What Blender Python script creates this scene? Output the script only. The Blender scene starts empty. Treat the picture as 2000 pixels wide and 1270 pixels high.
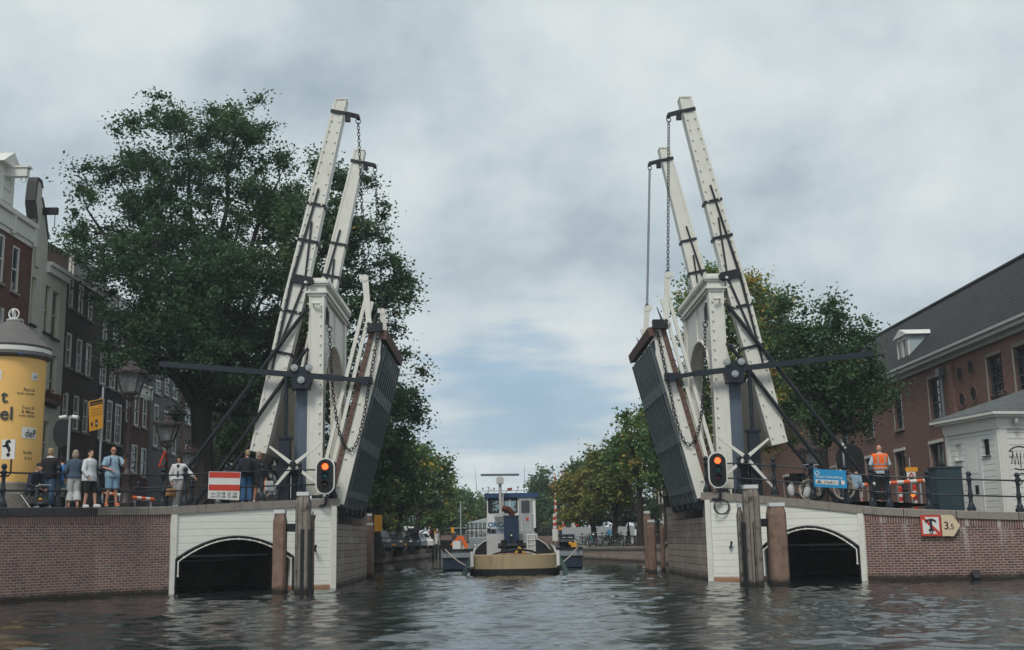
import bpy, math, random
import numpy as np
from mathutils import Vector, Matrix
S = bpy.context.scene
COL = S.collection
rad = math.radians
random.seed(7)
RNG = np.random.default_rng(11)

# ---------------------------------------------------------------- camera
FPX, EYE = 2250.0, 1.55
TH = math.atan(420 / FPX); YAW = 25 * math.cos(TH) / FPX; ROLL = 0.018
F_ = Vector((math.sin(YAW) * math.cos(TH), math.cos(YAW) * math.cos(TH), math.sin(TH)))
r0 = Vector((math.cos(YAW), -math.sin(YAW), 0)); u0 = r0.cross(F_)
U_ = u0 * math.cos(ROLL) + r0 * math.sin(ROLL); R_ = r0 * math.cos(ROLL) - u0 * math.sin(ROLL)
EYEP = Vector((0, 0, EYE))
cam = bpy.data.cameras.new('camera'); camo = bpy.data.objects.new('camera', cam); COL.objects.link(camo)
cam.sensor_width = 36; cam.lens = 36 * FPX / 2000; cam.clip_end = 3000; cam.clip_start = 0.1
mw = Matrix.Identity(4)
for i in range(3):
    mw[i][0] = R_[i]; mw[i][1] = U_[i]; mw[i][2] = -F_[i]; mw[i][3] = EYEP[i]
camo.matrix_world = mw
S.camera = camo
S.render.resolution_x, S.render.resolution_y = 1024, 650

def ray(x, y): return F_ * FPX + R_ * (x - 1000) + U_ * (635 - y)
def at(x, y, Y):
    d = ray(x, y); return EYEP + d * (Y / d.y)
def atX(x, y, X):
    d = ray(x, y); return EYEP + d * (X / d.x)
def atZ(x, y, z):
    d = ray(x, y); return EYEP + d * ((z - EYE) / d.z)
def on_plane(x, y, p, n):
    d = ray(x, y); return EYEP + d * ((Vector(p) - EYEP).dot(n) / d.dot(n))

# ---------------------------------------------------------------- sky, sun, exposure
S.view_settings.view_transform = 'Standard'; S.view_settings.look = 'None'
S.view_settings.exposure = 0.42; S.view_settings.gamma = 1.0
SUN_EL, SUN_AZ = rad(52), rad(200)          # azimuth clockwise from +Y
sl = bpy.data.lights.new('sun', 'SUN'); sl.energy = 1.6; sl.angle = rad(16); sl.color = (1, .95, .87)
so = bpy.data.objects.new('sun', sl); COL.objects.link(so)
sd = Vector((math.sin(SUN_AZ) * math.cos(SUN_EL), math.cos(SUN_AZ) * math.cos(SUN_EL), math.sin(SUN_EL)))
so.rotation_euler = sd.to_track_quat('Z', 'Y').to_euler(); so.location = sd * 60

W = bpy.data.worlds.new('World'); S.world = W; W.use_nodes = True
nt = W.node_tree; nt.nodes.clear()
class NT:
    """tiny helper for node graphs"""
    def __init__(s, t): s.t = t
    def n(s, typ, **kw):
        o = s.t.nodes.new(typ)
        for k, v in kw.items():
            if k == 'ins':
                for kk, vv in v.items():
                    if isinstance(vv, bpy.types.NodeSocket): s.t.links.new(vv, o.inputs[kk])
                    else: o.inputs[kk].default_value = vv
            else: setattr(o, k, v)
        return o
    def math(s, op, a, b=0.0, c=0.0, clamp=False):
        return s.n('ShaderNodeMath', operation=op, use_clamp=clamp, ins={0: a, 1: b, 2: c}).outputs[0]
    def mix(s, f, a, b, bt='MIX'):
        o = s.n('ShaderNodeMix', data_type='RGBA', blend_type=bt, ins={0: f, 6: a, 7: b}); return o.outputs[2]
    def ramp(s, f, stops, interp='LINEAR'):
        o = s.n('ShaderNodeValToRGB', ins={0: f}); cr = o.color_ramp; cr.interpolation = interp
        while len(cr.elements) < len(stops): cr.elements.new(.5)
        for e, (p, c) in zip(cr.elements, stops):
            e.position = p; e.color = (c, c, c, 1) if not hasattr(c, '__len__') else (*c[:3], 1)
        return o.outputs[0]
    def maprange(s, v, a, b, c=0.0, d=1.0, smooth=True):
        return s.n('ShaderNodeMapRange', interpolation_type='SMOOTHSTEP' if smooth else 'LINEAR', ins={0: v, 1: a, 2: b, 3: c, 4: d}).outputs[0]
g = NT(nt)
sky = g.n('ShaderNodeTexSky', sky_type='NISHITA', sun_disc=False, sun_elevation=SUN_EL, sun_rotation=SUN_AZ)
tc = g.n('ShaderNodeTexCoord'); sp = g.n('ShaderNodeSeparateXYZ', ins={0: tc.outputs['Generated']})
zz = g.math('ADD', g.math('MAXIMUM', sp.outputs[2], 0.0), 0.28)
cu = g.n('ShaderNodeCombineXYZ', ins={0: g.math('DIVIDE', sp.outputs[0], zz), 1: g.math('DIVIDE', sp.outputs[1], zz), 2: 0.37})
n1 = g.n('ShaderNodeTexNoise', ins={'Vector': cu.outputs[0], 'Scale': 2.2, 'Detail': 9.0, 'Roughness': .56, 'Distortion': .06})
n2 = g.n('ShaderNodeTexNoise', ins={'Vector': cu.outputs[0], 'Scale': 1.0, 'Detail': 6.0, 'Roughness': .5, 'Distortion': .0})
n3 = g.n('ShaderNodeTexNoise', ins={'Vector': tc.outputs['Generated'], 'Scale': 5.0, 'Detail': 9.0, 'Roughness': .58, 'Distortion': .0})
lum = g.math('ADD', g.math('MULTIPLY', n1.outputs[0], .4), g.math('ADD', g.math('MULTIPLY', n2.outputs[0], .2), g.math('MULTIPLY', n3.outputs[0], .4)))
cloud = g.ramp(lum, [(.36, (.225, .285, .33)), (.44, (.335, .40, .44)), (.52, (.455, .515, .54)), (.61, (.555, .59, .595)), (.68, (.61, .62, .605))])
# a break in the cloud low over the canal
ex = g.math('DIVIDE', g.math('SUBTRACT', sp.outputs[0], .012), .115)
ez = g.math('DIVIDE', g.math('SUBTRACT', sp.outputs[2], .115), .085)
dist = g.math('SQRT', g.math('ADD', g.math('MULTIPLY', ex, ex), g.math('MULTIPLY', ez, ez)))
st = g.n('ShaderNodeMapping', ins={'Vector': tc.outputs['Generated'], 'Scale': (8, 8, 40)})
n4 = g.n('ShaderNodeTexNoise', ins={'Vector': st.outputs[0], 'Scale': 1.0, 'Detail': 6.0, 'Roughness': .55})
gap = g.maprange(g.math('ADD', dist, g.math('MULTIPLY', n4.outputs[0], 2.6)), 1.45, 2.35, 1.0, 0.0)
blue = g.mix(.75, sky.outputs[0], (1.75, 3.0, 4.3, 1))
cl10 = g.mix(1.0, cloud, (10, 10, 10, 1), 'MULTIPLY')
skyc = g.mix(g.math('MULTIPLY', gap, .75), cl10, blue)
bg = g.n('ShaderNodeBackground', ins={0: skyc, 1: 0.1})
wo = g.n('ShaderNodeOutputWorld', ins={0: bg.outputs[0]})

# ---------------------------------------------------------------- materials
def srgb(r, g_, b):
    f = lambda c: (c / 255 / 12.92) if c / 255 <= .04045 else ((c / 255 + .055) / 1.055) ** 2.4
    return (f(r), f(g_), f(b))
MATS = {}
def mat(name, col, rough=.6, metal=0.0, var=.12, scale=2.5, bump=0.0, bscale=25.0, spec=.4, dirt=0.0, dirtcol=(.12, .11, .09), emit=None):
    m = bpy.data.materials.new(name); MATS[name] = m; m.use_nodes = True
    t = m.node_tree; t.nodes.clear(); q = NT(t)
    tc = q.n('ShaderNodeTexCoord')
    nz = q.n('ShaderNodeTexNoise', ins={'Vector': tc.outputs['Object'], 'Scale': scale, 'Detail': 6.0, 'Roughness': .6})
    c = q.mix(nz.outputs[0], tuple(min(1, x * (1 - 1.6 * var)) for x in col) + (1,), tuple(min(1, x * (1 + 1.6 * var)) for x in col) + (1,))
    if dirt:
        mp = q.n('ShaderNodeMapping', ins={'Vector': tc.outputs['Object'], 'Scale': (3, 3, .5)})
        n2 = q.n('ShaderNodeTexNoise', ins={'Vector': mp.outputs[0], 'Scale': 1.6, 'Detail': 7.0, 'Roughness': .65})
        c = q.mix(q.maprange(n2.outputs[0], .5, .78, 0, dirt), c, (*dirtcol, 1))
    b = q.n('ShaderNodeBsdfPrincipled', ins={'Base Color': c, 'Roughness': rough, 'Metallic': metal, 'Specular IOR Level': spec})
    if bump:
        n3 = q.n('ShaderNodeTexNoise', ins={'Vector': tc.outputs['Object'], 'Scale': bscale, 'Detail': 5.0})
        bp = q.n('ShaderNodeBump', ins={'Strength': bump, 'Distance': .02, 'Height': n3.outputs[0]})
        t.links.new(bp.outputs[0], b.inputs['Normal'])
    if emit:
        b.inputs['Emission Color'].default_value = (*emit[0], 1); b.inputs['Emission Strength'].default_value = emit[1]
    q.n('ShaderNodeOutputMaterial', ins={0: b.outputs[0]})
    return m

def courses(name, c1, c2, mortar, w=.23, h=.08, ms=.014, rough=.85, stain=.5, staincol=(.42, .38, .36), stainscale=.5, bump=.5, offset=.5, drip=0.0, dark=0.0, mottle=.55, rust=0.0):
    """bricks, boards or tiles: laid in metres on the UV map"""
    m = bpy.data.materials.new(name); MATS[name] = m; m.use_nodes = True
    t = m.node_tree; t.nodes.clear(); q = NT(t)
    uv = q.n('ShaderNodeUVMap'); tc = q.n('ShaderNodeTexCoord')
    br = q.n('ShaderNodeTexBrick', offset=offset, ins={'Vector': uv.outputs[0], 'Color1': (*c1, 1), 'Color2': (*c2, 1), 'Mortar': (*mortar, 1), 'Scale': 1.0,
             'Mortar Size': ms, 'Mortar Smooth': .15, 'Bias': 0.0, 'Brick Width': w, 'Row Height': h})
    nz = q.n('ShaderNodeTexNoise', ins={'Vector': tc.outputs['Object'], 'Scale': stainscale, 'Detail': 8.0, 'Roughness': .62})
    c = q.mix(q.maprange(nz.outputs[0], .48, .72, 0, stain), br.outputs[0], (*staincol, 1))
    n2 = q.n('ShaderNodeTexNoise', ins={'Vector': uv.outputs[0], 'Scale': 4.0, 'Detail': 5.0, 'Roughness': .6})
    c = q.mix(mottle, c, q.ramp(n2.outputs[0], [(.3, .45), (.7, 1.0)]), 'MULTIPLY')
    if drip:
        mp = q.n('ShaderNodeMapping', ins={'Vector': uv.outputs[0], 'Scale': (2.6, .22, 1)})
        n3 = q.n('ShaderNodeTexNoise', ins={'Vector': mp.outputs[0], 'Scale': 1.0, 'Detail': 4.0, 'Roughness': .6})
        sepd = q.n('ShaderNodeSeparateXYZ', ins={0: uv.outputs[0]})
        c = q.mix(q.math('MULTIPLY', q.maprange(n3.outputs[0], .52, .68, 0, drip), q.maprange(sepd.outputs[1], .5, 1.9, 0, 1) if h < .2 else 1.0), c, (.62, .60, .58, 1))
    if dark:   # wet, algae-grown foot of a wall standing in water
        sep = q.n('ShaderNodeSeparateXYZ', ins={0: uv.outputs[0]})
        wl = q.math('ADD', sep.outputs[1], q.math('MULTIPLY', n2.outputs[0], .22))
        c = q.mix(q.maprange(wl, .16, .38, dark, 0.0), c, (.022, .02, .016, 1))
    if rust:   # rust-stained foot just above the water
        sep = q.n('ShaderNodeSeparateXYZ', ins={0: uv.outputs[0]}); wl = q.math('ADD', sep.outputs[1], q.math('MULTIPLY', n2.outputs[0], -.12))
        c = q.mix(q.maprange(wl, .0, .10, rust, 0.0), c, (.30, .12, .045, 1))
    b = q.n('ShaderNodeBsdfPrincipled', ins={'Base Color': c, 'Roughness': rough, 'Specular IOR Level': .3})
    bp = q.n('ShaderNodeBump', ins={'Strength': bump, 'Distance': .012, 'Height': q.math('SUBTRACT', q.math('MULTIPLY', n2.outputs[0], .3), br.outputs['Fac'])})
    t.links.new(bp.outputs[0], b.inputs['Normal'])
    q.n('ShaderNodeOutputMaterial', ins={0: b.outputs[0]})
    return m

def glassy(name, col, rough=.06):
    m = mat(name, col, rough, 0, .3, 1.2, spec=.8); return m

WHITE = mat('white_paint', (.67, .665, .605), .45, var=.06, dirt=.5, dirtcol=(.42, .38, .30), bump=.06, bscale=6)
TRIM = mat('white_trim', (.64, .64, .6), .5, var=.06)
CREAM = mat('cream_paint', (.52, .48, .36), .5, var=.08)
IRON = mat('black_iron', (.012, .015, .021), .5, 0, .3, spec=.35, bump=.1)
NAVY = mat('dark_blue_paint', (.013, .02, .03), .45, var=.15, spec=.35)
STEELBLUE = mat('blue_grey_steel', (.085, .115, .155), .5, var=.12, dirt=.3)
RIBS = mat('slate_steel', (.095, .118, .128), .42, var=.2)
TIMBER = mat('weathered_timber', (.21, .14, .105), .85, var=.35, scale=9, bump=.4, bscale=18, dirt=.75, dirtcol=(.045, .035, .03))
DECKWOOD = mat('brown_deck_timber', (.125, .072, .058), .8, var=.35, scale=5, bump=.4, bscale=14)
CAPMETAL = mat('white_post_cap', (.58, .6, .6), .45, var=.06)
GRANITE = mat('granite', (.235, .21, .185), .8, var=.28, scale=14, bump=.25, bscale=40, dirt=.7, dirtcol=(.075, .065, .055))
DARKSTONE = mat('dark_stone', (.045, .045, .05), .75, var=.3, scale=9, bump=.25)
CWEIGHT = mat('grey_brown_paint', (.60, .575, .49), .6, var=.1, dirt=.2)
BLACK = mat('black', (.008, .009, .012), .6, var=.2)
GLASS = glassy('window_glass', (.02, .026, .034), .05)
LANTERN_GLASS = mat('lantern_glass', (.23, .25, .26), .15, var=.35, scale=8, spec=.8)
RED = mat('red_paint', (.52, .045, .025), .5, var=.08)
ORANGE = mat('orange_paint', (.78, .15, .02), .5, var=.08)
YELLOW = mat('yellow_paint', (.66, .32, .035), .55, var=.08)
SIGNWHITE = mat('sign_white', (.66, .66, .63), .5, var=.04)
SKYBLUE = mat('blue_sign_paint', (.015, .25, .50), .45, var=.06)
RUBBER = mat('rubber', (.015, .015, .016), .75, var=.2)
CHROME = mat('bright_steel', (.55, .56, .57), .3, .6, .1)
GALV = mat('galvanised_steel', (.36, .38, .39), .5, .2, .12)
QBRICK = courses('quay_brick', (.27, .125, .095), (.14, .072, .063), (.34, .30, .28), .22, .083, .0145, stain=.5, staincol=(.36, .24, .20), stainscale=.42, drip=.0, dark=.95)
QBRICK_R = courses('stained_quay_brick', (.20, .082, .066), (.11, .052, .047), (.34, .29, .27), .22, .083, .0145, stain=.25, staincol=(.3, .24, .23), drip=.55, dark=.95)
SOLDIER = courses('soldier_course', (.25, .10, .08), (.15, .065, .06), (.35, .30, .275), .083, .4, .017, stain=.4, staincol=(.34, .25, .22), stainscale=.6, offset=0)
SOLDIER_R = courses('stained_soldier_course', (.2, .075, .062), (.12, .05, .048), (.34, .29, .27), .083, .4, .017, stain=.3, staincol=(.3, .24, .23), drip=.75, offset=0)
CLAD = courses('white_boards', (.76, .765, .70), (.745, .75, .685), (.36, .37, .34), 40.0, .235, .007, rough=.5, stain=.14, staincol=(.5, .49, .42), stainscale=.7, bump=.25, mottle=.14, rust=.9)
PLANK = courses('grey_planks', (.40, .32, .275), (.27, .215, .19), (.06, .05, .045), 14.0, .255, .012, rough=.85, stain=.6, staincol=(.46, .41, .37), stainscale=.8, bump=.6, dark=.8)

# ---------------------------------------------------------------- mesh builder
ORG = {}
class MB:
    def __init__(s): s.v = []; s.f = []; s.m = []; s.uv = {}
    def add(s, vs, fs, m=0):
        o = len(s.v); s.v += [tuple(p) for p in vs]
        for f in fs: s.f.append(tuple(i + o for i in f)); s.m.append(m)
        return s
    def box(s, c, d, rot=None, m=0):
        c = Vector(c); h = Vector(d) * .5; P = []
        for x in (-1, 1):
            for y in (-1, 1):
                for z in (-1, 1):
                    p = Vector((x * h.x, y * h.y, z * h.z)); P.append(c + (rot @ p if rot else p))
        return s.add(P, [(0, 1, 3, 2), (4, 6, 7, 5), (0, 4, 5, 1), (2, 3, 7, 6), (0, 2, 6, 4), (1, 5, 7, 3)], m)
    def span(s, a, b, m=0):
        a, b = Vector(a), Vector(b); return s.box((a + b) / 2, [abs(q) for q in (b - a)], None, m)
    def bar(s, p0, p1, w, h, up=(0, 0, 1), m=0, w1=None, h1=None):
        """w across, h along 'up'"""
        p0, p1 = Vector(p0), Vector(p1); d = (p1 - p0).normalized(); up = Vector(up)
        x = d.cross(up)
        if x.length < 1e-4: x = d.cross(Vector((1, 0, 0)))
        x.normalize(); z = x.cross(d); P = []
        for p, ww, hh in ((p0, w, h), (p1, w1 if w1 is not None else w, h1 if h1 is not None else h)):
            for a, b in ((-1, -1), (1, -1), (1, 1), (-1, 1)): P.append(p + x * (a * ww / 2) + z * (b * hh / 2))
        return s.add(P, [(0, 3, 2, 1), (4, 5, 6, 7), (0, 1, 5, 4), (1, 2, 6, 5), (2, 3, 7, 6), (3, 0, 4, 7)], m)
    def tube(s, pts, r, n=8, m=0, closed=False, cap=True):
        pts = [Vector(p) for p in pts]; k = len(pts); rr = r if hasattr(r, '__len__') else [r] * k
        P = []; prev = None
        for i, p in enumerate(pts):
            if closed: d = pts[(i + 1) % k] - pts[i - 1]
            else: d = pts[min(i + 1, k - 1)] - pts[max(i - 1, 0)]
            d.normalize()
            if prev is None:
                a = d.cross(Vector((0, 0, 1)))
                if a.length < .05: a = d.cross(Vector((0, 1, 0)))
            else: a = prev - d * prev.dot(d)
            a.normalize(); b = d.cross(a); prev = a
            for j in range(n):
                t = 2 * math.pi * j / n; P.append(p + (a * math.cos(t) + b * math.sin(t)) * rr[i])
        Fs = []
        for i in range(k if closed else k - 1):
            i2 = (i + 1) % k
            for j in range(n):
                j2 = (j + 1) % n; Fs.append((i * n + j, i2 * n + j, i2 * n + j2, i * n + j2)[::-1])
        if cap and not closed: Fs += [tuple(range(n)), tuple(range((k - 1) * n, k * n))[::-1]]
        return s.add(P, Fs, m)
    def lathe(s, prof, c, n=14, m=0, ax=None, a0=0.0, sq=None):
        """prof: (radius, height) pairs turned about the vertical through c, or about matrix ax's z"""
        c = Vector(c); P = []; k = len(prof)
        for r, z in prof:
            for j in range(n):
                t = a0 + 2 * math.pi * j / n; p = Vector((r * math.cos(t), r * math.sin(t), z)); P.append(c + (ax @ p if ax else p))
        Fs = [(i * n + j, i * n + (j + 1) % n, (i + 1) * n + (j + 1) % n, (i + 1) * n + j) for i in range(k - 1) for j in range(n)]
        Fs += [tuple(range(n))[::-1], tuple(range((k - 1) * n, k * n))]
        return s.add(P, Fs, m)
    def prism(s, poly, vec, m=0, mside=None):
        poly = [Vector(p) for p in poly]; vec = Vector(vec); k = len(poly)
        nrm = Vector((0, 0, 0))
        for i in range(k): nrm += poly[i].cross(poly[(i + 1) % k])
        if nrm.dot(vec) < 0: poly = poly[::-1]
        P = poly + [p + vec for p in poly]
        s.add(P, [tuple(range(k))[::-1], tuple(range(k, 2 * k))], m)
        o = len(s.v) - 2 * k
        for i in range(k):
            j = (i + 1) % k; s.f.append((o + i, o + j, o + k + j, o + k + i)); s.m.append(m if mside is None else mside)
        return s
    def ball(s, c, r, n=10, m=0, rot=None):
        r = Vector(r) if hasattr(r, '__len__') else Vector((r, r, r)); c = Vector(c); P = []; Fs = []; k = max(4, n // 2)
        for i in range(k + 1):
            ph = math.pi * i / k
            for j in range(n):
                t = 2 * math.pi * j / n
                p = Vector((r.x * math.sin(ph) * math.cos(t), r.y * math.sin(ph) * math.sin(t), -r.z * math.cos(ph)))
                P.append(c + (rot @ p if rot else p))
        for i in range(k):
            for j in range(n): Fs.append((i * n + j, i * n + (j + 1) % n, (i + 1) * n + (j + 1) % n, (i + 1) * n + j))
        return s.add(P, Fs, m)
    def torus(s, c, R, r, ax, n=20, k=6, m=0, arc=(0, 2 * math.pi)):
        ax = Vector(ax).normalized(); a = ax.cross(Vector((0, 0, 1)))
        if a.length < .05: a = Vector((1, 0, 0))
        a.normalize(); b = ax.cross(a); full = arc[1] - arc[0] > 6.28
        cnt = n if full else n + 1
        pts = [Vector(c) + (a * math.cos(arc[0] + (arc[1] - arc[0]) * i / n) + b * math.sin(arc[0] + (arc[1] - arc[0]) * i / n)) * R for i in range(cnt)]
        return s.tube(pts, r, k, m, closed=full)
    def build(s, name, mats, parent=None, smooth=False, org=None, ang=35, keep=None):
        me = bpy.data.meshes.new(name); V = np.array(s.v, dtype=float).reshape(-1, 3)
        if parent is not None: o_ = np.array(ORG.get(parent.name, (0, 0, 0)), float)
        elif org is not None: o_ = np.array(org, float)
        else: o_ = np.array([(V[:, 0].min() + V[:, 0].max()) / 2, (V[:, 1].min() + V[:, 1].max()) / 2, V[:, 2].min()])
        me.from_pydata((V - o_).tolist(), [], s.f)
        mats = mats if isinstance(mats, (list, tuple)) else [mats]
        for q in mats: me.materials.append(q)
        if len(mats) > 1: me.polygons.foreach_set('material_index', s.m)
        # UVs in metres: u along the horizontal of each face, v up it
        uvl = me.uv_layers.new(name='UVMap'); nl = len(me.loops)
        vi = np.empty(nl, int); me.loops.foreach_get('vertex_index', vi)
        npoly = len(me.polygons); N = np.empty(npoly * 3); me.polygons.foreach_get('normal', N); N = N.reshape(-1, 3)
        tot = np.empty(npoly, int); me.polygons.foreach_get('loop_total', tot)
        NL = np.repeat(N, tot, axis=0); P = V[vi]
        T = np.stack([-NL[:, 1], NL[:, 0], np.zeros(nl)], 1); ln = np.linalg.norm(T, axis=1)
        flat = ln < .3; T[flat] = (1, 0, 0); T /= np.linalg.norm(T, axis=1)[:, None]
        B = np.cross(NL, T); B[flat] = (0, 1, 0)
        UV = np.stack([(T * P).sum(1), (B * P).sum(1)], 1)
        for fi, uvs in s.uv.items():
            ls = me.polygons[fi].loop_start
            for k_, q in enumerate(uvs): UV[ls + k_] = q
        uvl.data.foreach_set('uv', UV.astype(np.float32).ravel())
        if smooth:
            me.polygons.foreach_set('use_smooth', [True] * npoly); me.set_sharp_from_angle(angle=rad(ang))
        me.update()
        ob = bpy.data.objects.new(name, me); COL.objects.link(ob)
        if parent is not None: ob.parent = parent
        else: ob.location = o_
        ORG[ob.name] = tuple(o_)
        return ob

def tag(o, label=None, cat=None, group=None, kind=None):
    if label: o['label'] = label
    if cat: o['category'] = cat
    if group: o['group'] = group
    if kind: o['kind'] = kind
    return o
def thing(name, label, cat, loc=(0, 0, 0), group=None):
    o = bpy.data.objects.new(name, None); COL.objects.link(o); o.location = loc; o.empty_display_size = .3
    ORG[o.name] = tuple(loc); return tag(o, label, cat, group)
def copy_tree(o, parent=None):
    c = o.copy(); COL.objects.link(c); c.parent = parent
    for ch in list(o.children): copy_tree(ch, c)
    return c
def placed(src, first, loc, rz=0.0, label=None, sc=1.0):
    o = src if first else copy_tree(src)
    o.location = loc; o.rotation_euler = (0, 0, rz); o.scale = (sc, sc, sc) if not hasattr(sc, '__len__') else sc
    if label: o['label'] = label
    return o
_tcache = {}
def text_geo(s, size, align='CENTER', bold=0.0):
    key = (s, align, bold)
    if key not in _tcache:
        cu = bpy.data.curves.new('lettering', 'FONT'); cu.body = s; cu.align_x = align; cu.size = 1; cu.offset = bold; cu.resolution_u = 3
        ob = bpy.data.objects.new('lettering', cu); COL.objects.link(ob)
        dg = bpy.context.evaluated_depsgraph_get(); me = bpy.data.meshes.new_from_object(ob.evaluated_get(dg))
        _tcache[key] = ([tuple(v.co) for v in me.vertices], [tuple(p.vertices) for p in me.polygons])
        bpy.data.objects.remove(ob); bpy.data.curves.remove(cu); bpy.data.meshes.remove(me)
    v, f = _tcache[key]
    return [(x * size, y * size) for x, y, z in v], f
def write(mb, s, size, pos, right, up, align='CENTER', bold=0.0, m=0, sx=1.0, fn=None):
    v, f = text_geo(s, size, align, bold); pos, right, up = Vector(pos), Vector(right), Vector(up)
    mb.add([(fn(x * sx, y) if fn else pos + right * (x * sx) + up * y) for x, y in v], f, m)
# ================================================================ water, ground, quays
def water():
    m = bpy.data.materials.new('canal_water'); m.use_nodes = True; t = m.node_tree; t.nodes.clear(); q = NT(t)
    tc = q.n('ShaderNodeTexCoord')
    mp = q.n('ShaderNodeMapping', ins={'Vector': tc.outputs['Object'], 'Scale': (1.0, 1.7, 1)})
    n1 = q.n('ShaderNodeTexNoise', ins={'Vector': mp.outputs[0], 'Scale': 9.0, 'Detail': 3.0, 'Roughness': .6, 'Distortion': .5})
    n2 = q.n('ShaderNodeTexNoise', ins={'Vector': mp.outputs[0], 'Scale': .9, 'Detail': 5.0, 'Roughness': .6, 'Distortion': .5})
    h = q.math('ADD', q.math('MULTIPLY', n1.outputs[0], .22), q.math('MULTIPLY', n2.outputs[0], .6))
    bp = q.n('ShaderNodeBump', ins={'Strength': .6, 'Distance': .04, 'Height': h})
    b = q.n('ShaderNodeBsdfPrincipled', ins={'Base Color': (.012, .016, .017, 1), 'Roughness': .015, 'IOR': 1.42, 'Specular IOR Level': .85, 'Normal': bp.outputs[0]})
    q.n('ShaderNodeOutputMaterial', ins={0: b.outputs[0]})
    x0, x1, y0, y1 = -20.0, 22.0, 9.0, 70.0
    nx = 601; yr = [y0]
    while yr[-1] < y1: yr.append(yr[-1] + max(.032, .0029 * yr[-1]))
    yr[-1] = y1; ny = len(yr)
    X, Y = np.meshgrid(np.linspace(x0, x1, nx), np.array(yr)); Z = np.zeros_like(X)
    rg = np.random.default_rng(5); env = np.zeros_like(X)
    for k in range(9):       # calmer and rougher patches
        a = rg.uniform(0, 6.28); f = rg.uniform(.2, 1.1); env += np.sin(f * (X * math.cos(a) + Y * math.sin(a)) + rg.uniform(0, 6.28))
    env = np.clip(.85 + .2 * env, .35, 1.6)
    wx, wy = .5 * np.sin(.6 * X + .37 * Y) + .3 * np.sin(1.3 * Y - .5 * X), .5 * np.sin(.5 * Y - .33 * X + 1.0) + .3 * np.sin(1.1 * X + .7 * Y)
    for k in range(84):
        lam = .22 * (11.0 ** (rg.random() ** 1.15)); a = math.pi / 2 + rg.normal(0, .6); kk = 2 * math.pi / lam
        ph = kk * ((X + wx * .35) * math.cos(a) + (Y + wy * .35) * math.sin(a)) + rg.uniform(0, 6.28)
        Z += lam ** .9 * .0031 * (1 - 2 * np.abs(np.sin(ph / 2)) ** 1.2) * (env if lam < .9 else 1.0)
    fade = np.clip(np.minimum(np.minimum(X - x0, x1 - X), np.minimum(Y - y0, y1 - Y)) / 2.0, 0, 1); Z *= fade
    V = np.stack([X.ravel(), Y.ravel(), Z.ravel()], 1)
    idx = np.arange(nx * ny).reshape(ny, nx)
    Fq = np.stack([idx[:-1, :-1].ravel(), idx[:-1, 1:].ravel(), idx[1:, 1:].ravel(), idx[1:, :-1].ravel()], 1)
    # flat sheets all round the rippled patch
    ex = [(-240, -50), (240, -50), (240, y0), (-240, y0), (-240, y1), (240, y1), (240, 420), (-240, 420), (x0, y0), (x1, y0), (x1, y1), (x0, y1)]
    o = len(V); V = np.vstack([V, [(a, b_, 0) for a, b_ in ex]])
    me = bpy.data.meshes.new('water'); F2 = [(o, o + 1, o + 2, o + 3), (o + 4, o + 5, o + 6, o + 7), (o + 3, o + 8, o + 11, o + 4), (o + 9, o + 2, o + 5, o + 10)]
    allF = np.vstack([Fq, np.array(F2)])
    me.vertices.add(len(V)); me.vertices.foreach_set('co', V.ravel())
    me.loops.add(len(allF) * 4); me.loops.foreach_set('vertex_index', allF.ravel())
    me.polygons.add(len(allF)); me.polygons.foreach_set('loop_start', np.arange(0, len(allF) * 4, 4)); me.polygons.foreach_set('loop_total', np.full(len(allF), 4))
    me.polygons.foreach_set('use_smooth', [True] * len(allF)); me.update(calc_edges=True)
    me.materials.append(m); ob = bpy.data.objects.new('water', me); COL.objects.link(ob); tag(ob, kind='structure')
water()

PAVE = courses('street_paving', (.13, .10, .09), (.10, .085, .08), (.08, .075, .07), .2, .1, .01, stain=.3, staincol=(.16, .14, .13))
QLOW = courses('low_quay_stone', (.46, .35, .30), (.36, .28, .245), (.26, .21, .19), 1.4, .5, .02, stain=.55, staincol=(.50, .42, .33), dark=.9)
# bridge plan: s is the distance from the canal's middle line, X = CX + side * s
CX = .7
LA, LB = Vector((-6.05, 42.45, 0)), Vector((-11.27, 39.72, 0))
RA, RB = Vector((7.45, 42.75, 0)), Vector((12.42, 40.05, 0))
LW = [Vector((-30, 12, 2.72)), Vector((-19.5, 28, 2.72)), Vector((-14.94, 35.19, 2.78)), Vector((-13.19, 37.97, 2.84)), Vector((-11.9, 39.25, 2.86)), Vector((-11.27, 39.72, 2.88))]
RW = [Vector((12.42, 40.05, 2.5)), Vector((12.80, 39.86, 2.44)), Vector((13.6, 39.50, 2.37)), Vector((15.23, 39.10, 2.27)), Vector((17.24, 38.94, 2.17)), Vector((30, 38.9, 2.1))]

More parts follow.
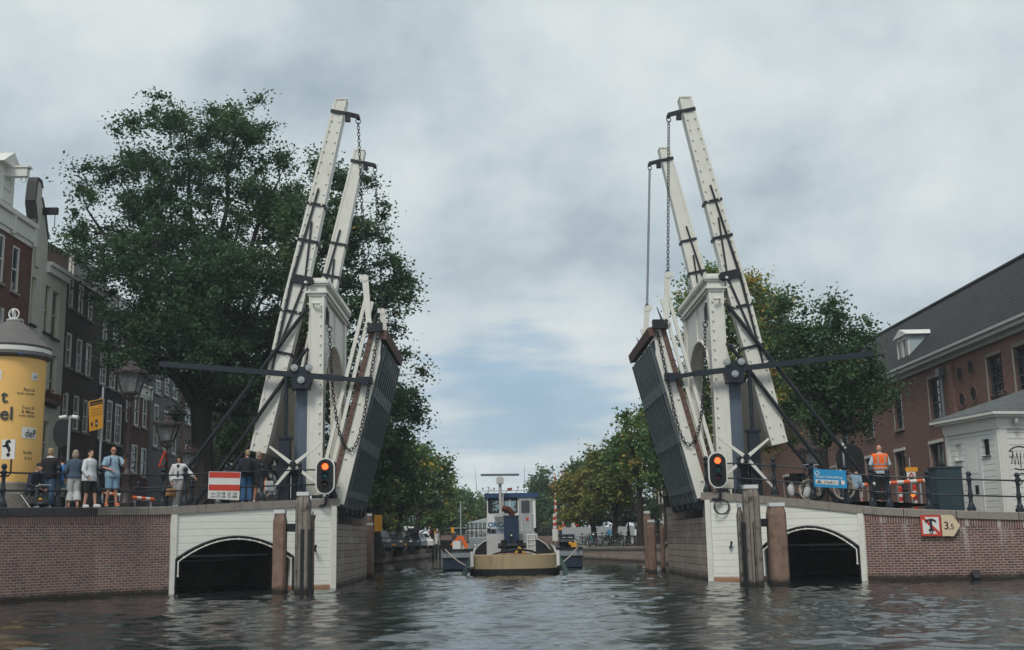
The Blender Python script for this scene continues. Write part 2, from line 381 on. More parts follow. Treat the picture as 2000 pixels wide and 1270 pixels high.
def ground():
    g1 = MB()
    # left bank: the street behind the quay, the bridge head, then the low quay road further up the canal
    top = [Vector((p.x, p.y, p.z - .06)) for p in LW]
    for a, b in zip(top[:-1], top[1:]):
        g1.add([a, b, (-60, b.y + 3 if b is not top[-1] else 48, 2.7), (-60, a.y + 3 if a is not top[0] else 0, 2.7)], [(0, 1, 2, 3)])
    hb = [(-6.6, 43.0, 3.05), (-6.6, 52.2, 3.05), (-11.4, 52.2, 2.95), (-11.3, 40.2, 2.85)]
    g1.add(hb, [(0, 1, 2, 3)])
    g1.add([(-11.3, 40.2, 2.85), (-11.4, 52.2, 2.95), (-60, 58, 2.7), (-60, 48, 2.7)], [(0, 1, 2, 3)])
    g1.add([(-6.6, 52.2, 3.05), (-9.2, 56, 2.9), (-60, 58, 2.7), (-11.4, 52.2, 2.95)], [(0, 1, 2, 3)])
    g1.add([(-9.2, 56, 2.9), (-9.2, 70, 1.0), (-60, 70, 1.0), (-60, 58, 2.7)], [(0, 1, 2, 3)])
    g1.add([(-9.2, 70, 1.0), (-9.07, 84, .95), (-7.5, 104, .95), (-240, 104, .95), (-240, 70, 1.0)], [(0, 1, 2, 3, 4)])
    g1.add([(-7.5, 104, .95), (-7.0, 114, 1.75), (-240, 114, 1.75), (-240, 104, .95)], [(0, 1, 2, 3)])
    g1.add([(-7.0, 114, 1.75), (-7.0, 420, 1.75), (-240, 420, 1.75), (-240, 114, 1.75)], [(0, 1, 2, 3)])
    # right bank
    g1.add([(8.0, 43.3, 3.05), (12.4, 40.6, 2.46), (12.6, 52.5, 2.6), (7.9, 52.7, 3.05)], [(0, 1, 2, 3)])
    top = [Vector((p.x, p.y + .15, p.z - .06)) for p in RW]
    for a, b in zip(top[:-1], top[1:]):
        g1.add([a, b, (b.x + (60 if b is top[-1] else 0), 56, 2.45), (a.x, 56, 2.45)], [(0, 1, 2, 3)])
    g1.add([(7.9, 52.7, 3.05), (12.6, 52.5, 2.6), (13, 56, 2.45), (9.5, 56, 2.7)], [(0, 1, 2, 3)])
    g1.add([(11.2, 41.1, 2.66), (13.1, 40.5, 2.66), (15.3, 40.5, 2.5), (15.3, 48, 2.5), (11.2, 48, 2.7)], [(0, 1, 2, 3, 4)])
    g1.add([(9.5, 56, 2.7), (90, 56, 2.45), (240, 72, 1.1), (9.4, 70, 1.05)], [(0, 1, 2, 3)])
    g1.add([(9.4, 70, 1.05), (240, 72, 1.1), (240, 110, .95), (6.3, 110, .95), (6.3, 92, .9), (9.0, 76, 1.0)], [(0, 1, 2, 3, 4, 5)])
    g1.add([(6.3, 110, .95), (240, 110, .95), (240, 420, 1.75), (6.3, 118, 1.75)], [(0, 1, 2, 3)])
    o = g1.build('street', PAVE, org=(0, 0, 0)); tag(o, kind='structure')
ground()

def quay(name, label, pts, thick, zc, bm, stone, capthick=.26, over=.07, side=1, stones=None, sold=None):
    """a brick wall with its coping along pts; the land lies to the 'side' of the walking direction"""
    t = thing(name, label, 'quay wall', tuple(pts[len(pts) // 2].xy) + (0,))
    w = MB(); u = 0.0
    nr = []
    for i in range(len(pts)):
        d = (pts[min(i + 1, len(pts) - 1)] - pts[max(i - 1, 0)]); d.z = 0; d.normalize(); nr.append(Vector((-d.y, d.x, 0)) * side)
    for i in range(len(pts) - 1):
        a, b = pts[i], pts[i + 1]; L = (b - a).xy.length
        za, zb = a.z - capthick, b.z - capthick
        batter = .05
        P = [a.xyz - nr[i] * batter, b.xyz - nr[i + 1] * batter]
        P0 = [Vector((P[0].x, P[0].y, -.9)), Vector((P[1].x, P[1].y, -.9)), Vector((b.x, b.y, zb)), Vector((a.x, a.y, za))]
        k = len(w.f); w.add(P0, [(0, 1, 2, 3)]); w.uv[k] = [(u, -.9), (u + L, -.9), (u + L, zb), (u, za)]; u += L
        if sold:
            e0, e1 = nr[i] * -.012, nr[i + 1] * -.012; k = len(w.f)
            w.add([Vector((a.x, a.y, za - .26)) + e0, Vector((b.x, b.y, zb - .26)) + e1, Vector((b.x, b.y, zb)) + e1, Vector((a.x, a.y, za)) + e0], [(0, 1, 2, 3)], 1); w.uv[k] = [(u - L, .06), (u, .06), (u, .32), (u - L, .32)]
        q = [Vector((a.x, a.y, za)), Vector((b.x, b.y, zb)), Vector((b.x, b.y, zb)) + nr[i + 1] * thick, Vector((a.x, a.y, za)) + nr[i] * thick]
        w.add(q, [(0, 1, 2, 3)])
    w.build('brick_wall', [bm, sold or bm], t)
    # coping stones, each a block with a thin joint
    for i in range(len(pts) - 1):
        a, b = pts[i], pts[i + 1]; L = (b - a).length; n = max(1, round(L / 1.5))
        c = MB()
        for j in range(n):
            f0, f1 = j / n + .004 / n * 2, (j + 1) / n - .004 / n * 2
            A, B = a.lerp(b, f0), a.lerp(b, f1); na, nb = nr[i].lerp(nr[i + 1], f0), nr[i].lerp(nr[i + 1], f1)
            lo = Vector((0, 0, capthick)); P = []
            for p, nn in ((A, na), (B, nb)):
                o_, i_ = p - nn * over, p + nn * (thick + .05)
                P += [o_ - lo, i_ - lo, i_, o_ - Vector((0, 0, .025)), o_ + nn * .03]
            # section: outer-bottom, inner-bottom, inner-top, outer-top(bevelled)
            sec = [0, 1, 2, 4, 3]; k = 5
            fs = [tuple(sec), tuple(5 + q for q in sec[::-1])]
            for e in range(5): fs.append((sec[e], sec[(e + 1) % 5], 5 + sec[(e + 1) % 5], 5 + sec[e])[::-1])
            c.add(P, fs)
        c.build('coping', stone[i] if isinstance(stone, list) else stone, t)
    return t
quay('quay_wall', 'red brick quay wall with dark and grey coping stones below the group of spectators', LW, .6, 0, QBRICK, [DARKSTONE, DARKSTONE, DARKSTONE, GRANITE, GRANITE], side=1, sold=SOLDIER)
quay('quay_wall', 'curved dark red brick quay wall with white lime streaks carrying the anchor sign', RW, .6, 0, QBRICK_R, GRANITE, side=1, sold=SOLDIER_R)
def low_quay(label, pts, side):
    quay('quay_wall', label, [Vector(p) for p in pts], .5, 0, QLOW, GRANITE, capthick=.18, side=side)
low_quay('low stone quay wall below the row of parked cars', [(-9.2, 54, 2.5), (-9.2, 70, 1.0), (-9.07, 84, .95), (-7.5, 104, .95), (-7.0, 112, 1.75), (-7.0, 118, 1.75)], 1)
low_quay('low stone quay wall with dry grass in front of the parked bicycles', [(9.5, 55, 2.6), (9.4, 70, 1.05), (9.0, 76, 1.0), (6.3, 92, .9), (6.3, 116, 1.3)], -1)

# ================================================================ the drawbridge, one half per side
def chain_mesh(mb, pts, pitch=.15, w=.055, r=.016, big_ends=True):
    """oval links threaded along a polyline"""
    pts = [Vector(p) for p in pts]; seg = [(b - a).length for a, b in zip(pts[:-1], pts[1:])]; tot = sum(seg)
    n = int(tot / pitch)
    def pos(s):
        for a, b, l in zip(pts[:-1], pts[1:], seg):
            if s <= l: return a.lerp(b, s / l)
            s -= l
        return pts[-1].copy()
    for i in range(n):
        c = pos((i + .5) * tot / n); d = (pos(min(tot, (i + .9) * tot / n)) - pos((i + .1) * tot / n)).normalized()
        a = d.cross(Vector((0, 1, 0))); a.normalize(); b = d.cross(a)
        if i % 2: a = (a * .45 + b * .89).normalized()
        else: a = (a * .92 - b * .38).normalized()
        k = 1.9 if big_ends and i in (0, n - 1) else 1.0
        L = pitch * .66 * min(k, 1.25)
        ring = [c + d * (L * math.sin(t)) + a * (w * k * math.cos(t)) for t in [2 * math.pi * j / 10 for j in range(10)]]
        mb.tube(ring, r * (1.25 if k > 1 else 1), 5, closed=True)

def catenary(a, low, b, n=40):
    """a hanging chain through a, its lowest point and b"""
    out = []
    for (p, q, flip) in ((a, low, False), (low, b, True)):
        p, q = Vector(p), Vector(q)
        for i in range(n // 2 + (1 if flip else 0)):
            t = i / (n // 2)
            tt = (1 - (1 - t) ** 1.0); x = p.lerp(q, tt)
            zt = (q.z + (p.z - q.z) * (1 - t) ** 2.6) if not flip else (p.z + (q.z - p.z) * t ** 2.6)
            e = t if not flip else 1 - t
            out.append(Vector((x.x, x.y, zt)))
    return out

def half(side, A, B, yo, nm):
    X = lambda s: CX + side * s
    P = lambda s, y, z: Vector((X(s), y + yo, z))
    YN, YF = 42.9, 48.7        # fronts of the near and the far column
    # ---- abutment -------------------------------------------------
    ab = thing('bridge_abutment', f'white boarded bridge abutment with a dark arched passage, {nm} the open drawbridge', 'bridge abutment', (A.x, A.y, 0))
    d = (B - A).normalized(); nrm = Vector((d.y, -d.x, 0)); nrm = nrm if nrm.y < 0 else -nrm; L = (B - A).length
    zt = lambda u: 2.88 + (((2.60 if side < 0 else 2.22) - 2.88) * (u / L) ** 1.25)
    pxs = ((572, 1087), (343, 1085)) if side < 0 else ((1487, 1068), (1678, 1065))
    hole = []
    for px, py in pxs: hole.append((on_plane(px, py, A, nrm) - A).dot(d))
    u0, u1 = hole; uc, hw = (u0 + u1) / 2, (u1 - u0) / 2; zj, za = (1.12, 1.84)
    az = lambda u: zj + (za - zj) * (1 - ((u - uc) / hw) ** 2)
    us = sorted(set([0.0, L] + list(np.linspace(u0, u1, 25)) + list(np.linspace(0, u0, 4)) + list(np.linspace(u1, L, 3))))
    pt = lambda u, z, n=0.0: Vector((A.x, A.y, 0)) + d * u + nrm * n + Vector((0, 0, z))
    fw = MB()
    for a, b in zip(us[:-1], us[1:]):
        ins = a >= u0 - 1e-6 and b <= u1 + 1e-6
        la, lb = (az(a), az(b)) if ins else (-.6, -.6)
        q = [pt(a, la), pt(b, lb), pt(b, zt(b)), pt(a, zt(a))]
        k = len(fw.f); fw.add(q if side > 0 else q[::-1], [(0, 1, 2, 3)])
        uvq = [(a, la), (b, lb), (b, zt(b)), (a, zt(a))]; fw.uv[k] = uvq if side > 0 else uvq[::-1]
        if ins: fw.add([pt(a, la), pt(b, lb), pt(b, lb, -.5), pt(a, la, -.5)], [(0, 1, 2, 3)])
    for u in (u0, u1): fw.add([pt(u, -.6), pt(u, zj), pt(u, zj, -.5), pt(u, -.6, -.5)], [(0, 1, 2, 3)])
    fw.build('boarded_front', CLAD, ab)
    um = (u0 - .25) if side < 0 else u0 - .2
    for u in (.10, L - .12, um):
        tr = MB(); tr.bar(pt(u, -.5, .03), pt(u, zt(u) - .002, .03), .2 if u != um else .09, .075 if u != um else .05, nrm)
        for zz_ in (np.arange(.2, 2.4, .55) if u != um else ()): tr.ball(pt(u, zz_, .07), .022, 6)
        tr.build('corner_trim', WHITE, ab)
    for rr, off, col, nn in ((.035, .0, IRON, 'arch_edge'), (.026, -.085, WHITE, 'arch_rail')):
        p = MB(); line = [pt(u0 - off, .15 if rr < .03 else -.4, .05)] + [pt(uc + (u - uc) * (hw + off) / hw, az(u) + off, .05) for u in np.linspace(u0, u1, 22)] + [pt(u1 + off, .55 if rr < .03 else -.4, .05)]
        p.tube(line, rr, 6)
        if rr < .03:
            for q in line[1::2]: p.ball(q, .042, 6)
        p.build(nn, col, ab, smooth=True)
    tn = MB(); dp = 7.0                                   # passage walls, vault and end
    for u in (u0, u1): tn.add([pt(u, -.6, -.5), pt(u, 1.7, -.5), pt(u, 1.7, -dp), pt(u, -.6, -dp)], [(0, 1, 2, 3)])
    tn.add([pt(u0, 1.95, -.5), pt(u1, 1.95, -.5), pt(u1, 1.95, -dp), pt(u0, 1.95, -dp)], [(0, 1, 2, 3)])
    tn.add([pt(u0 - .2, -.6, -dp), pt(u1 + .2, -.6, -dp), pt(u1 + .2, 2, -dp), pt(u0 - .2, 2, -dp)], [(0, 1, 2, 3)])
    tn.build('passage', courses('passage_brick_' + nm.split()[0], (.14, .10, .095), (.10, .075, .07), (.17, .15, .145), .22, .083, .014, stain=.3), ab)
    for n_, z_ in ((-3.0, 1.18), (-6.9, .95)): bm_ = MB(); bm_.bar(pt(u0 + .02, z_, n_), pt(u1 - .02, z_, n_), .12, .07); bm_.build('passage_beam', GALV, ab)
    # timber side towards the shipping channel, with the pocket the leaf hinges in
    y0, y1 = A.y, (52.07 if side < 0 else 53.0); sx = A.x
    sw = MB(); ins_ = -side
    def side_panel(ya, yb, z0, z1): sw.span((sx, ya, z0), (sx + side * .45, yb, z1))
    side_panel(y0 + .03, 43.05 + yo, -.6, 2.86); side_panel(43.05 + yo, 50.3 + yo, -.6, 2.25); side_panel(50.3 + yo, y1, -.6, 2.55)
    sw.build('timber_side', PLANK, ab)
    pk = MB(); pk.span((sx + side * .46, 43.05 + yo, 1.5), (sx + side * .6, y1, 3.0)); pk.span((sx + side * .46, y1 - .1, -.6), (sx + side * 6, y1, 2.8)); pk.build('pocket_wall', DARKSTONE, ab)
    rp = MB(); rp.span((sx - side * .02, 51.0 + yo, 2.552), (sx + side * .9, y1 + .02, 2.86)); rp.span((sx + side * .05, 50.3 + yo, 2.552), (sx + side * .5, 50.6 + yo, 2.75)); rp.build('rear_block', GRANITE, ab)
    cp = MB()                                            # granite coping in long stones
    n = 5
    for j in range(n):
        a, b = L * (j / n) - (.12 if j == 0 else -.006), L * ((j + 1) / n) - .006
        q = [pt(a, zt(max(a, 0)) + .004, .06), pt(b, zt(b) + .004, .06), pt(b, zt(b) + .275, .06), pt(a, zt(max(a, 0)) + .275, .06)]
        cp.prism(q, -nrm * .75)
    cp.span((sx - side * .1, A.y + .03, 2.864), (sx + side * .55, 43.05 + yo, 3.154))
    cp.build('coping', GRANITE, ab)

    # ---- gate portal ---------------------------------------------
    gp = thing('bridge_gate', f'white riveted steel gate portal with arched lintel and cornice, {nm} the channel', 'bridge gate', P(7.6, YN, 2.9))
    sA, sB = 7.34, 7.92
    for yy, z0 in ((YN, 3.30), (YF, 2.95)):
        c = MB(); c.span(P(sA, yy, z0), P(sB, yy + .55, 10.8))
        c.bar(P(sA + .04, yy - .012, z0), P(sA + .04, yy - .012, 10.8), .08, .03, (0, 1, 0)); c.bar(P(sB - .03, yy - .012, z0), P(sB - .03, yy - .012, 10.8), .06, .03, (0, 1, 0))
        for zz_ in np.arange(3.75, 10.6, .37):
            c.box(P(sA + .12, yy - .03, zz_), (.06, .05, .05)); c.box(P(sB + .03, yy + .06, zz_ + .1), (.09, .05, .05)); c.box(P(sA - .03, yy + .5, zz_ + .1), (.08, .05, .04))
        c.build('column', WHITE, gp)
    # lintel panel with its arch (in the plane of the canal's length)
    ya, yb = YN + .55, YF; ym, hy = (ya + yb) / 2, (yb - ya) / 2 - .1
    zs, zap = 7.1, 9.35
    lp = MB(); ys = np.linspace(ya, yb, 31)
    def arch(y):
        t = min(1, abs(y - ym) / hy); return zs + (zap - zs) * math.sqrt(max(0, 1 - t ** 2.2)) if t < 1 else 6.2
    for a, b in zip(ys[:-1], ys[1:]):
        la, lb = arch(a), arch(b)
        for s_, m_ in ((sA + .08, 0), (sB - .08, 0)): lp.add([P(s_, a, la), P(s_, b, lb), P(s_, b, 10.8), P(s_, a, 10.8)], [(0, 1, 2, 3)], m_)
        lp.add([P(sA + .08, a, la), P(sA + .08, b, lb), P(sB - .08, b, lb), P(sB - .08, a, la)], [(0, 1, 2, 3)])
    lp.build('arched_lintel', WHITE, gp)
    am = MB()
    for s_ in (sA + .05, sB - .05):
        am.tube([P(s_, y, max(arch(y), 6.3)) for y in np.linspace(ym - hy * .995, ym + hy * .995, 27)], .05, 6)
    for y in np.linspace(ym - hy * .97, ym + hy * .97, 21): am.ball(P(7.63, y, arch(y) - .01), .045, 6)
    am.box(P(sA + .05, ym, 10.0), (.06, .1, 1.4)); am.build('arch_moulding', WHITE, gp, smooth=True)
    for y in (YN + .7, YF - .15):
        kb = MB(); kb.bar(P(7.63, y, 3.2), P(7.63, y, 7.2), .4, .12, (0, 1, 0)); kb.build('jamb', WHITE, gp)
    co = MB(); ye = YF + .55
    for e, z0, z1 in ((.05, 10.8, 10.9), (.12, 10.9, 10.98), (.05, 10.98, 11.2), (.12, 11.2, 11.27), (.17, 11.27, 11.36), (.08, 11.36, 11.44), (.02, 11.44, 11.5)):
        co.span(P(sA - e, YN - e, z0), P(sB + e, ye + e, z1))
    for y in np.arange(YN - .1, ye + .1, .16): co.box(P(sA - .17, y, 11.40), (.05, .07, .05)); co.box(P(sA - .12, y, 11.225), (.06, .07, .04))
    co.build('cornice', WHITE, gp)
    for y, z0, s1 in ((YN - .2, 10.3, sB + 5.35), (YN - .2, 8.75, sB + 4.1), (YF + .3, 10.2, sB + 5.55)):
        r_ = MB(); r_.tube([P(sB - .05, YN + .2 if y < YN else y, z0 + .1), P(sB + .1, y, z0 - .1), P(s1, y, 2.95)], .075, 8); r_.box(P(s1, y, 2.9), (.35, .3, .3)); r_.build('stay_rod', IRON, gp, smooth=True)
    sc = MB(); cb = P(sA + .28, YN - .16, 10.5); sc.tube([cb + Vector((-side * -.12, 0, 0)), cb + Vector((-side * .14, -.05, -.03))], .055, 8); sc.tube([cb + Vector((side * .12, 0, 0)), cb + Vector((side * .12, .16, -.12))], .03, 6)
    sc.build('security_camera', TRIM, gp, smooth=True)
    hk = MB(); hk.bar(P(sA - .04, YN + .3, 9.95), P(abs(CX - at(643, 640, 42.65).x), YN - .25, at(643, 640, 42.65).z), .05, .05); hk.box(P(sA - .05, YN + .5, 10.05), (.12, .16, .5)); hk.box(P(sA - .02, YN + .5, 10.35), (.1, .14, .2)); hk.build('chain_hook', IRON, gp)

    # ---- balance beams -------------------------------------------
    bf = thing('balance_frame', f'two tall white riveted balance beams with counterweight leaning over the water, {nm} the channel', 'balance beams', P(8.4, YN, 11.2))
    e0, e1 = Vector((9.72, 4.92)), Vector((6.80, 18.66))   # (s, z) of the axis at the tail and at the tip
    ax = (e1 - e0).normalized(); nn = Vector((ax.y, -ax.x))   # nn points outwards (away from the channel)
    def bs(t): return e0.lerp(e1, t)
    def bw(t): return .31 + (.09 * (t / .42) if t < .42 else .09 - .165 * (t - .42) / .58)
    straps_near = ((.69, .13), (.585, .14), (.385, .12), (.27, .12)); TIPY = (YN - .05, YF + .15)
    for bi, yy in enumerate(TIPY):
        b_ = MB(); ts = [0, .42, 1.0]; dep = .5
        for t0, t1 in zip(ts[:-1], ts[1:]):
            q = [bs(t0) - nn * bw(t0), bs(t0) + nn * bw(t0), bs(t1) + nn * bw(t1), bs(t1) - nn * bw(t1)]
            b_.prism([P(v.x, yy, v.y) for v in q], (0, dep, 0))
        for sg in (-1, 1):     # raised edge flanges with rivets
            for yq in (yy - .012, yy + dep + .012):
                for t0, t1 in zip(ts[:-1], ts[1:]):
                    a, b2 = bs(t0) + nn * (sg * (bw(t0) - .045)), bs(t1) + nn * (sg * (bw(t1) - .045))
                    b_.bar(P(a.x, yq, a.y), P(b2.x, yq, b2.y), .09, .024, (0, 1, 0))
            if bi == 0:
                for t in np.arange(.02, .99, .0305):
                    v = bs(t) + nn * (sg * (bw(t) - .1)); b_.box(P(v.x, yy - .03, v.y), (.055, .06, .055))
        v = bs(1.0); b_.box(P(v.x, yy + dep / 2, v.y + .02), (.48, .56, .06))
        b_.build('balance_beam', WHITE, bf)
        st_ = MB()
        sl_ = straps_near if bi == 0 else ((.69, .13), (.585, .14), (.4, .12))
        for t, hh in sl_:
            a, b2 = bs(t) - nn * (bw(t) + .035), bs(t) + nn * (bw(t) + .02)
            st_.bar(P(a.x, yy - .03, a.y), P(b2.x, yy - .03, b2.y), hh * .8, .05, (0, 1, 0)); st_.bar(P(a.x, yy - .03, a.y), P(a.x, yy + dep + .04, a.y), hh * .8, .04, (nn.x * side, 0, nn.y))
        p0, p1 = bs(.735), bs(.22)
        k0, k1 = bs(.735) + nn * .03, bs(.47) + nn * .22
        st_.bar(P(k0.x, yy - .05, k0.y), P(k1.x, yy - .05, k1.y), .07, .04, (0, 1, 0), w1=.11)
        k2 = bs(.22) + nn * .18; st_.bar(P(k1.x, yy - .05, k1.y), P(k2.x, yy - .05, k2.y), .11, .04, (0, 1, 0), w1=.07)
        k3 = bs(.64) + nn * .0; k4 = bs(.47) - nn * .27; k5 = bs(.28) + nn * .12
        st_.bar(P(k3.x, yy - .05, k3.y), P(k4.x, yy - .05, k4.y), .07, .04, (0, 1, 0)); st_.bar(P(k4.x, yy - .05, k4.y), P(k5.x, yy - .05, k5.y), .085, .04, (0, 1, 0))
        a, b2 = bs(.475) - nn * .5, bs(.475) + nn * .26
        st_.bar(P(a.x, yy - .07, a.y), P(b2.x, yy - .07, b2.y), .34, .08, (0, 1, 0)); st_.tube([P(a.x, yy - .25, a.y), P(a.x, yy + dep, a.y)], .13, 10)
        st_.build('iron_strap', IRON, bf)
        br = MB(); a, b2 = bs(.962) - nn * -.27, bs(.962) - nn * .33; tip = Vector((6.12, 17.95))
        br.bar(P(a.x, yy - .03, a.y), P(b2.x, yy - .03, b2.y), .13, .06, (0, 1, 0)); br.bar(P(b2.x, yy - .0, b2.y), P(tip.x, yy + .1, tip.y + .03), .16, .12, (0, 1, 0))
        br.box(P((b2.x + tip.x) / 2 + .16, yy + .06, tip.y - .06), (.2, .16, .26)); br.tube([P(tip.x, yy - .06, tip.y), P(tip.x, yy + .26, tip.y)], .08, 8)
        br.build('chain_bracket', IRON, bf)
    cw = MB(); i0 = bs(.005) - nn * .30; i1 = bs(.19) - nn * .30; o1, o0 = bs(.19) + nn * .33, bs(.005) + nn * .33
    cw.prism([P(v.x, YN + .455, v.y) for v in (i0, i1, o1, o0)], (0, YF - YN - .26, 0)); cw.build('counterweight', CWEIGHT, bf)
    # ---- the raised leaf ------------------------------------------
    lf = thing('bridge_leaf', f'raised bridge leaf with brown timber deck and dark steel stringers, {nm} the channel', 'bridge leaf', P(6.6, YN, 3.1))
    h0, h1 = Vector((6.60, 2.95)), Vector((5.04, 9.35))
    lx = (h1 - h0).normalized(); ln = Vector((lx.y, -lx.x))    # ln: out of the road surface, away from the channel
    LL = (h1 - h0).length; Q = lambda t, n_, y: P(h0.x + lx.x * t + ln.x * n_, y, h0.y + lx.y * t + ln.y * n_)
    gy0, gy1 = YN - .15, YF + .62; 
    for y in (gy0, gy1 - .18):
        gd = MB(); gd.prism([Q(0.0, .02, y), Q(LL - 1.1, .02, y), Q(LL - .55, -.28 + .42, y), Q(LL, .2, y), Q(LL, .34, y), Q(0, .34, y)] if False else [Q(0, -.08, y), Q(LL - 1.0, -.08, y), Q(LL - .8, -.02, y), Q(LL - .25, .06, y), Q(LL, .08, y), Q(LL, .36, y), Q(0, .36, y)], (0, .18, 0))
        for t in np.arange(.6, LL - .6, 1.05): gd.box(Q(t, .27, y - .02), (.09, .05, .05)); 
        gd.build('girder', WHITE, lf)
    dk = MB()
    for i in range(26):
        a = .1 + i * (LL - .1) / 26; dk.bar(Q(a, .455, gy0 - .06), Q(a, .455, gy1 + .06), .185, (LL - .1) / 26 - .014, (lx.x * side, 0, lx.y))
    dk.build('deck', DECKWOOD, lf)
    for i in range(10):
        y = gy0 + .3 + i * (gy1 - gy0 - .6) / 9
        s_ = MB(); s_.bar(Q(-.1, -.02, y), Q(LL - .5, -.02, y), .05, .26, (ln.x * side, 0, ln.y)); s_.bar(Q(-.1, -.155, y), Q(LL - .5, -.155, y), .11, .02, (ln.x * side, 0, ln.y)); s_.build('stringer', RIBS, lf)
    for t, w_ in ((.45, .25), (LL * .36, .42), (LL * .66, .42)):
        cbm = MB(); cbm.bar(Q(t, -.06, gy0 + .19), Q(t, -.06, gy1 - .19), .17, w_, (lx.x * side, 0, lx.y)); cbm.build('cross_beam', RIBS, lf)
    pl = MB(); pl.bar(Q(LL * .5, .30, gy0 + .2), Q(LL * .5, .30, gy1 - .2), .06, LL - .5, (lx.x * side, 0, lx.y)); pl.build('deck_plate', BLACK, lf)
    tb = MB(); tb.bar(Q(LL - .12, .0, gy0 - .12), Q(LL - .12, .0, gy1 + .12), .26, .34, (lx.x * side, 0, lx.y)); tb.build('end_timber', DECKWOOD, lf)
    for y in (gy0 - .1, gy1 + .05):
        lk = MB(); lk.box(Q(LL + .08, .30, y), (.42, .34, .34)); lk.box(Q(LL - .06, .52, y), (.22, .3, .2)); lk.bar(Q(LL + .1, .5, y), Q(LL + .75, .45, y + .05), .08, .12, (0, 1, 0), w1=.02, h1=.05); lk.build('iron_fitting', IRON, lf); lk = MB(); lk.box(Q(4.62, .22, y), (.5, .3, .26)); lk.build('rod_bracket', IRON, lf)
    for i in range(5): hg = MB(); y = gy0 + .5 + i * (gy1 - gy0 - .9) / 4; hg.box(Q(.0, .1, y), (.5, .3, .7)); hg.tube([Q(-.25, .0, y - .3), Q(-.25, .0, y + .3)], .16, 8); hg.build('hinge', IRON, lf)
    rails = []
    for y in (gy0 - .02, gy1 - .1):
        hr = MB()
        for n0, n1, te in ((.93, 1.0, 7.72), (.65, .73, 7.6)):
            hr.bar(Q(.2, n0, y), Q(te, n1, y), .1, .13, (ln.x * side, 0, ln.y))
        lt = Q(8.42, 1.20, y - .08); lb = Q(6.71, .62, y - .08)
        hr.bar(lb, lt, .06, .2, (1, 0, 0), h1=.24); hr.box(lt + Vector((side * .12, 0, .03)), (.2, .07, .2)); hr.tube([lb + Vector((0, -.07, 0)), lb + Vector((0, .06, 0))], .16, 12); hr.tube([lt + Vector((0, -.05, 0)), lt + Vector((0, .05, 0))], .13, 12)
        hr.build('folding_handrail', WHITE, lf); rails.append(lt)
        pn = MB(); pn.tube([lb + Vector((0, -.11, 0)), lb + Vector((0, .1, 0))], .075, 8); pn.build('hinge_pin', IRON, lf)
    # chains: beam tips to the leaf, and the slack ones
    for (yy, lt) in zip(TIPY, rails):
        c = MB(); chain_mesh(c, [P(6.12, yy + .1, 17.85), lt + Vector((0, 0, .02))], .135, .05, .016); c.build('lifting_chain', IRON, bf, smooth=True)
    c = MB(); chain_mesh(c, [P(abs(CX - at(x_, y_, 42.65).x), YN - .25, at(x_, y_, 42.65).z) for x_, y_ in ((643, 640), (646, 700), (650, 760), (656, 812), (664, 851), (673, 872), (683, 880), (693, 873), (702, 851), (711, 812), (720, 757), (729, 705), (738, 655))], .14, .055, .017); c.build('slack_chain', IRON, lf, smooth=True)
    c = MB(); yf = gy1 + .1; chain_mesh(c, catenary(Q(LL - .9, .1, yf), Q(LL * .25, .35, yf), Q(LL * .2, .9, yf), 40), .16, .06, .018); c.build('slack_chain', IRON, lf, smooth=True)
    # ---- drive column and the rack that pushes the leaf -----------------
    dv = thing('bridge_drive', f'dark push rod across a blue grey drive column, {nm} the channel', 'bridge drive', P(8.2, YN, 2.9))
    c = MB(); c.span(P(7.95, YN + .0, 3.0), P(8.36, YN + .45, 7.35)); c.bar(P(7.95, YN - .01, 3.0), P(7.95, YN - .01, 7.35), .06, .03, (0, 1, 0)); c.bar(P(8.34, YN - .01, 3.0), P(8.34, YN - .01, 7.35), .06, .03, (0, 1, 0)); c.build('drive_column', STEELBLUE, dv)
    gx = MB(); yb_ = YN - .42
    gx.prism([P(7.78, yb_ - .06, 7.35), P(8.45, yb_ - .06, 7.35), P(8.45, yb_ - .06, 7.62), P(8.3, yb_ - .06, 7.72), P(8.28, yb_ - .06, 8.02), P(7.86, yb_ - .06, 8.02), P(7.72, yb_ - .06, 7.62)], (0, .5, 0)); gx.box(P(8.1, YN - .1, 7.28), (.6, .8, .14)); gx.build('gearbox', NAVY, dv)
    for s_, z_ in ((7.8, 7.98), (8.34, 7.98), (8.08, 7.52)):
        ro = MB(); ro.tube([P(s_, yb_ - .16, z_), P(s_, yb_ - .02, z_)], .13, 14); ro.tube([P(s_, yb_ - .19, z_), P(s_, yb_ - .02, z_)], .07, 10); ro.build('roller', GALV, dv, smooth=True)
    rd = MB(); p0, pm, p1 = P(13.35, yb_, 8.22), P(6.55, yb_, 7.56), P(5.75, yb_, 7.44)
    rd.bar(p0, pm, .14, .2); rd.bar(pm, p1, .1, .16); rd.box(p1 + Vector((0, 0, 0)), (.3, .2, .26)); rd.build('push_rod', NAVY, dv)
    # ---- guide post, hand windlass, traffic signal ---------------------
    gpst = thing('guide_post', f'slim dark post with a thick square foot, {nm} the channel behind the railing', 'post', P(8.66, YN - .35, 2.9))
    c = MB(); c.span(P(8.47, YN - .55, 2.95), P(8.87, YN - .15, 5.35)); c.span(P(8.42, YN - .6, 5.35), P(8.92, YN - .1, 5.43)); c.build('foot_box', NAVY, gpst)
    c = MB(); c.tube([P(8.66, YN - .35, 5.4), P(8.66, YN - .35, 7.72)], .075, 10); c.tube([P(8.66, YN - .35, 7.5), P(8.66, YN - .35, 7.8)], .1, 10); c.build('pipe', NAVY, gpst, smooth=True)
    wl = thing('hand_windlass', f'hand windlass with four tapered white spokes behind the railing, {nm} the channel', 'windlass', P(8.28, YN - .4, 4.35))
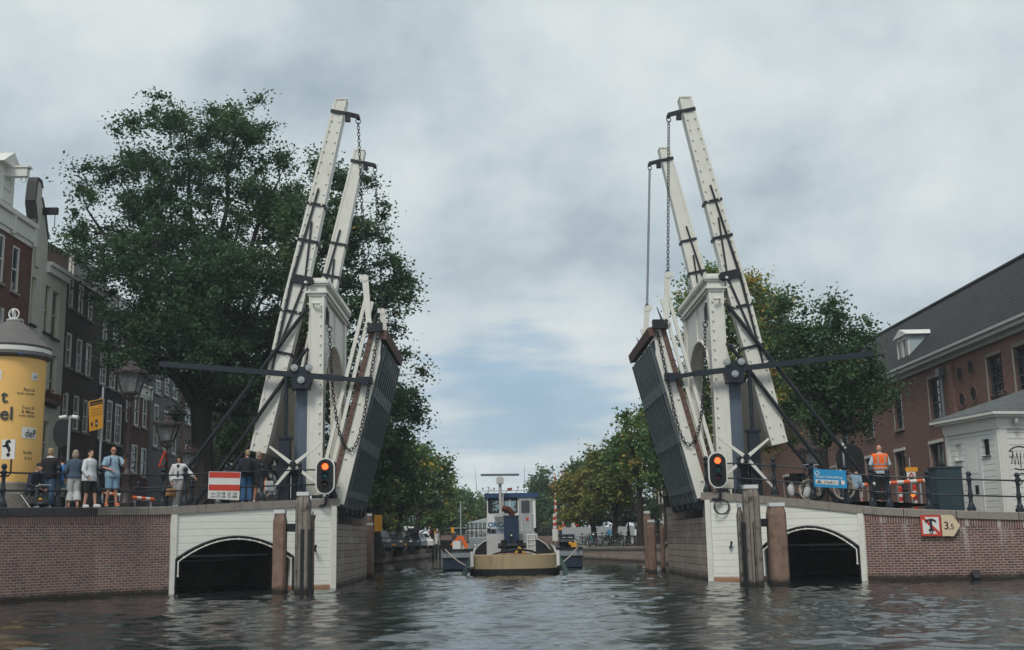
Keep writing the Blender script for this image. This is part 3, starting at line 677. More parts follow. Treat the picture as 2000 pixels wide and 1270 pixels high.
    hc = P(8.28, YN - .75, 4.38); c = MB(); c.tube([hc + Vector((0, -.12, 0)), hc + Vector((0, .9, 0))], .13, 10); c.box(hc + Vector((0, .6, -.75)), (.3, .3, 1.5)); c.build('hub', IRON, wl)
    for an, ll in ((38, 1.35), (142, 1.1), (230, 1.45), (322, 1.15)):
        v = Vector((math.cos(rad(an)) * -side * 1, -.02, math.sin(rad(an)))); c = MB(); c.bar(hc + v * .12, hc + v * ll, .13, .1, (0, 1, 0), w1=.07, h1=.06); c.build('spoke', WHITE, wl)
    return P, Q

PL, QL = half(-1, LA, LB, 0.0, 'left of')
PR, QR = half(1, RA, RB, .3, 'right of')
# ================================================================ buildings
def wall_holes(mb, O, ud, nv, us, zs, holes, depth=.16, m=0):
    """flat wall from O along ud (unit) for us=(u0,u1), zs=(z0,z1) with rectangular holes and their reveals"""
    O, ud, nv = Vector(O), Vector(ud), Vector(nv)
    ub = sorted({us[0], us[1], *[h[0] for h in holes], *[h[1] for h in holes]}); zb = sorted({zs[0], zs[1], *[h[2] for h in holes], *[h[3] for h in holes]})
    ub = [u for u in ub if us[0] <= u <= us[1]]; zb = [z for z in zb if zs[0] <= z <= zs[1]]
    p = lambda u, z, n=0: O + ud * u + nv * n + Vector((0, 0, z))
    flip = ud.cross(Vector((0, 0, 1))).dot(nv) < 0
    for a, b in zip(ub[:-1], ub[1:]):
        for c, d in zip(zb[:-1], zb[1:]):
            mu, mz = (a + b) / 2, (c + d) / 2
            if any(h[0] < mu < h[1] and h[2] < mz < h[3] for h in holes): continue
            q = [p(a, c), p(b, c), p(b, d), p(a, d)]; mb.add(q[::-1] if flip else q, [(0, 1, 2, 3)], m)
    for a, b, c, d in holes:
        for (x0, z0), (x1, z1) in (((a, c), (b, c)), ((b, c), (b, d)), ((b, d), (a, d)), ((a, d), (a, c))):
            mb.add([p(x0, z0), p(x1, z1), p(x1, z1, -depth), p(x0, z0, -depth)], [(0, 1, 2, 3)], m)
def window(par, O, ud, nv, h, frame=TRIM, sillm=GRANITE, cols=2, rows=2, fw=.09, depth=.09, rail=True, sill=True, thin=.035, pane=GLASS, lintel=None):
    O, ud, nv = Vector(O), Vector(ud), Vector(nv); a, b, c, d = h
    p = lambda u, z, n=0: O + ud * u + nv * n + Vector((0, 0, z)); w = MB(); n0 = -depth + .04
    w.bar(p(a + fw / 2, c, n0), p(a + fw / 2, d, n0), fw, .08, nv); w.bar(p(b - fw / 2, c, n0), p(b - fw / 2, d, n0), fw, .08, nv)
    w.bar(p(a + fw, d - fw / 2, n0), p(b - fw, d - fw / 2, n0), fw, .08, nv); w.bar(p(a + fw, c + fw / 2, n0), p(b - fw, c + fw / 2, n0), fw, .08, nv)
    for i in range(1, cols): u = a + fw + (b - a - 2 * fw) * i / cols; w.bar(p(u, c + fw, n0 - .015), p(u, d - fw, n0 - .015), thin, .04, nv)
    for j in range(1, rows):
        z = c + fw + (d - c - 2 * fw) * j / rows; t = .07 if (rail and j == rows // 2) else thin
        w.bar(p(a + fw, z, n0 - .005), p(b - fw, z, n0 - .005), t, .055, nv)
    f = w.build('window', frame, par)
    g_ = MB(); g_.bar(p((a + b) / 2, c + fw * .5, n0 - .045), p((a + b) / 2, d - fw * .5, n0 - .045), b - a - fw, .02, nv); g_.build('pane', pane, f)
    if sill: s = MB(); s.bar(p(a - .1, c - .06, .03), p(b + .1, c - .06, .03), .12, .16, nv); s.build('sill', sillm, f)
    if lintel: s = MB(); s.bar(p(a - .12, d + .09, .02), p(b + .12, d + .09, .02), .16, .08, nv); s.build('lintel', lintel, f)
    return f

XL = -23.0
def lh(px, py): q = atX(px, py, XL); return q.y, q.z
def lwin(x0, yt, x1, yb):
    ya, za = lh(x0, yt); _, zb = lh(x0, yb); yb_, _ = lh(x1, yt); return (ya, yb_, zb, za)
def left_house(name, label, y0, y1, ztop, wm, wins, wkw, roof=None, cornice=None, raw=False):
    t = thing(name, label, 'house', (XL, (y0 + y1) / 2, .6))
    w = MB(); O = (XL, 0, 0); holes = [q if raw else lwin(*q) for q in wins]
    wall_holes(w, O, (0, 1, 0), (1, 0, 0), (y0, y1), (.6, ztop), holes)
    D = 11
    w.add([(XL, y0, .6), (XL - D, y0, .6), (XL - D, y0, ztop), (XL, y0, ztop)], [(0, 1, 2, 3)]); w.add([(XL, y1, .6), (XL - D, y1, .6), (XL - D, y1, ztop), (XL, y1, ztop)], [(0, 1, 2, 3)])
    w.add([(XL - D, y0, .6), (XL - D, y1, .6), (XL - D, y1, ztop), (XL - D, y0, ztop)], [(0, 1, 2, 3)])
    w.build('wall', wm, t)
    for h, k in zip(holes, wkw if isinstance(wkw, list) else [wkw] * len(holes)): window(t, O, (0, 1, 0), (1, 0, 0), h, **k)
    if roof:
        r = MB(); zr = ztop + roof; r.prism([(XL - .1, y0 + .02, ztop), (XL - D, y0 + .02, ztop), (XL - D * .45, y0 + .02, zr)], (0, y1 - y0 - .04, 0)); r.build('roof', ROOFTILE, t)
    if cornice:
        c = MB(); hgt, out = cornice
        c.span((XL - .2, y0 + .02, ztop - hgt), (XL + out * .5, y1 - .02, ztop - hgt * .25)); c.span((XL - .2, y0 + .02, ztop - hgt * .25), (XL + out, y1 - .02, ztop)); c.span((XL - .2, y0 + .02, ztop - hgt * 1.25), (XL + out * .25, y1 - .02, ztop - hgt))
        n = max(2, int((y1 - y0) / 2.2))
        for i in range(n + 1): y = y0 + .2 + (y1 - y0 - .4) * i / n; c.span((XL + out * .5, y - .1, ztop - hgt * 1.2), (XL + out * .92, y + .1, ztop - hgt * .25))
        c.build('cornice', TRIM, t)
    return t
ROOFTILE = courses('dark_roof_tiles', (.075, .072, .08), (.045, .044, .052), (.010, .010, .012), .26, .38, .055, stain=.35, staincol=(.06, .06, .065), bump=.9, offset=0)
HBR1 = courses('red_house_brick', (.17, .065, .048), (.12, .05, .04), (.12, .08, .07), .22, .07, .01, stain=.2)
HBR2 = courses('dark_house_brick', (.085, .052, .045), (.058, .039, .036), (.06, .05, .048), .22, .07, .01, stain=.25, staincol=(.08, .06, .055))
HBR3 = courses('black_house_brick', (.02, .02, .024), (.016, .016, .02), (.02, .02, .024), .22, .07, .01, stain=.2, staincol=(.03, .03, .035))
HBR4 = courses('small_house_brick', (.15, .055, .045), (.10, .04, .036), (.09, .06, .055), .22, .07, .01, stain=.2)
HBR5 = courses('brown_house_brick', (.14, .075, .055), (.1, .06, .046), (.12, .1, .09), .22, .07, .01, stain=.3)
GREYW = mat('grey_plaster', (.50, .50, .44), .8, var=.1, dirt=.4, dirtcol=(.28, .28, .24))
SLATEW = mat('blue_black_paint', (.026, .030, .039), .6, var=.2)
GLASSL = glassy('pale_window_glass', (.10, .12, .125), .08)
y_a = lh(0, 600)[0] - 7; y_b = lh(57, 600)[0]; y_c = lh(128, 620)[0]; y_d = lh(195, 700)[0]; y_e = lh(246, 750)[0]; y_f = lh(294, 780)[0]; y_g = lh(352, 800)[0]; y_h = lh(420, 850)[0]
SASH = dict(cols=1, rows=2, pane=GLASS); SASH2 = dict(cols=2, rows=2, pane=GLASS); WIDE = dict(cols=2, rows=4, pane=GLASSL, fw=.14)
zc = lh(74, 446)[1]
t = left_house('canal_house', 'red brick canal house with heavy white cornice and hoist dormer behind the advertising column', y_a, y_b - .02, zc, HBR1,
    [(0, 455, 11, 552), (26, 478, 40, 570), (20, 606, 33, 665), (2, 600, 9, 655), (38, 620, 48, 690)], SASH, roof=3.0, cornice=(.95, .28))
dm = MB(); ya, yb = lh(2, 400)[0], lh(34, 400)[0]; zd = lh(2, 312)[1]
dm.span((XL - .2, ya, zc - .1), (XL - 3.2, yb, zd)); dm.build('dormer', TRIM, t)
dr = MB(); dr.prism([(XL + .1, ya - .25, zd), (XL + .1, yb + .25, zd), (XL + .1, (ya + yb) / 2, zd + .75)], (-3.6, 0, 0)); dr.build('dormer_roof', TRIM, t)
window(t, (XL - .12, 0, 0), (0, 1, 0), (1, 0, 0), (ya + .35, yb - .35, zc + .35, zd - .4), sill=False, **SASH)
hb = MB(); ym = (ya + yb) / 2; hb.bar((XL - .3, ym, zd - .25), (XL + .8, ym, zd - .25), .3, .42); hb.bar((XL - .3, ym, zd - .0), (XL + .9, ym, zd + .0), .42, .09); hb.torus((XL + .6, ym, zd - .6), .13, .03, (0, 1, 0), 10, 5); hb.build('hoist_beam', TRIM, t)
zc2 = lh(91, 512)[1]
gw = [(63, 540, 72, 634), (90, 556, 101, 650), (104, 567, 118, 660), (56, 668, 70, 700), (83, 683, 95, 786), (99, 692, 112, 792), (72, 835, 83, 900), (86, 822, 97, 905)]
t = left_house('canal_house', 'pale grey plastered canal house with a tall neck gable and black hoist beam', y_b + .02, y_c - .02, zc2 - .02, GREYW, gw, dict(cols=1, rows=2, pane=GLASS, depth=.2, sillm=BLACK, frame=CREAM, fw=.07), roof=None)
ygl = y_b + .02; ygr = lh(91, 500)[0]; zg = lh(75, 352)[1]; yt0, yt1 = lh(70, 380)[0], lh(82, 380)[0]
ga = MB(); prof = [(ygl, zc2 - .05), (ygr + .1, zc2 - .05), (ygr + .05, lh(91, 468)[1]), (lh(88, 420)[0], lh(88, 420)[1]), (yt1, lh(84, 390)[1]), (yt1, zg - .3), (yt1 - .2, zg), (yt0 + .1, zg), (yt0, zg - .3), (yt0 - .1, lh(69, 395)[1]), (ygl + .25, lh(64, 425)[1]), (ygl, lh(61, 440)[1])]
ga.prism([(XL + .01, y, z) for y, z in prof], (-.5, 0, 0)); ga.build('gable', GREYW, t)
gc = MB()
for (ya_, za_), (yb_, zb_) in zip(prof[2:-1], prof[3:]): gc.bar((XL - .2, ya_, za_ + .05), (XL - .2, yb_, zb_ + .05), .5, .14, (0, 0, 1))
gc.build('gable_coping', DARKSTONE, t)
aw = lwin(70, 452, 78, 522); w_ = MB(); w_.prism([(XL + .03, aw[0], aw[2]), (XL + .03, aw[1], aw[2]), (XL + .03, aw[1], aw[3] - .5), (XL + .03, (aw[0] + aw[1]) / 2, aw[3]), (XL + .03, aw[0], aw[3] - .5)], (.05, 0, 0)); w_.build('blind_arch', GREYW, t)
hb = MB(); y_, z_ = lh(84, 413); hb.bar((XL - .3, y_, z_), (XL + .75, y_, z_), .22, .34); hb.tube([(XL + .62, y_, z_ - .1), (XL + .62, y_, z_ - .85)], .02, 5); hb.torus((XL + .62, y_, z_ - .95), .1, .025, (0, 1, 0), 10, 5); hb.build('hoist_beam', BLACK, t)
co = MB(); co.span((XL - .3, ygr + .12, zc2 - .5), (XL + .18, y_c - .04, zc2 - .15)); co.span((XL - .3, ygr + .12, zc2 - .15), (XL + .28, y_c - .04, zc2 + .05)); co.build('cornice', TRIM, t)
for q in (gw[4], gw[5]):
    h = lwin(*q); fb = thing('flower_box', ('left' if q is gw[4] else 'right') + ' one of two brown flower boxes on the grey house', 'flower box', (XL + .15, h[0], h[2]), 'window boxes on the grey house')
    b_ = MB(); b_.span((XL + .12, h[0], h[2] + .0), (XL + .38, h[1], h[2] + .22)); b_.build('box', DECKWOOD, fb)
    b_ = MB()
    for i in range(70): b_.box((XL + .25 + RNG.normal(0, .09), RNG.uniform(h[0], h[1]), h[2] + .25 + abs(RNG.normal(0, .16))), (.09, .09, .05), Matrix.Rotation(RNG.uniform(0, 3), 3, 'X'))
    b_.build('flowers', mat('dry_flowers', (.12, .045, .035), .9, var=.4, scale=9), fb)
zt = lh(130, 491)[1]
left_house('canal_house', 'tall dark brown brick canal house with slim pale sash windows and a cream cornice', y_c + .02, y_d - .02, zt, HBR2,
    [(137, 540, 146, 600), (155, 555, 165, 612), (174, 570, 183, 625), (131, 648, 142, 716), (151, 660, 162, 726), (169, 669, 180, 735), (124, 765, 135, 835), (145, 771, 156, 840), (164, 780, 174, 845)], dict(cols=1, rows=2, pane=GLASSL, fw=.11), roof=3, cornice=(1.0, .28))
left_house('canal_house', 'black painted canal house with broad white framed windows beside the yellow notice', y_d + .02, y_e - .02, lh(200, 560)[1], HBR3,
    [(202, 620, 211, 665), (222, 632, 232, 672), (238, 640, 245, 678), (197, 683, 210, 751), (216, 692, 228, 759), (233, 701, 244, 766), (194, 775, 205, 858), (210, 780, 221, 863), (226, 787, 239, 868)], WIDE, roof=2.5, cornice=(.8, .22))
left_house('canal_house', 'low red brown brick canal house with a white parapet behind the street lamp', y_e + .02, y_f - .02, lh(272, 748)[1], HBR4,
    [(248, 766, 256, 824), (264, 771, 273, 832), (280, 777, 288, 836), (257, 867, 270, 924), (276, 874, 287, 931)], dict(cols=1, rows=2, pane=GLASS, fw=.12), roof=None, cornice=(.7, .2))
left_house('canal_house', 'blue black painted canal house with narrow white windows behind the second lamp', y_f + .02, y_g - .02, lh(300, 640)[1], SLATEW,
    [(305, 740, 315, 769), (323, 735, 331, 772), (339, 735, 348, 780), (302, 788, 311, 873), (321, 800, 329, 880), (338, 812, 346, 888)], WIDE, roof=2.5, cornice=(.9, .22))
left_house('canal_house', 'brown brick canal house with white windows partly hidden by the big tree', y_g + .02, y_h, lh(360, 640)[1], HBR5,
    [(363, 780, 377, 828), (388, 790, 400, 836), (362, 868, 374, 905), (388, 868, 399, 905), (365, 700, 378, 745), (390, 715, 402, 758)], WIDE, roof=2.5, cornice=(.8, .22))
y_i = y_h + .04
for k in range(4):
    h_ = (13.5, 15.5, 12.8, 14.6)[k]; wd = (7.2, 6.0, 8.0, 7.0)[k]
    zr_ = [(y_i + wd * f, y_i + wd * f + 1.1, z, z + 2.0) for z in (3.2, 6.4, 9.4) for f in (.12, .42, .72)]
    left_house('canal_house', ('brown brick canal house glimpsed just right of the big tree trunk', 'taller dark canal house seen between the tree trunk and the leaning white beam', 'wide reddish canal house behind the left counterweight', 'farthest grey brown canal house behind the left bank trees')[k], y_i, y_i + wd, h_, (HBR5, HBR2, HBR1, HBR2)[k], zr_, WIDE, roof=3.0, cornice=(.8, .22), raw=True); y_i += wd + .04

# ---------------------------------------------------------------- long brick building on the right bank
XR = 22.0
RBR = courses('brown_facade_brick', (.29, .125, .09), (.19, .088, .07), (.28, .22, .19), .23, .075, .013, stain=.3, staincol=(.2, .11, .085), stainscale=.3)
def rh(px, py): q = atX(px, py, XR); return q.y, q.z
def rwin(x0, yt, x1, yb):
    ya, zt_ = rh(x1, yt); _, zb = rh(x1, yb); yb_, _ = rh(x0, yt); return (ya, yb_, zb, zt_)
rb = thing('brick_building', 'long two storey brown brick building with a dark tiled roof and white gutter', 'building', (XR, 65, 1.5))
ZE = 10.3
H1 = [rwin(1977, 664, 2004, 755), rwin(1925, 686, 1954, 766), rwin(1812, 738, 1835, 820), rwin(1744, 764, 1760, 838), rwin(1689, 795, 1704, 858), rwin(1640, 815, 1653, 868), rwin(1580, 840, 1592, 885)]
zu = (sum(h[2] for h in H1[1:4]) / 3, sum(h[3] for h in H1[1:4]) / 3)
H1 = [(a, b, zu[0] - .1, zu[1]) for a, b, _, _ in H1]
H2 = [rwin(1816, 864, 1841, 930), rwin(1748, 880, 1767, 950), rwin(1691, 893, 1706, 960), rwin(1635, 905, 1648, 960), rwin(1578, 915, 1590, 965), rwin(1530, 925, 1540, 968)]
zt_ = sum(h[3] for h in H2[:3]) / 3; H2 = [(a, b, 1.9, zt_) for a, b, _, _ in H2]
holes = H1 + H2
w = MB(); wall_holes(w, (XR, 0, 0), (0, 1, 0), (-1, 0, 0), (38, 100), (.8, ZE), holes, depth=.28)
w.add([(XR, 38, .8), (XR + 9, 38, .8), (XR + 9, 38, ZE), (XR, 38, ZE)], [(0, 1, 2, 3)]); w.add([(XR, 100, .8), (XR + 9, 100, .8), (XR + 9, 100, ZE), (XR + 4.2, 100, 15), (XR, 100, ZE)], [(0, 1, 2, 3, 4)])
w.add([(XR + 9, 38, .8), (XR + 9, 100, .8), (XR + 9, 100, ZE), (XR + 9, 38, ZE)], [(0, 1, 2, 3)])
w.span((XR - .14, rh(1858, 740)[0] - .45, .8), (XR - .001, rh(1858, 740)[0] + .05, ZE - .6)); w.build('wall', RBR, rb)
for h in H1: window(rb, (XR, 0, 0), (0, 1, 0), (-1, 0, 0), h, frame=mat('grey_window_frame', (.09, .095, .10), .5) if 'grey_window_frame' not in MATS else MATS['grey_window_frame'], cols=3, rows=5, depth=.2, fw=.08, thin=.03, lintel=GRANITE)
for h in H2: window(rb, (XR, 0, 0), (0, 1, 0), (-1, 0, 0), h, frame=MATS['grey_window_frame'], cols=2, rows=4, depth=.2, fw=.08, thin=.03, lintel=TRIM)
PST = mat('pale_stone', (.40, .38, .35), .7)
for a, b, c, d in H1 + H2: jb = MB(); jb.span((XR - .012, b + .002, c), (XR + .25, b + .16, d)); jb.build('window_jamb', PST, rb)
for px, py in ((1875, 731), (1897, 718), (1880, 781), (1902, 770)):
    y_, z_ = rh(px, py); ax = Matrix.Rotation(rad(-90), 3, 'Y'); f = MB(); f.lathe([(.32, -.01), (.32, .04), (.42, .04), (.42, -.01)], (XR, y_, z_), 20, 0, ax); f.lathe([(.31, .0), (.31, .015)], (XR, y_, z_), 20, 1, ax); f.build('round_opening', [RBR, BLACK], rb)
rf = MB(); XO = XR - .55; XRG = XR + 4.2; ZR = 15.0
rf.add([(XO, 37.5, ZE + .05), (XO, 100.4, ZE + .05), (XRG, 100.4, ZR), (XRG, 37.5, ZR)], [(0, 3, 2, 1)]); rf.add([(XRG, 37.5, ZR), (XRG, 100.4, ZR), (XR + 9.5, 100.4, ZE), (XR + 9.5, 37.5, ZE)], [(0, 3, 2, 1)])
rfo = rf.build('roof', ROOFTILE, rb); r2 = MB(); r2.tube([(XRG, 37.5, ZR + .03), (XRG, 100.4, ZR + .03)], .14, 8); r2.build('ridge', ROOFTILE, rfo)
gu = MB(); gu.span((XR - .2, 37.5, ZE - .5), (XR - .02, 100.3, ZE - .3)); gu.span((XR - .5, 37.5, ZE - .3), (XR - .02, 100.3, ZE - .1)); gu.span((XR - .62, 37.5, ZE - .1), (XR - .02, 100.3, ZE + .02)); gu.build('gutter', mat('dull_white_paint', (.42, .44, .43), .5, dirt=.3), rb)
for px in (1858, 1660): 
    y_, _ = rh(px, 740); dp = MB(); y_ += .9
    dp.tube([(XR - .16, y_, ZE - .7), (XR - .16, y_, .9)], .08, 8); dp.prism([(XR - .34, y_ - .25, ZE - .75), (XR - .34, y_ + .25, ZE - .75), (XR - .34, y_ + .16, ZE - 1.15), (XR - .34, y_ - .16, ZE - 1.15)], (.33, 0, 0)); dp.build('downpipe', mat('lead_grey', (.15, .17, .19), .5), rb, smooth=True)
# dormer
ya, yb = rh(1772, 700)[0], rh(1749, 706)[0]; xd = XR + .22; 
dmr = MB(); zs0, zs1 = ZE + .45, ZE + 1.85; xs = xd + 1.75
dmr.prism([(xd, ya, zs0 - .3), (xd, ya, zs1), (xs, ya, zs1)], (0, yb - ya, 0)); do = dmr.build('dormer', mat('pale_blue_grey_paint', (.36, .42, .45), .5), rb)
r3 = MB(); r3.prism([(xd - .22, ya - .22, zs1), (xd - .22, yb + .22, zs1), (xd - .22, (ya + yb) / 2, zs1 + .42)], (2.3, 0, 0)); r3.build('dormer_roof', TRIM, do)
f = MB(); f.span((xd - .08, ya + .02, zs0 - .32), (xd - .002, yb - .02, zs0 + .1)); 
for y_ in (ya + .1, (ya + yb) / 2, yb - .1): f.bar((xd - .05, y_, zs0 + .1), (xd - .05, y_, zs1 - .08), .14, .08, (1, 0, 0))
f.bar((xd - .05, ya, zs1 - .1), (xd - .05, yb, zs1 - .1), .2, .08, (1, 0, 0)); f.build('dormer_frame', TRIM, do)
f = MB(); f.span((xd - .03, ya + .1, zs0 + .1), (xd - .01, yb - .1, zs1 - .1)); f.build('dormer_pane', GLASS, do)

# houses far along the right bank
yy = 92.0
for k, (wd, h_, wm, lb) in enumerate(((7, 8.5, HBR5, 'brick house with white windows at the far bend of the right bank'), (8, 11.0, HBR2, 'taller dark brick house behind the yellowing trees of the right bank'), (9, 9.5, HBR4, 'red brown house farthest along the right bank'))):
    t = thing('canal_house', lb, 'house', (15.5, yy, .9)); X0 = 14.0 + k * .5
    hs = [(yy + wd * f, yy + wd * f + 1.0, z, z + 1.9) for z in (1.8, 4.6, 7.2)[:2 if h_ < 9 else 3] for f in (.1, .42, .74)]
    w = MB(); wall_holes(w, (X0, 0, 0), (0, 1, 0), (-1, 0, 0), (yy, yy + wd), (.8, h_), hs)
    hx = [(X0 + 1.0 + 2.2 * i, X0 + 2.0 + 2.2 * i, z, z + 1.9) for z in (1.8, 4.6) for i in range(3)]
    wall_holes(w, (0, yy, 0), (1, 0, 0), (0, -1, 0), (X0, X0 + 9), (.8, h_), hx); w.build('wall', wm, t)
    for h in hs: window(t, (X0, 0, 0), (0, 1, 0), (-1, 0, 0), h, **WIDE)
    for h in hx: window(t, (0, yy, 0), (1, 0, 0), (0, -1, 0), h, **WIDE)
    r = MB(); r.prism([(X0 - .2, yy - .1, h_), (X0 + 9, yy - .1, h_), (X0 + 4.5, yy - .1, h_ + 3.4)], (0, wd + .2, 0)); r.build('roof', ROOFTILE, t); yy += wd + .1
# ================================================================ trees
def leafmat(name, cols):
    m = bpy.data.materials.new(name); m.use_nodes = True; t = m.node_tree; t.nodes.clear(); q = NT(t)
    at_ = q.n('ShaderNodeAttribute', attribute_name='tint')
    c = q.ramp(at_.outputs['Fac'], [(p, k) for p, k in cols])
    d = q.n('ShaderNodeBsdfPrincipled', ins={'Base Color': c, 'Roughness': .6, 'Specular IOR Level': .25}); tr = q.n('ShaderNodeBsdfTranslucent', ins={0: q.mix(.5, c, (.10, .13, .02, 1))})
    mx = q.n('ShaderNodeMixShader', ins={0: .32, 1: d.outputs[0], 2: tr.outputs[0]}); q.n('ShaderNodeOutputMaterial', ins={0: mx.outputs[0]}); return m
LEAF_DARK = leafmat('dark_green_leaves', [(.0, (0.032, 0.069, 0.041)), (.4, (0.052, 0.110, 0.055)), (.7, (0.084, 0.160, 0.064)), (.9, (0.140, 0.194, 0.061)), (1.0, (0.281, 0.205, 0.045))])
LEAF_MID = leafmat('mid_green_leaves', [(.0, (0.042, 0.094, 0.042)), (.4, (0.079, 0.161, 0.062)), (.7, (0.135, 0.225, 0.069)), (.88, (0.250, 0.281, 0.073)), (1.0, (0.458, 0.292, 0.062))])
LEAF_YELLOW = leafmat('yellowing_leaves', [(.0, (0.059, 0.092, 0.030)), (.35, (0.126, 0.161, 0.043)), (.65, (0.236, 0.238, 0.059)), (.85, (0.338, 0.265, 0.068)), (1.0, (0.439, 0.255, 0.068))])
BARK = mat('bark', (.035, .03, .027), .9, var=.3, scale=5, bump=.6, bscale=9)
def crown(name, centers, radii, counts, size, m, parent, rg, tint0=.45, flat=.75):
    C = np.repeat(centers, counts, 0); Rr = np.repeat(radii, counts); n = len(C)
    d = rg.normal(size=(n, 3)); d /= np.linalg.norm(d, axis=1)[:, None]; rr = Rr * np.abs(rg.normal(0, .6, n)); rr = np.where(rr > Rr * 1.25, Rr * rg.random(n), rr)
    st_ = rg.normal(size=(len(centers), 3)); st_ /= np.linalg.norm(st_, axis=1)[:, None]; S3 = np.repeat(st_, counts, 0)
    d = d + S3 * (d * S3).sum(1)[:, None] * .9
    p = C + d * rr[:, None] * np.array([1, 1, flat])
    a = rg.normal(size=(n, 3)); a[:, 2] *= .6; a /= np.linalg.norm(a, axis=1)[:, None]
    b = np.cross(a, rg.normal(size=(n, 3))); b /= np.linalg.norm(b, axis=1)[:, None]
    s = size * rg.uniform(.65, 1.35, n)[:, None]
    V = np.stack([p - a * s * .5, p + b * s * .34 + a * s * .05, p + a * s * .55, p - b * s * .34 + a * s * .05], 1).reshape(-1, 3)
    org = np.array(ORG.get(parent.name, (0, 0, 0))); V = V - org
    me = bpy.data.meshes.new(name); me.vertices.add(4 * n); me.vertices.foreach_set('co', V.ravel())
    me.loops.add(4 * n); me.loops.foreach_set('vertex_index', np.arange(4 * n)); me.polygons.add(n)
    me.polygons.foreach_set('loop_start', np.arange(0, 4 * n, 4)); me.polygons.foreach_set('loop_total', np.full(n, 4)); me.update(calc_edges=True)
    ct = rg.normal(tint0, .16, len(centers)); tv = np.clip(np.repeat(ct, counts) + rg.normal(0, .13, n), 0, 1)
    at_ = me.attributes.new('tint', 'FLOAT', 'FACE'); at_.data.foreach_set('value', tv.astype(np.float32))
    me.materials.append(m); o = bpy.data.objects.new(name, me); COL.objects.link(o); o.parent = parent; ORG[o.name] = tuple(org); return o
def tree(label, base, blobs, m, size=.3, density=1.0, clump=.95, trunk=.42, lean=None, seed=1, tint=.45, kind='broadleaf_tree', forks=9, group=None):
    """base (x,y,z); blobs: (centre, (rx,ry,rz)) ellipsoids that make the crown"""
    rg = np.random.default_rng(seed); base = Vector(base); t = thing(kind, label, 'tree', tuple(base), group)
    cs = []; rs = []
    for c, r in blobs:
        vol = r[0] * r[1] * r[2]; n = max(5, int(density * 2.6 * (vol ** .80) / clump ** 2.2))
        for i in range(n):
            d = rg.normal(size=3); d /= np.linalg.norm(d); k = .32 + .68 * rg.random() ** .5; k *= 1 + .10 * rg.normal()
            cs.append(np.array(c) + d * np.array(r) * k); rs.append(clump * rg.uniform(.55, 1.2))
    cs = np.array(cs); rs = np.array(rs); cnt = np.maximum(8, (190 * density ** .3 * (rs / .95) ** 2 * (.26 / size) ** 1.6).astype(int))
    crown('crown', cs, rs, cnt, size, m, t, rg, tint)
    # trunk, limbs towards the blob centres, twigs to every clump
    mb = MB(); top = Vector(np.mean([b[0] for b in blobs], 0)); hz = top.z - base.z
    fork = base + Vector((0, 0, hz * .48)) + (Vector((top.x - base.x, top.y - base.y, 0)) * (.25 if lean is None else lean))
    mid = base.lerp(fork, .5) + Vector((rg.normal(0, .12), rg.normal(0, .12), 0))
    mb.tube([base - Vector((0, 0, .4)), base + Vector((0, 0, .15)), mid, fork], [trunk * 1.5, trunk * 1.15, trunk * .95, trunk * .85], 10)
    nodes = [(fork, trunk * .7)]
    order = sorted(range(len(blobs)), key=lambda i: -blobs[i][1][0])
    goals = [Vector(blobs[i][0]) + Vector((0, 0, blobs[i][1][2] * .35)) for i in order]
    while len(goals) < forks:
        i = int(rg.integers(len(blobs))); d = rg.normal(size=3); d /= np.linalg.norm(d); goals.append(Vector(np.array(blobs[i][0]) + d * np.array(blobs[i][1]) * .6))
    for gpt in goals:
        st = base.lerp(fork, rg.uniform(.8, 1.0)); k = 6; pts = []
        for i in range(k + 1):
            f = i / k; p = st.lerp(gpt, f); p.z += math.sin(f * math.pi) * .10 * (gpt - st).length * (1 if gpt.z > st.z else .5); p += Vector(rg.normal(0, .12, 3)) * (1 if 0 < i < k else 0); pts.append(p)
        r_ = trunk * rg.uniform(.26, .46); rad_ = [r_ * (1 - .82 * i / k) for i in range(k + 1)]; mb.tube(pts, rad_, 7)
        nodes += [(p, rr) for p, rr in zip(pts[1:], rad_[1:])]
    NP = np.array([tuple(p) for p, _ in nodes])
    for c in cs:
        i = int(np.argmin(((NP - c) ** 2).sum(1) + 4 * np.maximum(0, NP[:, 2] - c[2]) ** 2)); p0 = Vector(NP[i]); p1 = Vector(c); md = p0.lerp(p1, .5) + Vector(rg.normal(0, .15, 3)) + Vector((0, 0, .15))
        r_ = min(nodes[i][1] * .6, .02 + .012 * (p1 - p0).length); mb.tube([p0, md, p1], [r_, r_ * .7, .01], 4, cap=False)
    mb.build('trunk', BARK, t, smooth=True)
    return t
def pb(px, py, rx, ry, Y, dy=0, deep=.9):
    k = Y / FPX; c = at(px, py, Y); return ((c.x, c.y + dy, c.z), (rx * k, max(rx, ry) * k * deep, ry * k))
def gz(px, Y, z): q = at(px, 1000, Y); return (q.x, Y, z)
Y1 = 62
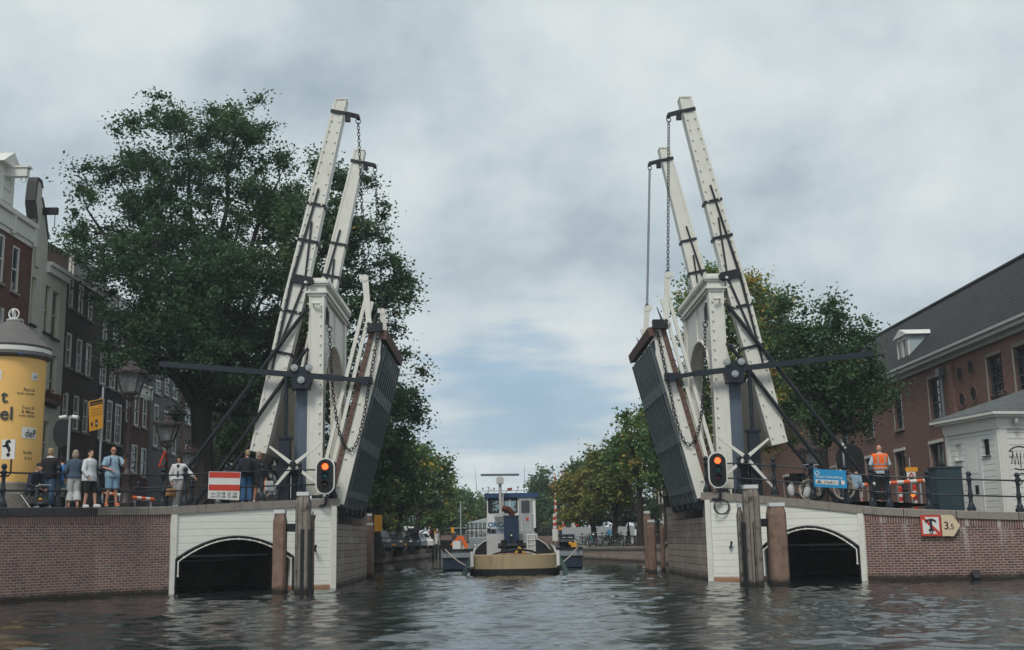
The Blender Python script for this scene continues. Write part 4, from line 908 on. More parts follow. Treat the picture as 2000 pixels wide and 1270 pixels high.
tree('huge dark green tree spreading over the canal houses behind the spectators', gz(392, Y1, 2.6),
     [pb(360, 285, 150, 90, Y1), pb(460, 300, 110, 105, Y1 + 1), pb(235, 390, 100, 95, Y1 - 1), pb(330, 430, 130, 100, Y1), pb(470, 460, 130, 120, Y1 + 1), pb(205, 480, 75, 60, Y1 - 2), pb(300, 570, 120, 75, Y1), pb(420, 620, 110, 95, Y1 + 2), pb(245, 640, 65, 65, Y1 - 3), pb(340, 690, 85, 60, Y1 - 2), pb(530, 600, 90, 120, Y1 + 2), pb(545, 380, 60, 90, Y1 + 1), pb(480, 700, 110, 80, Y1), pb(400, 540, 120, 90, Y1 - 2), pb(520, 700, 90, 90, Y1 + 3), pb(270, 690, 70, 50, Y1 - 3), pb(440, 780, 100, 60, Y1 + 3), pb(560, 740, 70, 100, Y1 + 3), pb(170, 430, 50, 60, Y1 - 1), pb(560, 500, 60, 90, Y1 + 2), pb(350, 600, 110, 80, Y1 - 3), pb(410, 700, 90, 70, Y1 - 3), pb(300, 500, 100, 80, Y1 - 3), pb(450, 560, 100, 90, Y1 - 3)],
     LEAF_DARK, .175, .86, .95, .62, lean=.5, seed=3, tint=.33, forks=14)
Y2 = 58
tree('leaning dark green tree behind the left bridge gate, its crown reaching over the water', gz(440, Y2, 2.7),
     [pb(655, 330, 60, 55, Y2 + 2), pb(690, 420, 75, 80, Y2 + 2), pb(640, 500, 90, 100, Y2 + 1), pb(720, 530, 75, 90, Y2 + 3), pb(735, 650, 75, 80, Y2 + 4), pb(650, 650, 90, 100, Y2 + 1), pb(775, 760, 66, 85, Y2 + 6), pb(770, 560, 40, 50, Y2 + 4), pb(790, 830, 50, 50, Y2 + 6), pb(700, 800, 90, 80, Y2 + 4), pb(600, 760, 90, 80, Y2 + 1), pb(590, 440, 45, 80, Y2 + 1)],
     LEAF_DARK, .175, 1.1, .95, .5, lean=.45, seed=8, tint=.36, forks=12)
row = 'trees along the left bank'
def lt(px, Y, blobs, m, lab, seed, **k):
    k = dict(k); k['density'] = k.get('density', 1) * 1.7; k['size'] = k.get('size', .3) * .8
    tree(lab, gz(px, Y, .95 if Y < 112 else 1.75), [pb(*b[:4], Y, b[4] if len(b) > 4 else 0) for b in blobs], m, seed=seed, group=row, **k)
lt(740, 72, [(740, 860, 65, 75), (700, 900, 60, 60), (770, 920, 45, 60), (720, 960, 60, 40)], LEAF_DARK, 'dark green tree just behind the raised left leaf', 11, size=.3, density=.8, trunk=.3, tint=.42)
lt(778, 84, [(790, 925, 50, 60), (770, 985, 50, 38), (815, 930, 30, 40)], LEAF_MID, 'yellow flecked tree above the parked cars', 12, size=.32, density=.85, trunk=.26, tint=.55)
lt(808, 94, [(835, 925, 42, 55), (840, 985, 38, 40)], LEAF_MID, 'taller green tree leaning out beyond the parked cars', 13, size=.34, density=.85, trunk=.26, tint=.42)
lt(838, 106, [(868, 965, 26, 40), (862, 1005, 28, 28)], LEAF_YELLOW, 'small ochre tree beside the far bridge on the left bank', 14, size=.36, trunk=.22, tint=.42)
lt(880, 150, [(895, 985, 32, 30), (925, 995, 32, 25), (900, 1015, 40, 20)], LEAF_MID, 'distant low tree behind the glass house', 15, size=.5, clump=1.3, trunk=.25, tint=.5)
lt(740, 88, [(700, 940, 70, 70), (745, 1000, 60, 40), (690, 1010, 50, 40)], LEAF_DARK, 'dark tree in the second row behind the left leaf', 31, size=.34, tint=.3)
lt(560, 78, [(560, 700, 90, 90), (500, 800, 80, 90), (600, 820, 70, 90), (450, 880, 80, 60)], LEAF_DARK, 'dark tree standing behind the left counterweight', 32, size=.28, density=.7, tint=.3)
lt(860, 118, [(850, 1000, 40, 35), (800, 1005, 50, 35), (880, 1020, 30, 22)], LEAF_DARK, 'dark tree in the second row beside the striped poles', 33, size=.42, tint=.35)
lt(935, 200, [(925, 1015, 40, 22), (950, 1028, 30, 16)], LEAF_DARK, 'most distant tree behind the glass house roof', 16, size=.6, clump=1.6, trunk=.3, tint=.5)
row = 'trees along the right bank'
tree('dark tree of two heads behind the striped barrier poles', gz(1062, 165, 1.75), [pb(1058, 945, 24, 28, 165), pb(1060, 985, 28, 40, 165), pb(1082, 990, 24, 35, 165), pb(1060, 1022, 38, 25, 165)], LEAF_DARK, .42, 2.6, 1.3, .3, seed=17, tint=.5, group=row)
lt(1075, 175, [(1060, 1030, 50, 22), (1100, 1020, 40, 30), (1020, 1035, 40, 16)], LEAF_DARK, 'wide low dark tree beyond the far bridge on the right', 34, size=.55, clump=1.5, tint=.4)
lt(1215, 112, [(1200, 985, 60, 40), (1150, 1005, 45, 25), (1255, 1000, 45, 35)], LEAF_DARK, 'dark tree in the second row behind the terrace', 35, size=.42, tint=.4)
lt(1128, 122, [(1125, 935, 26, 40), (1150, 920, 25, 35)], LEAF_DARK, 'dark green tree top rising behind the yellow trees', 18, size=.42, clump=1.2, trunk=.25, tint=.45)
lt(1160, 100, [(1150, 950, 50, 42), (1110, 970, 25, 38), (1135, 985, 45, 35), (1175, 925, 40, 40)], LEAF_YELLOW, 'ochre yellow tree above the café terrace on the right bank', 19, size=.34, density=.9, trunk=.24, tint=.55)
lt(1202, 88, [(1200, 920, 48, 55), (1180, 960, 45, 38), (1230, 950, 40, 40), (1215, 880, 40, 40)], LEAF_YELLOW, 'yellow green tree above the parked bicycles', 20, size=.32, density=.9, trunk=.24, tint=.36)
lt(1248, 78, [(1245, 850, 42, 60), (1270, 900, 42, 60), (1225, 900, 40, 40), (1285, 820, 40, 50)], LEAF_MID, 'mid green tree just left of the raised right leaf', 21, size=.3, density=.85, trunk=.24, tint=.62)
lt(1300, 70, [(1310, 860, 50, 70), (1290, 925, 40, 50), (1340, 800, 45, 70)], LEAF_MID, 'green tree hidden in part by the raised right leaf', 22, size=.3, density=.8, trunk=.26, tint=.45)
tree('tall yellowing tree behind the right bridge gate', gz(1450, 66, 2.2), [pb(1395, 590, 50, 60, 66), pb(1450, 600, 50, 55, 66), pb(1375, 670, 55, 70, 66), pb(1440, 690, 65, 60, 66), pb(1500, 620, 60, 45, 67), pb(1500, 700, 60, 70, 66), pb(1420, 780, 70, 70, 66), pb(1490, 830, 60, 50, 66), pb(1455, 550, 25, 25, 66), pb(1390, 540, 25, 25, 66), pb(1345, 620, 30, 50, 66), pb(1470, 770, 60, 70, 66), pb(1530, 780, 50, 70, 66), pb(1430, 850, 60, 35, 66), pb(1500, 660, 60, 60, 66)], LEAF_MID, .18, 1.5, .9, .34, seed=23, tint=.66, group=row)
tree('broad dark green tree in front of the long brick building', gz(1607, 55, 2.4), [pb(1600, 625, 60, 50, 55), pb(1660, 645, 50, 50, 55), pb(1560, 680, 65, 60, 55), pb(1640, 710, 85, 60, 55), pb(1590, 760, 90, 60, 55), pb(1690, 735, 48, 60, 55), pb(1660, 800, 65, 45, 55), pb(1570, 830, 60, 35, 55), pb(1540, 620, 35, 40, 55), pb(1610, 690, 70, 60, 55), pb(1700, 780, 45, 50, 55), pb(1625, 800, 60, 50, 55)], LEAF_DARK, .165, 1.2, .85, .27, seed=24, tint=.46, group=row)
# ================================================================ railings and things along the quays
def poly_at_px(pts, px, inset=0.0, land=None):
    """point of a ground polyline (moved 'inset' towards the land) that is seen at image column px"""
    best = None
    for a, b in zip(pts[:-1], pts[1:]):
        for i in range(60):
            p = a.lerp(b, i / 59); d = (b - a).copy(); d.z = 0; d.normalize(); n = Vector((-d.y, d.x, 0)); n = n if n.y > 0 else -n
            q = p + n * inset; v = q - EYEP; k = FPX / v.dot(F_); x = 1000 + v.dot(R_) * k
            if best is None or abs(x - px) < best[0]: best = (abs(x - px), q)
    return best[1]
LTOP = LW[1:] + [Vector((-9.5, 40.65, 3.0)), Vector((-8, 41.43, 3.1)), Vector((-6.05, 42.45, 3.16))]
RTOP = [Vector((7.45, 42.75, 3.16)), Vector((9, 41.9, 3.08)), Vector((10.6, 41.05, 2.85))] + RW
POSTPROF = [(.15, 0), (.15, .12), (.11, .15), (.105, .22), (.075, .26), (.062, .42), (.075, .46), (.085, .5), (.085, .58), (.07, .62), (.055, .8), (.065, .98), (.09, 1.02), (.09, 1.1), (.06, 1.13), (.05, 1.16), (.085, 1.21), (.09, 1.26), (.06, 1.32), (.0, 1.34)]
def railing(name, label, pts, z1=1.06, z2=.52, sc=1.0, sizes=None):
    t = thing(name, label, 'railing', tuple(pts[len(pts) // 2]))
    for i, p in enumerate(pts):
        m = MB(); m.lathe([(r * sc, z * sc) for r, z in POSTPROF], p, 10); m.build('post', NAVY, t, smooth=True)
    for h in (z1, z2):
        m = MB(); m.tube([p + Vector((0, 0, h * sc)) for p in pts], .03, 6); m.build('rail', NAVY, t, smooth=True)
    return t
lposts = [poly_at_px(LTOP, x, .28) for x in (-70, 2, 110, 193, 317, 360, 440, 511, 585, 654)]
railing('quay_railing', 'dark iron railing with turned posts in front of the left hand spectators', lposts)
rposts = [poly_at_px(RTOP, x, .28) for x in (1380, 1446, 1513, 1588, 1655, 1705, 1738, 1815, 1898, 1995, 2100)]
railing('quay_railing', 'dark iron railing with turned posts on the right quay carrying the blue sign', rposts)
railing('quay_railing', 'second smaller iron railing further back behind the woman with the straw bag', [Vector((-15.6, 44.8, 2.75)), Vector((-14.1, 45.2, 2.78)), Vector((-12.2, 45.8, 2.85)), Vector((-10.4, 46.4, 2.95)), Vector((-8.9, 47.0, 3.0))], sc=.95)

def signal(label, p):
    t = thing('traffic_signal', label, 'traffic light', (p.x, p.y, p.z - .65), 'bridge traffic lights')
    def oval(w, h, y0, y1, dz=0):
        a = [(w / 2 * math.cos(q), (h - w) / 2 + w / 2 * math.sin(q)) for q in np.linspace(0, math.pi, 15)]; a += [(-x, -z) for x, z in a]
        return [Vector((p.x + x, y0 + p.y, p.z + z)) for x, z in a], (0, y1 - y0, 0)
    m = MB(); m.prism(*oval(.70, 1.32, 0, .05)); m.build('white_rim', SIGNWHITE, t)
    m = MB(); m.prism(*oval(.60, 1.22, -.015, .02)); m.build('backboard', BLACK, t)
    for i, (c, em) in enumerate((((.9, .12, .03), ((1, .13, .03), 1.6)), ((.01, .07, .075), None), ((.05, .018, .015), None))):
        z = .34 - i * .32; h = MB(); h.span((p.x - .17, p.y - .04, p.z + z - .155), (p.x + .17, p.y - .015, p.z + z + .155)); hs = h.build('lamp_housing', IRON, t)
        l = MB(); l.lathe([(.12, 0), (.115, .02), (.07, .045), (.0, .05)], (p.x, p.y - .04, p.z + z), 18, 0, Matrix.Rotation(rad(90), 3, 'X'))
        nm_ = ('red_lamp_glow', 'green_lamp_glass', 'dark_red_lamp_glass')[i]
        l.build('lens', MATS.get(nm_) or mat(nm_, c, .25, emit=em), hs, smooth=True)
        v = MB(); rr = .135; pts = [Vector((p.x + rr * math.cos(q), 0, p.z + z + rr * math.sin(q))) for q in np.linspace(.1, math.pi - .1, 9)]
        for a, b in zip(pts[:-1], pts[1:]): v.add([a + Vector((0, p.y - .04, 0)), b + Vector((0, p.y - .04, 0)), b + Vector((0, p.y - .19, 0)), a + Vector((0, p.y - .19, 0))], [(0, 1, 2, 3)])
        v.build('visor', BLACK, hs)
    m = MB(); m.tube([(p.x + .05, p.y + .12, p.z), (p.x + .05, p.y + .12, p.z - .7), (p.x + .05, p.y + .02, p.z - .78), (p.x + .03, p.y - .0, p.z - .98), (p.x - .02, p.y + .03, p.z - 1.05), (p.x - .16, p.y + .06, p.z - 1.06), (p.x - .2, p.y + .14, p.z - 1.06)], .055, 8); m.build('bracket', IRON, t, smooth=True)
signal('red bridge traffic light on the coping beside the left leaf', at(635, 930, 42.05))
signal('red bridge traffic light on the coping beside the right leaf', at(1402, 918, 42.3))
cc = MB(); q = at(1409, 990, 42.3)
cc.torus(q, .27, .016, (0.1, 1, 0), 22, 6); cc.torus(q + Vector((.06, .03, -.02)), .26, .01, (0.2, 1, .1), 22, 5); cc.torus(q + Vector((.0, -.03, .01)), .262, .014, (-.1, 1, .05), 22, 5)
tag(cc.build('cable_coil', BLACK, None, True), 'black cable coil hanging under the right traffic light', 'cable')
for px, py, Y, lb in ((615, 1075, 41.9, 'small black mooring hook on the left white abutment'), (1427, 1068, 42.2, 'small black mooring hook on the right white abutment')):
    q = at(px, py, Y); m = MB(); m.tube([q + Vector((.0, .4, -.02)), q + Vector((0, 0, -.02)), q + Vector((.03, -.03, .12))], .035, 6); m.ball(q + Vector((.03, -.03, .15)), .05, 8); tag(m.build('mooring_hook', BLACK, None, True), lb, 'hook')

def board(name, label, cat, c4, mt, thick=.03, group=None):
    """flat board from four corners (tl, tr, br, bl); returns thing, right, up, normal"""
    tl, tr, br, bl = c4; t = thing(name, label, cat, tuple((bl + br) / 2), group)
    n = (tr - tl).cross(bl - tl).normalized(); n = n if n.y < 0 else -n
    m = MB(); m.prism(c4, -n * thick); m.build('panel', mt, t)
    return t, (tr - tl).normalized(), (tl - bl).normalized(), n
def corners(px, Yl, Yr):
    tl, tr, br, bl = [at(x, y, Y) for (x, y), Y in zip(px, (Yl, Yr, Yr, Yl))]; return [tl, tr, br, bl]
# red and white closure board on the left railing
c4 = corners(((408, 921), (470, 922), (467, 977), (406, 974)), 40.35, 40.7)
t, r, u, n = board('closure_board', 'red and white striped board with dates hung on the left railing', 'sign', c4, SIGNWHITE)
tl, bl = c4[0], c4[3]; Wd, Hh = (c4[1] - tl).length, (tl - bl).length; f = lambda x, z, d=.004: bl + r * (x * Wd) + u * (z * Hh) + n * d
for a, b in ((.77, .985), (.30, .52)):
    m = MB(); m.add([f(.015, a), f(.985, a), f(.985, b), f(.015, b)], [(0, 1, 2, 3)]); m.build('red_stripe', RED, t)
m = MB(); write(m, 'van 05-08- 22 16h', .125, f(.5, .155, .005), r, u, bold=.004); write(m, 't/m 07-08- 22 08h', .125, f(.5, .035, .005), r, u, bold=.004); m.build('lettering', BLACK, t)
# blue bridge name board on the right railing
c4 = corners(((1588, 916), (1652, 919), (1651, 954), (1587, 951)), 40.55, 40.05)
c4[2] = c4[1] + Vector((0, 0, -.62)); c4[3] = c4[0] + Vector((0, 0, -.62))
t, r, u, n = board('bridge_name_board', 'bright blue bridge board with a telephone number on the right railing', 'sign', c4, SKYBLUE)
bl = c4[3]; Wd, Hh = (c4[1] - c4[0]).length, .62; f = lambda x, z, d=.004: bl + r * (x * Wd) + u * (z * Hh) + n * d
m = MB(); m.add([f(.19, .17), f(.76, .17), f(.76, .42), f(.19, .42)], [(0, 1, 2, 3)]); m.add([f(.055, .17), f(.165, .17), f(.165, .42), f(.055, .42)], [(0, 1, 2, 3)]); m.add([f(.83, .2), f(.94, .2), f(.94, .43), f(.83, .43)], [(0, 1, 2, 3)]); m.build('white_field', SIGNWHITE, t)
m = MB(); write(m, '06-29683113', .155, f(.475, .205, .007), r, u, bold=.008); m.build('number_lettering', BLACK, t); m = MB(); m.tube([f(.08, .23, .01), f(.12, .25, .01), f(.145, .36, .01)], .012, 5); m.build('telephone_symbol', BLACK, t)
m = MB(); write(m, 'Walter Süskindbrug', .115, f(.055, .53, .007), r, u, 'LEFT', bold=.006); m.torus(f(.12, .78, .004), .065, .018, n, 14, 4); m.torus(f(.885, .315, .008), .03, .008, n, 10, 4); m.build('name_lettering', SIGNWHITE, t)
# no-anchoring sign with distance arrow on the right quay wall
def on_rwall(px, py): 
    a, b = RW[2], RW[3]; nn = Vector(((b - a).y, -(b - a).x, 0)).normalized(); return on_plane(px, py, a - Vector((0, 0, 0)) + nn * (.16 if nn.y < 0 else -.16), nn)
c4 = [on_rwall(*q) for q in ((1797, 1006), (1836, 1006), (1838, 1047), (1799, 1047))]
hgt = (c4[0] - c4[3]).length; c4[3] = c4[0] - Vector((0, 0, hgt)); c4[2] = c4[1] - Vector((0, 0, hgt))
t, r, u, n = board('anchor_sign', 'red framed no anchoring sign with a cream 3,5 arrow on the brick quay', 'sign', c4, RED, .04)
bl = c4[3]; Wd = (c4[1] - c4[0]).length; f = lambda x, z, d=.003: bl + r * (x * Wd) + u * (z * hgt) + n * d
m = MB(); m.add([f(.09, .1), f(.91, .1), f(.91, .9), f(.09, .9)], [(0, 1, 2, 3)]); m.build('white_field', SIGNWHITE, t)
m = MB(); m.add([f(.09, .9, .006), f(.09, .8, .006), f(.81, .1, .006), f(.91, .1, .006), f(.91, .2, .006), f(.19, .9, .006)], [(0, 1, 2, 3, 4, 5)]); m.build('red_bar', RED, t)
m = MB(); m.bar(f(.5, .26, .012), f(.5, .74, .012), .075, .012, n); m.bar(f(.36, .29, .012), f(.64, .29, .012), .05, .012, n); m.torus(f(.5, .2, .012), .045, .015, n, 12, 5)
arc = [f(.5 + .27 * math.cos(q), .62 + .17 * math.sin(q), .012) for q in np.linspace(.15, math.pi - .15, 11)]; m.tube(arc, [.012, .025, .03, .032, .034, .036, .034, .032, .03, .025, .012], 6); m.build('anchor_symbol', IRON, t)
m = MB(); A = f(1.04, 0, .0); w_ = Wd * .92
poly = [A, A + r * (w_ * .62), A + r * w_ + u * (hgt * .5), A + r * (w_ * .62) + u * hgt, A + u * hgt]; m.prism(poly, -n * .03); m.build('distance_arrow', mat('cream_sign', (.60, .49, .34), .5, var=.05), t)
m = MB(); write(m, '3', .36, A + r * (w_ * .25) + u * (hgt * .32) + n * .005, r, u, bold=.008); write(m, ',5', .25, A + r * (w_ * .52) + u * (hgt * .32) + n * .005, r, u, bold=.008); m.build('number_lettering', BLACK, t)
m = MB(); q = on_rwall(1908, 1121); m.tube([q + Vector((0, .2, 0)), q - n * -.02], .14, 12); m.build('drain', DARKSTONE, None); tag(bpy.data.objects['drain'], 'small round drain pipe low in the right quay wall', 'drain pipe')

# ---------------------------------------------------------------- fender posts in the water
def pile(mb, px0, px1, pyt, Y, zb=-.8, depth=.42, chamfer=.35):
    a, b = at(px0, pyt, Y), at(px1, pyt, Y); x0, x1, zt = a.x, b.x, (a.z + b.z) / 2
    c = .07; poly = lambda g_: [(x0 + g_, Y + c), (x0 + c + g_, Y + g_), (x1 - c - g_, Y + g_), (x1 - g_, Y + c), (x1 - g_, Y + depth - c), (x1 - c - g_, Y + depth), (x0 + c + g_, Y + depth), (x0 + g_, Y + depth - c)]
    lo, hi, tp = poly(0), poly(0), poly(.055); k = 8
    P = [(x, y, zb) for x, y in lo] + [(x, y, zt - chamfer) for x, y in hi] + [(x, y, zt - .1) for x, y in tp]
    F = [tuple(range(16, 24))] + [(i + j * 8, (i + 1) % 8 + j * 8, (i + 1) % 8 + 8 + j * 8, i + 8 + j * 8) for j in (0, 1) for i in range(8)]
    mb.add(P, F); return (x0 + .05, x1 - .05, Y, Y + depth, zt)
WETTIMBER = courses('fender_timber', (.25, .165, .125), (.22, .15, .115), (.2, .14, .11), .9, 30, .002, stain=.85, staincol=(.075, .058, .05), stainscale=2.3, bump=.4, dark=.95)
GREYTIMBER = courses('grey_fender_timber', (.27, .235, .20), (.22, .19, .165), (.06, .05, .045), .16, 30, .012, stain=.95, staincol=(.05, .042, .038), stainscale=3.2, bump=.8, dark=.95)
def fender(label, parts, brace=None, cap=True):
    x = at((parts[0][0] + parts[0][1]) / 2, 1150, parts[0][3]); t = thing('fender_post', label, 'mooring post', (x.x, parts[0][3], 0))
    for (a, b, yt, Y, dp, mt) in parts:
        m = MB(); r = pile(m, a, b, yt, Y, depth=dp); o = m.build('post', mt, t)
        if cap: c = MB(); c.span((r[0] - .015, r[2] + .03, r[4] - .1), (r[1] + .015, r[3] - .03, r[4] + .02)); c.build('white_cap', CAPMETAL, o)
    if brace:
        m = MB(); m.bar(at(brace[0], brace[1], brace[2]), at(brace[3], brace[4], brace[2]), .16, .26); m.build('brace', IRON, t)
    return t
fender('brown fender pile standing before the left white abutment', [(533, 558, 997, 38.2, .42, WETTIMBER)], (556, 1031, 38.45, 580, 1031))
fender('taller split grey fender pile beside the brown one, left of the channel', [(577, 605, 962, 37.9, .46, GREYTIMBER), (607, 613, 1000, 38.4, .3, WETTIMBER)])
for x0, x1 in ((587, 592), (602.5, 606)):
    m = MB(); a, b = at(x0, 1034, 37.86), at(x1, 1160, 37.86); m.span((a.x, 37.87, -.5), (b.x, 38.2, a.z)); m.build('slot', BLACK, bpy.data.objects['fender_post.001'])
fender('tall split grey fender pile before the right white abutment', [(1452, 1483, 948, 37.4, .46, GREYTIMBER), (1440, 1451, 985, 37.9, .34, GREYTIMBER)])
for x0, x1 in ((1455.5, 1458.5), (1472, 1478)):
    m = MB(); a, b = at(x0, 1020, 37.36), at(x1, 1160, 37.36); m.span((a.x, 37.37, -.5), (b.x, 37.7, a.z)); m.build('slot', BLACK, bpy.data.objects['fender_post.002'])
fender('broad cracked brown fender pile beside the right dark arch', [(1500, 1535, 983, 38.0, .5, WETTIMBER)], (1480, 1021, 38.3, 1503, 1021))
fender('pair of capped piles behind the left abutment at the far end', [(713, 729, 1022, 53.6, .4, WETTIMBER), (711, 727, 1004, 55.2, .4, WETTIMBER)])
fender('pair of capped piles behind the right abutment at the far end', [(1264, 1280, 1016, 53.2, .4, WETTIMBER), (1257, 1271, 999, 55, .4, WETTIMBER)])
fender('thin dark pile half hidden beside the right timber wall', [(1289, 1297, 1018, 55.5, .25, WETTIMBER)])

# ---------------------------------------------------------------- advertising column
ac = at(4, 985, 38.2); ac = Vector((ac.x, ac.y, 2.72))
AY = mat('yellow_poster', (.80, .48, .15), .6, var=.05)
t = thing('advertising_column', 'yellow poster advertising column with a grey cone roof at the left edge', 'advertising column', tuple(ac))
zz_ = lambda py: at(4, py, 38.2).z
def ring(nm_, prof, mt, n=48, smooth=True): m = MB(); m.lathe(prof, ac - Vector((0, 0, ac.z)), n); return m.build(nm_, mt, t, smooth)
RR = 1.11
ring('plinth', [(1.42, 2.5), (1.42, zz_(968)), (1.34, zz_(966)), (1.34, zz_(948)), (1.2, zz_(944))], GRANITE)
pst = ring('poster', [(RR, zz_(944)), (RR, zz_(704))], AY)
GR = mat('grey_zinc', (.12, .115, .11), .7, var=.2, dirt=.4)
ring('band', [(RR + .01, zz_(706)), (RR + .16, zz_(700)), (RR + .16, zz_(694)), (RR + .06, zz_(690)), (RR + .06, zz_(686))], GR)
bd = ring('lettered_band', [(RR + .1, zz_(699)), (RR + .15, zz_(697)), (RR + .15, zz_(686)), (RR + .08, zz_(684))], SIGNWHITE)
rfc = ring('cone_roof', [(RR + .14, zz_(684)), (RR + .16, zz_(681)), (RR + .05, zz_(676)), (.78, zz_(655)), (.42, zz_(636)), (.2, zz_(628))], GR)
m = MB(); b0 = Vector((ac.x, ac.y, zz_(628))); m.lathe([(.22, 0), (.24, .05), (.1, .1)], b0, 16); m.torus(b0 + Vector((0, 0, .25)), .17, .025, (0, 1, 0), 18, 6); m.torus(b0 + Vector((0, 0, .25)), .17, .025, (1, .2, 0), 18, 6); m.build('finial', SIGNWHITE, rfc, True)
phi0 = math.atan2(-ac.y, -ac.x)                         # direction from the column to the viewer
def wrap(px, py, R=RR + .006):
    """angle and height on the drum seen at a pixel"""
    d = ray(px, py); d = d / d.y; k = FPX
    # solve |C + d*s - axis| = R in plan
    ax_, ay_ = EYEP.x - ac.x, EYEP.y - ac.y; A = d.x ** 2 + d.y ** 2; B = 2 * (ax_ * d.x + ay_ * d.y); Cc = ax_ ** 2 + ay_ ** 2 - R * R
    disc = max(0, B * B - 4 * A * Cc); s = (-B - math.sqrt(disc)) / (2 * A); p = EYEP + d * s; return math.atan2(p.y - ac.y, p.x - ac.x), p.z
def cyl_text(mb, s, size, px, py, align='CENTER', bold=0, R=RR + .006, sx=1.0):
    a0, z0 = wrap(px, py); write(mb, s, size, (0, 0, 0), (1, 0, 0), (0, 0, 1), align, bold, 0, sx, fn=lambda x, y: Vector((ac.x + R * math.cos(a0 + x / R), ac.y + R * math.sin(a0 + x / R), z0 + y)))
m = MB(); cyl_text(m, 't', .60, 14.5, 786, 'RIGHT', .014, RR + .03); cyl_text(m, 'el', .60, 25.5, 820, 'RIGHT', .014, RR + .03)
for px, py, s, sz in ((72, 766, 'Patrick', .15), (72, 773, 'over wonen', .13), (71, 801, 'Yoeri &', .15), (71, 809, '& Milou', .15), (71, 816, 'over liefde', .13), (67, 888, 'Robin', .15), (66, 898, '& Eva', .13)): cyl_text(m, s, sz, px - 4, py, 'RIGHT', .004)
m.build('lettering', mat('poster_ink', (.03, .045, .05), .6), pst)
def cyl_patch(px0, px1, py0, py1, R=RR + .004, n=8):
    m = MB(); (a0, z1), (a1, z0) = wrap(px0, py0), wrap(px1, py1); A = np.linspace(a0, a1, n + 1); q = lambda a, z: Vector((ac.x + R * math.cos(a), ac.y + R * math.sin(a), z))
    for a, b in zip(A[:-1], A[1:]): m.add([q(a, z0), q(b, z0), q(b, z1), q(a, z1)], [(0, 1, 2, 3)])
    return m
s1 = cyl_patch(43, 69, 834, 858, RR + .008).build('white_label', SIGNWHITE, pst)
m = MB(); cyl_text(m, 'deBALIE', .34, 48, 853, 'LEFT', .008, RR + .02, .85); v = m; 
keep = MB(); amax, _ = wrap(69, 846)
for fc in m.f:
    if all(math.atan2(m.v[i][1] - ac.y, m.v[i][0] - ac.x) < amax for i in fc): keep.add([m.v[i] for i in fc], [tuple(range(len(fc)))])
keep.build('label_lettering', BLACK, pst)
s2 = cyl_patch(62, 73, 728, 744, RR + .008).build('white_label', SIGNWHITE, pst)
m = MB(); cyl_text(m, 'JUN', .16, 69, 740, 'CENTER', .005, RR + .012, .6); m.build('label_lettering', mat('ink_blue', (.02, .04, .12)), pst)
s3 = cyl_patch(0, 2.5, 722, 742, RR + .008).build('white_label', SIGNWHITE, pst)
m = MB()
for px0, px1 in ((34, 42), (74.5, 77)): q = cyl_patch(px0, px1, 688, 694, RR + .157, 3); m.add(q.v, q.f)
m.build('blue_square', mat('deep_blue', (.02, .06, .2)), bd)
m = MB(); cyl_text(m, 'RECLAME ZUIL', .13, 60, 693.5, 'CENTER', .003, RR + .158); m.build('band_lettering', mat('ink_blue_faint', (.12, .17, .3)), bd)
# question mark board on its own bracket
c4 = corners(((4, 859), (30, 858), (28, 897), (2, 897)), 36.6, 36.6)
t, r, u, n = board('question_board', 'white board with a reversed question mark in front of the yellow column', 'sign', c4, SIGNWHITE, .04)
m = MB(); write(m, '?', .72, (c4[2] + c4[3]) / 2 + u * .1 + n * .005 - r * .0, -r, u, bold=.025); write(m, '-', .5, c4[3] + r * .02 + u * .3 + n * .005, r, u, 'LEFT', bold=.02); m.build('lettering', BLACK, t)
m = MB(); b = (c4[2] * .75 + c4[3] * .25); m.tube([b + Vector((0, .03, .1)), b + Vector((0, .03, -.42)), b + Vector((-.06, .03, -.52)), b + Vector((-.9, .05, -.55))], .03, 6); m.build('bracket', IRON, t, True)

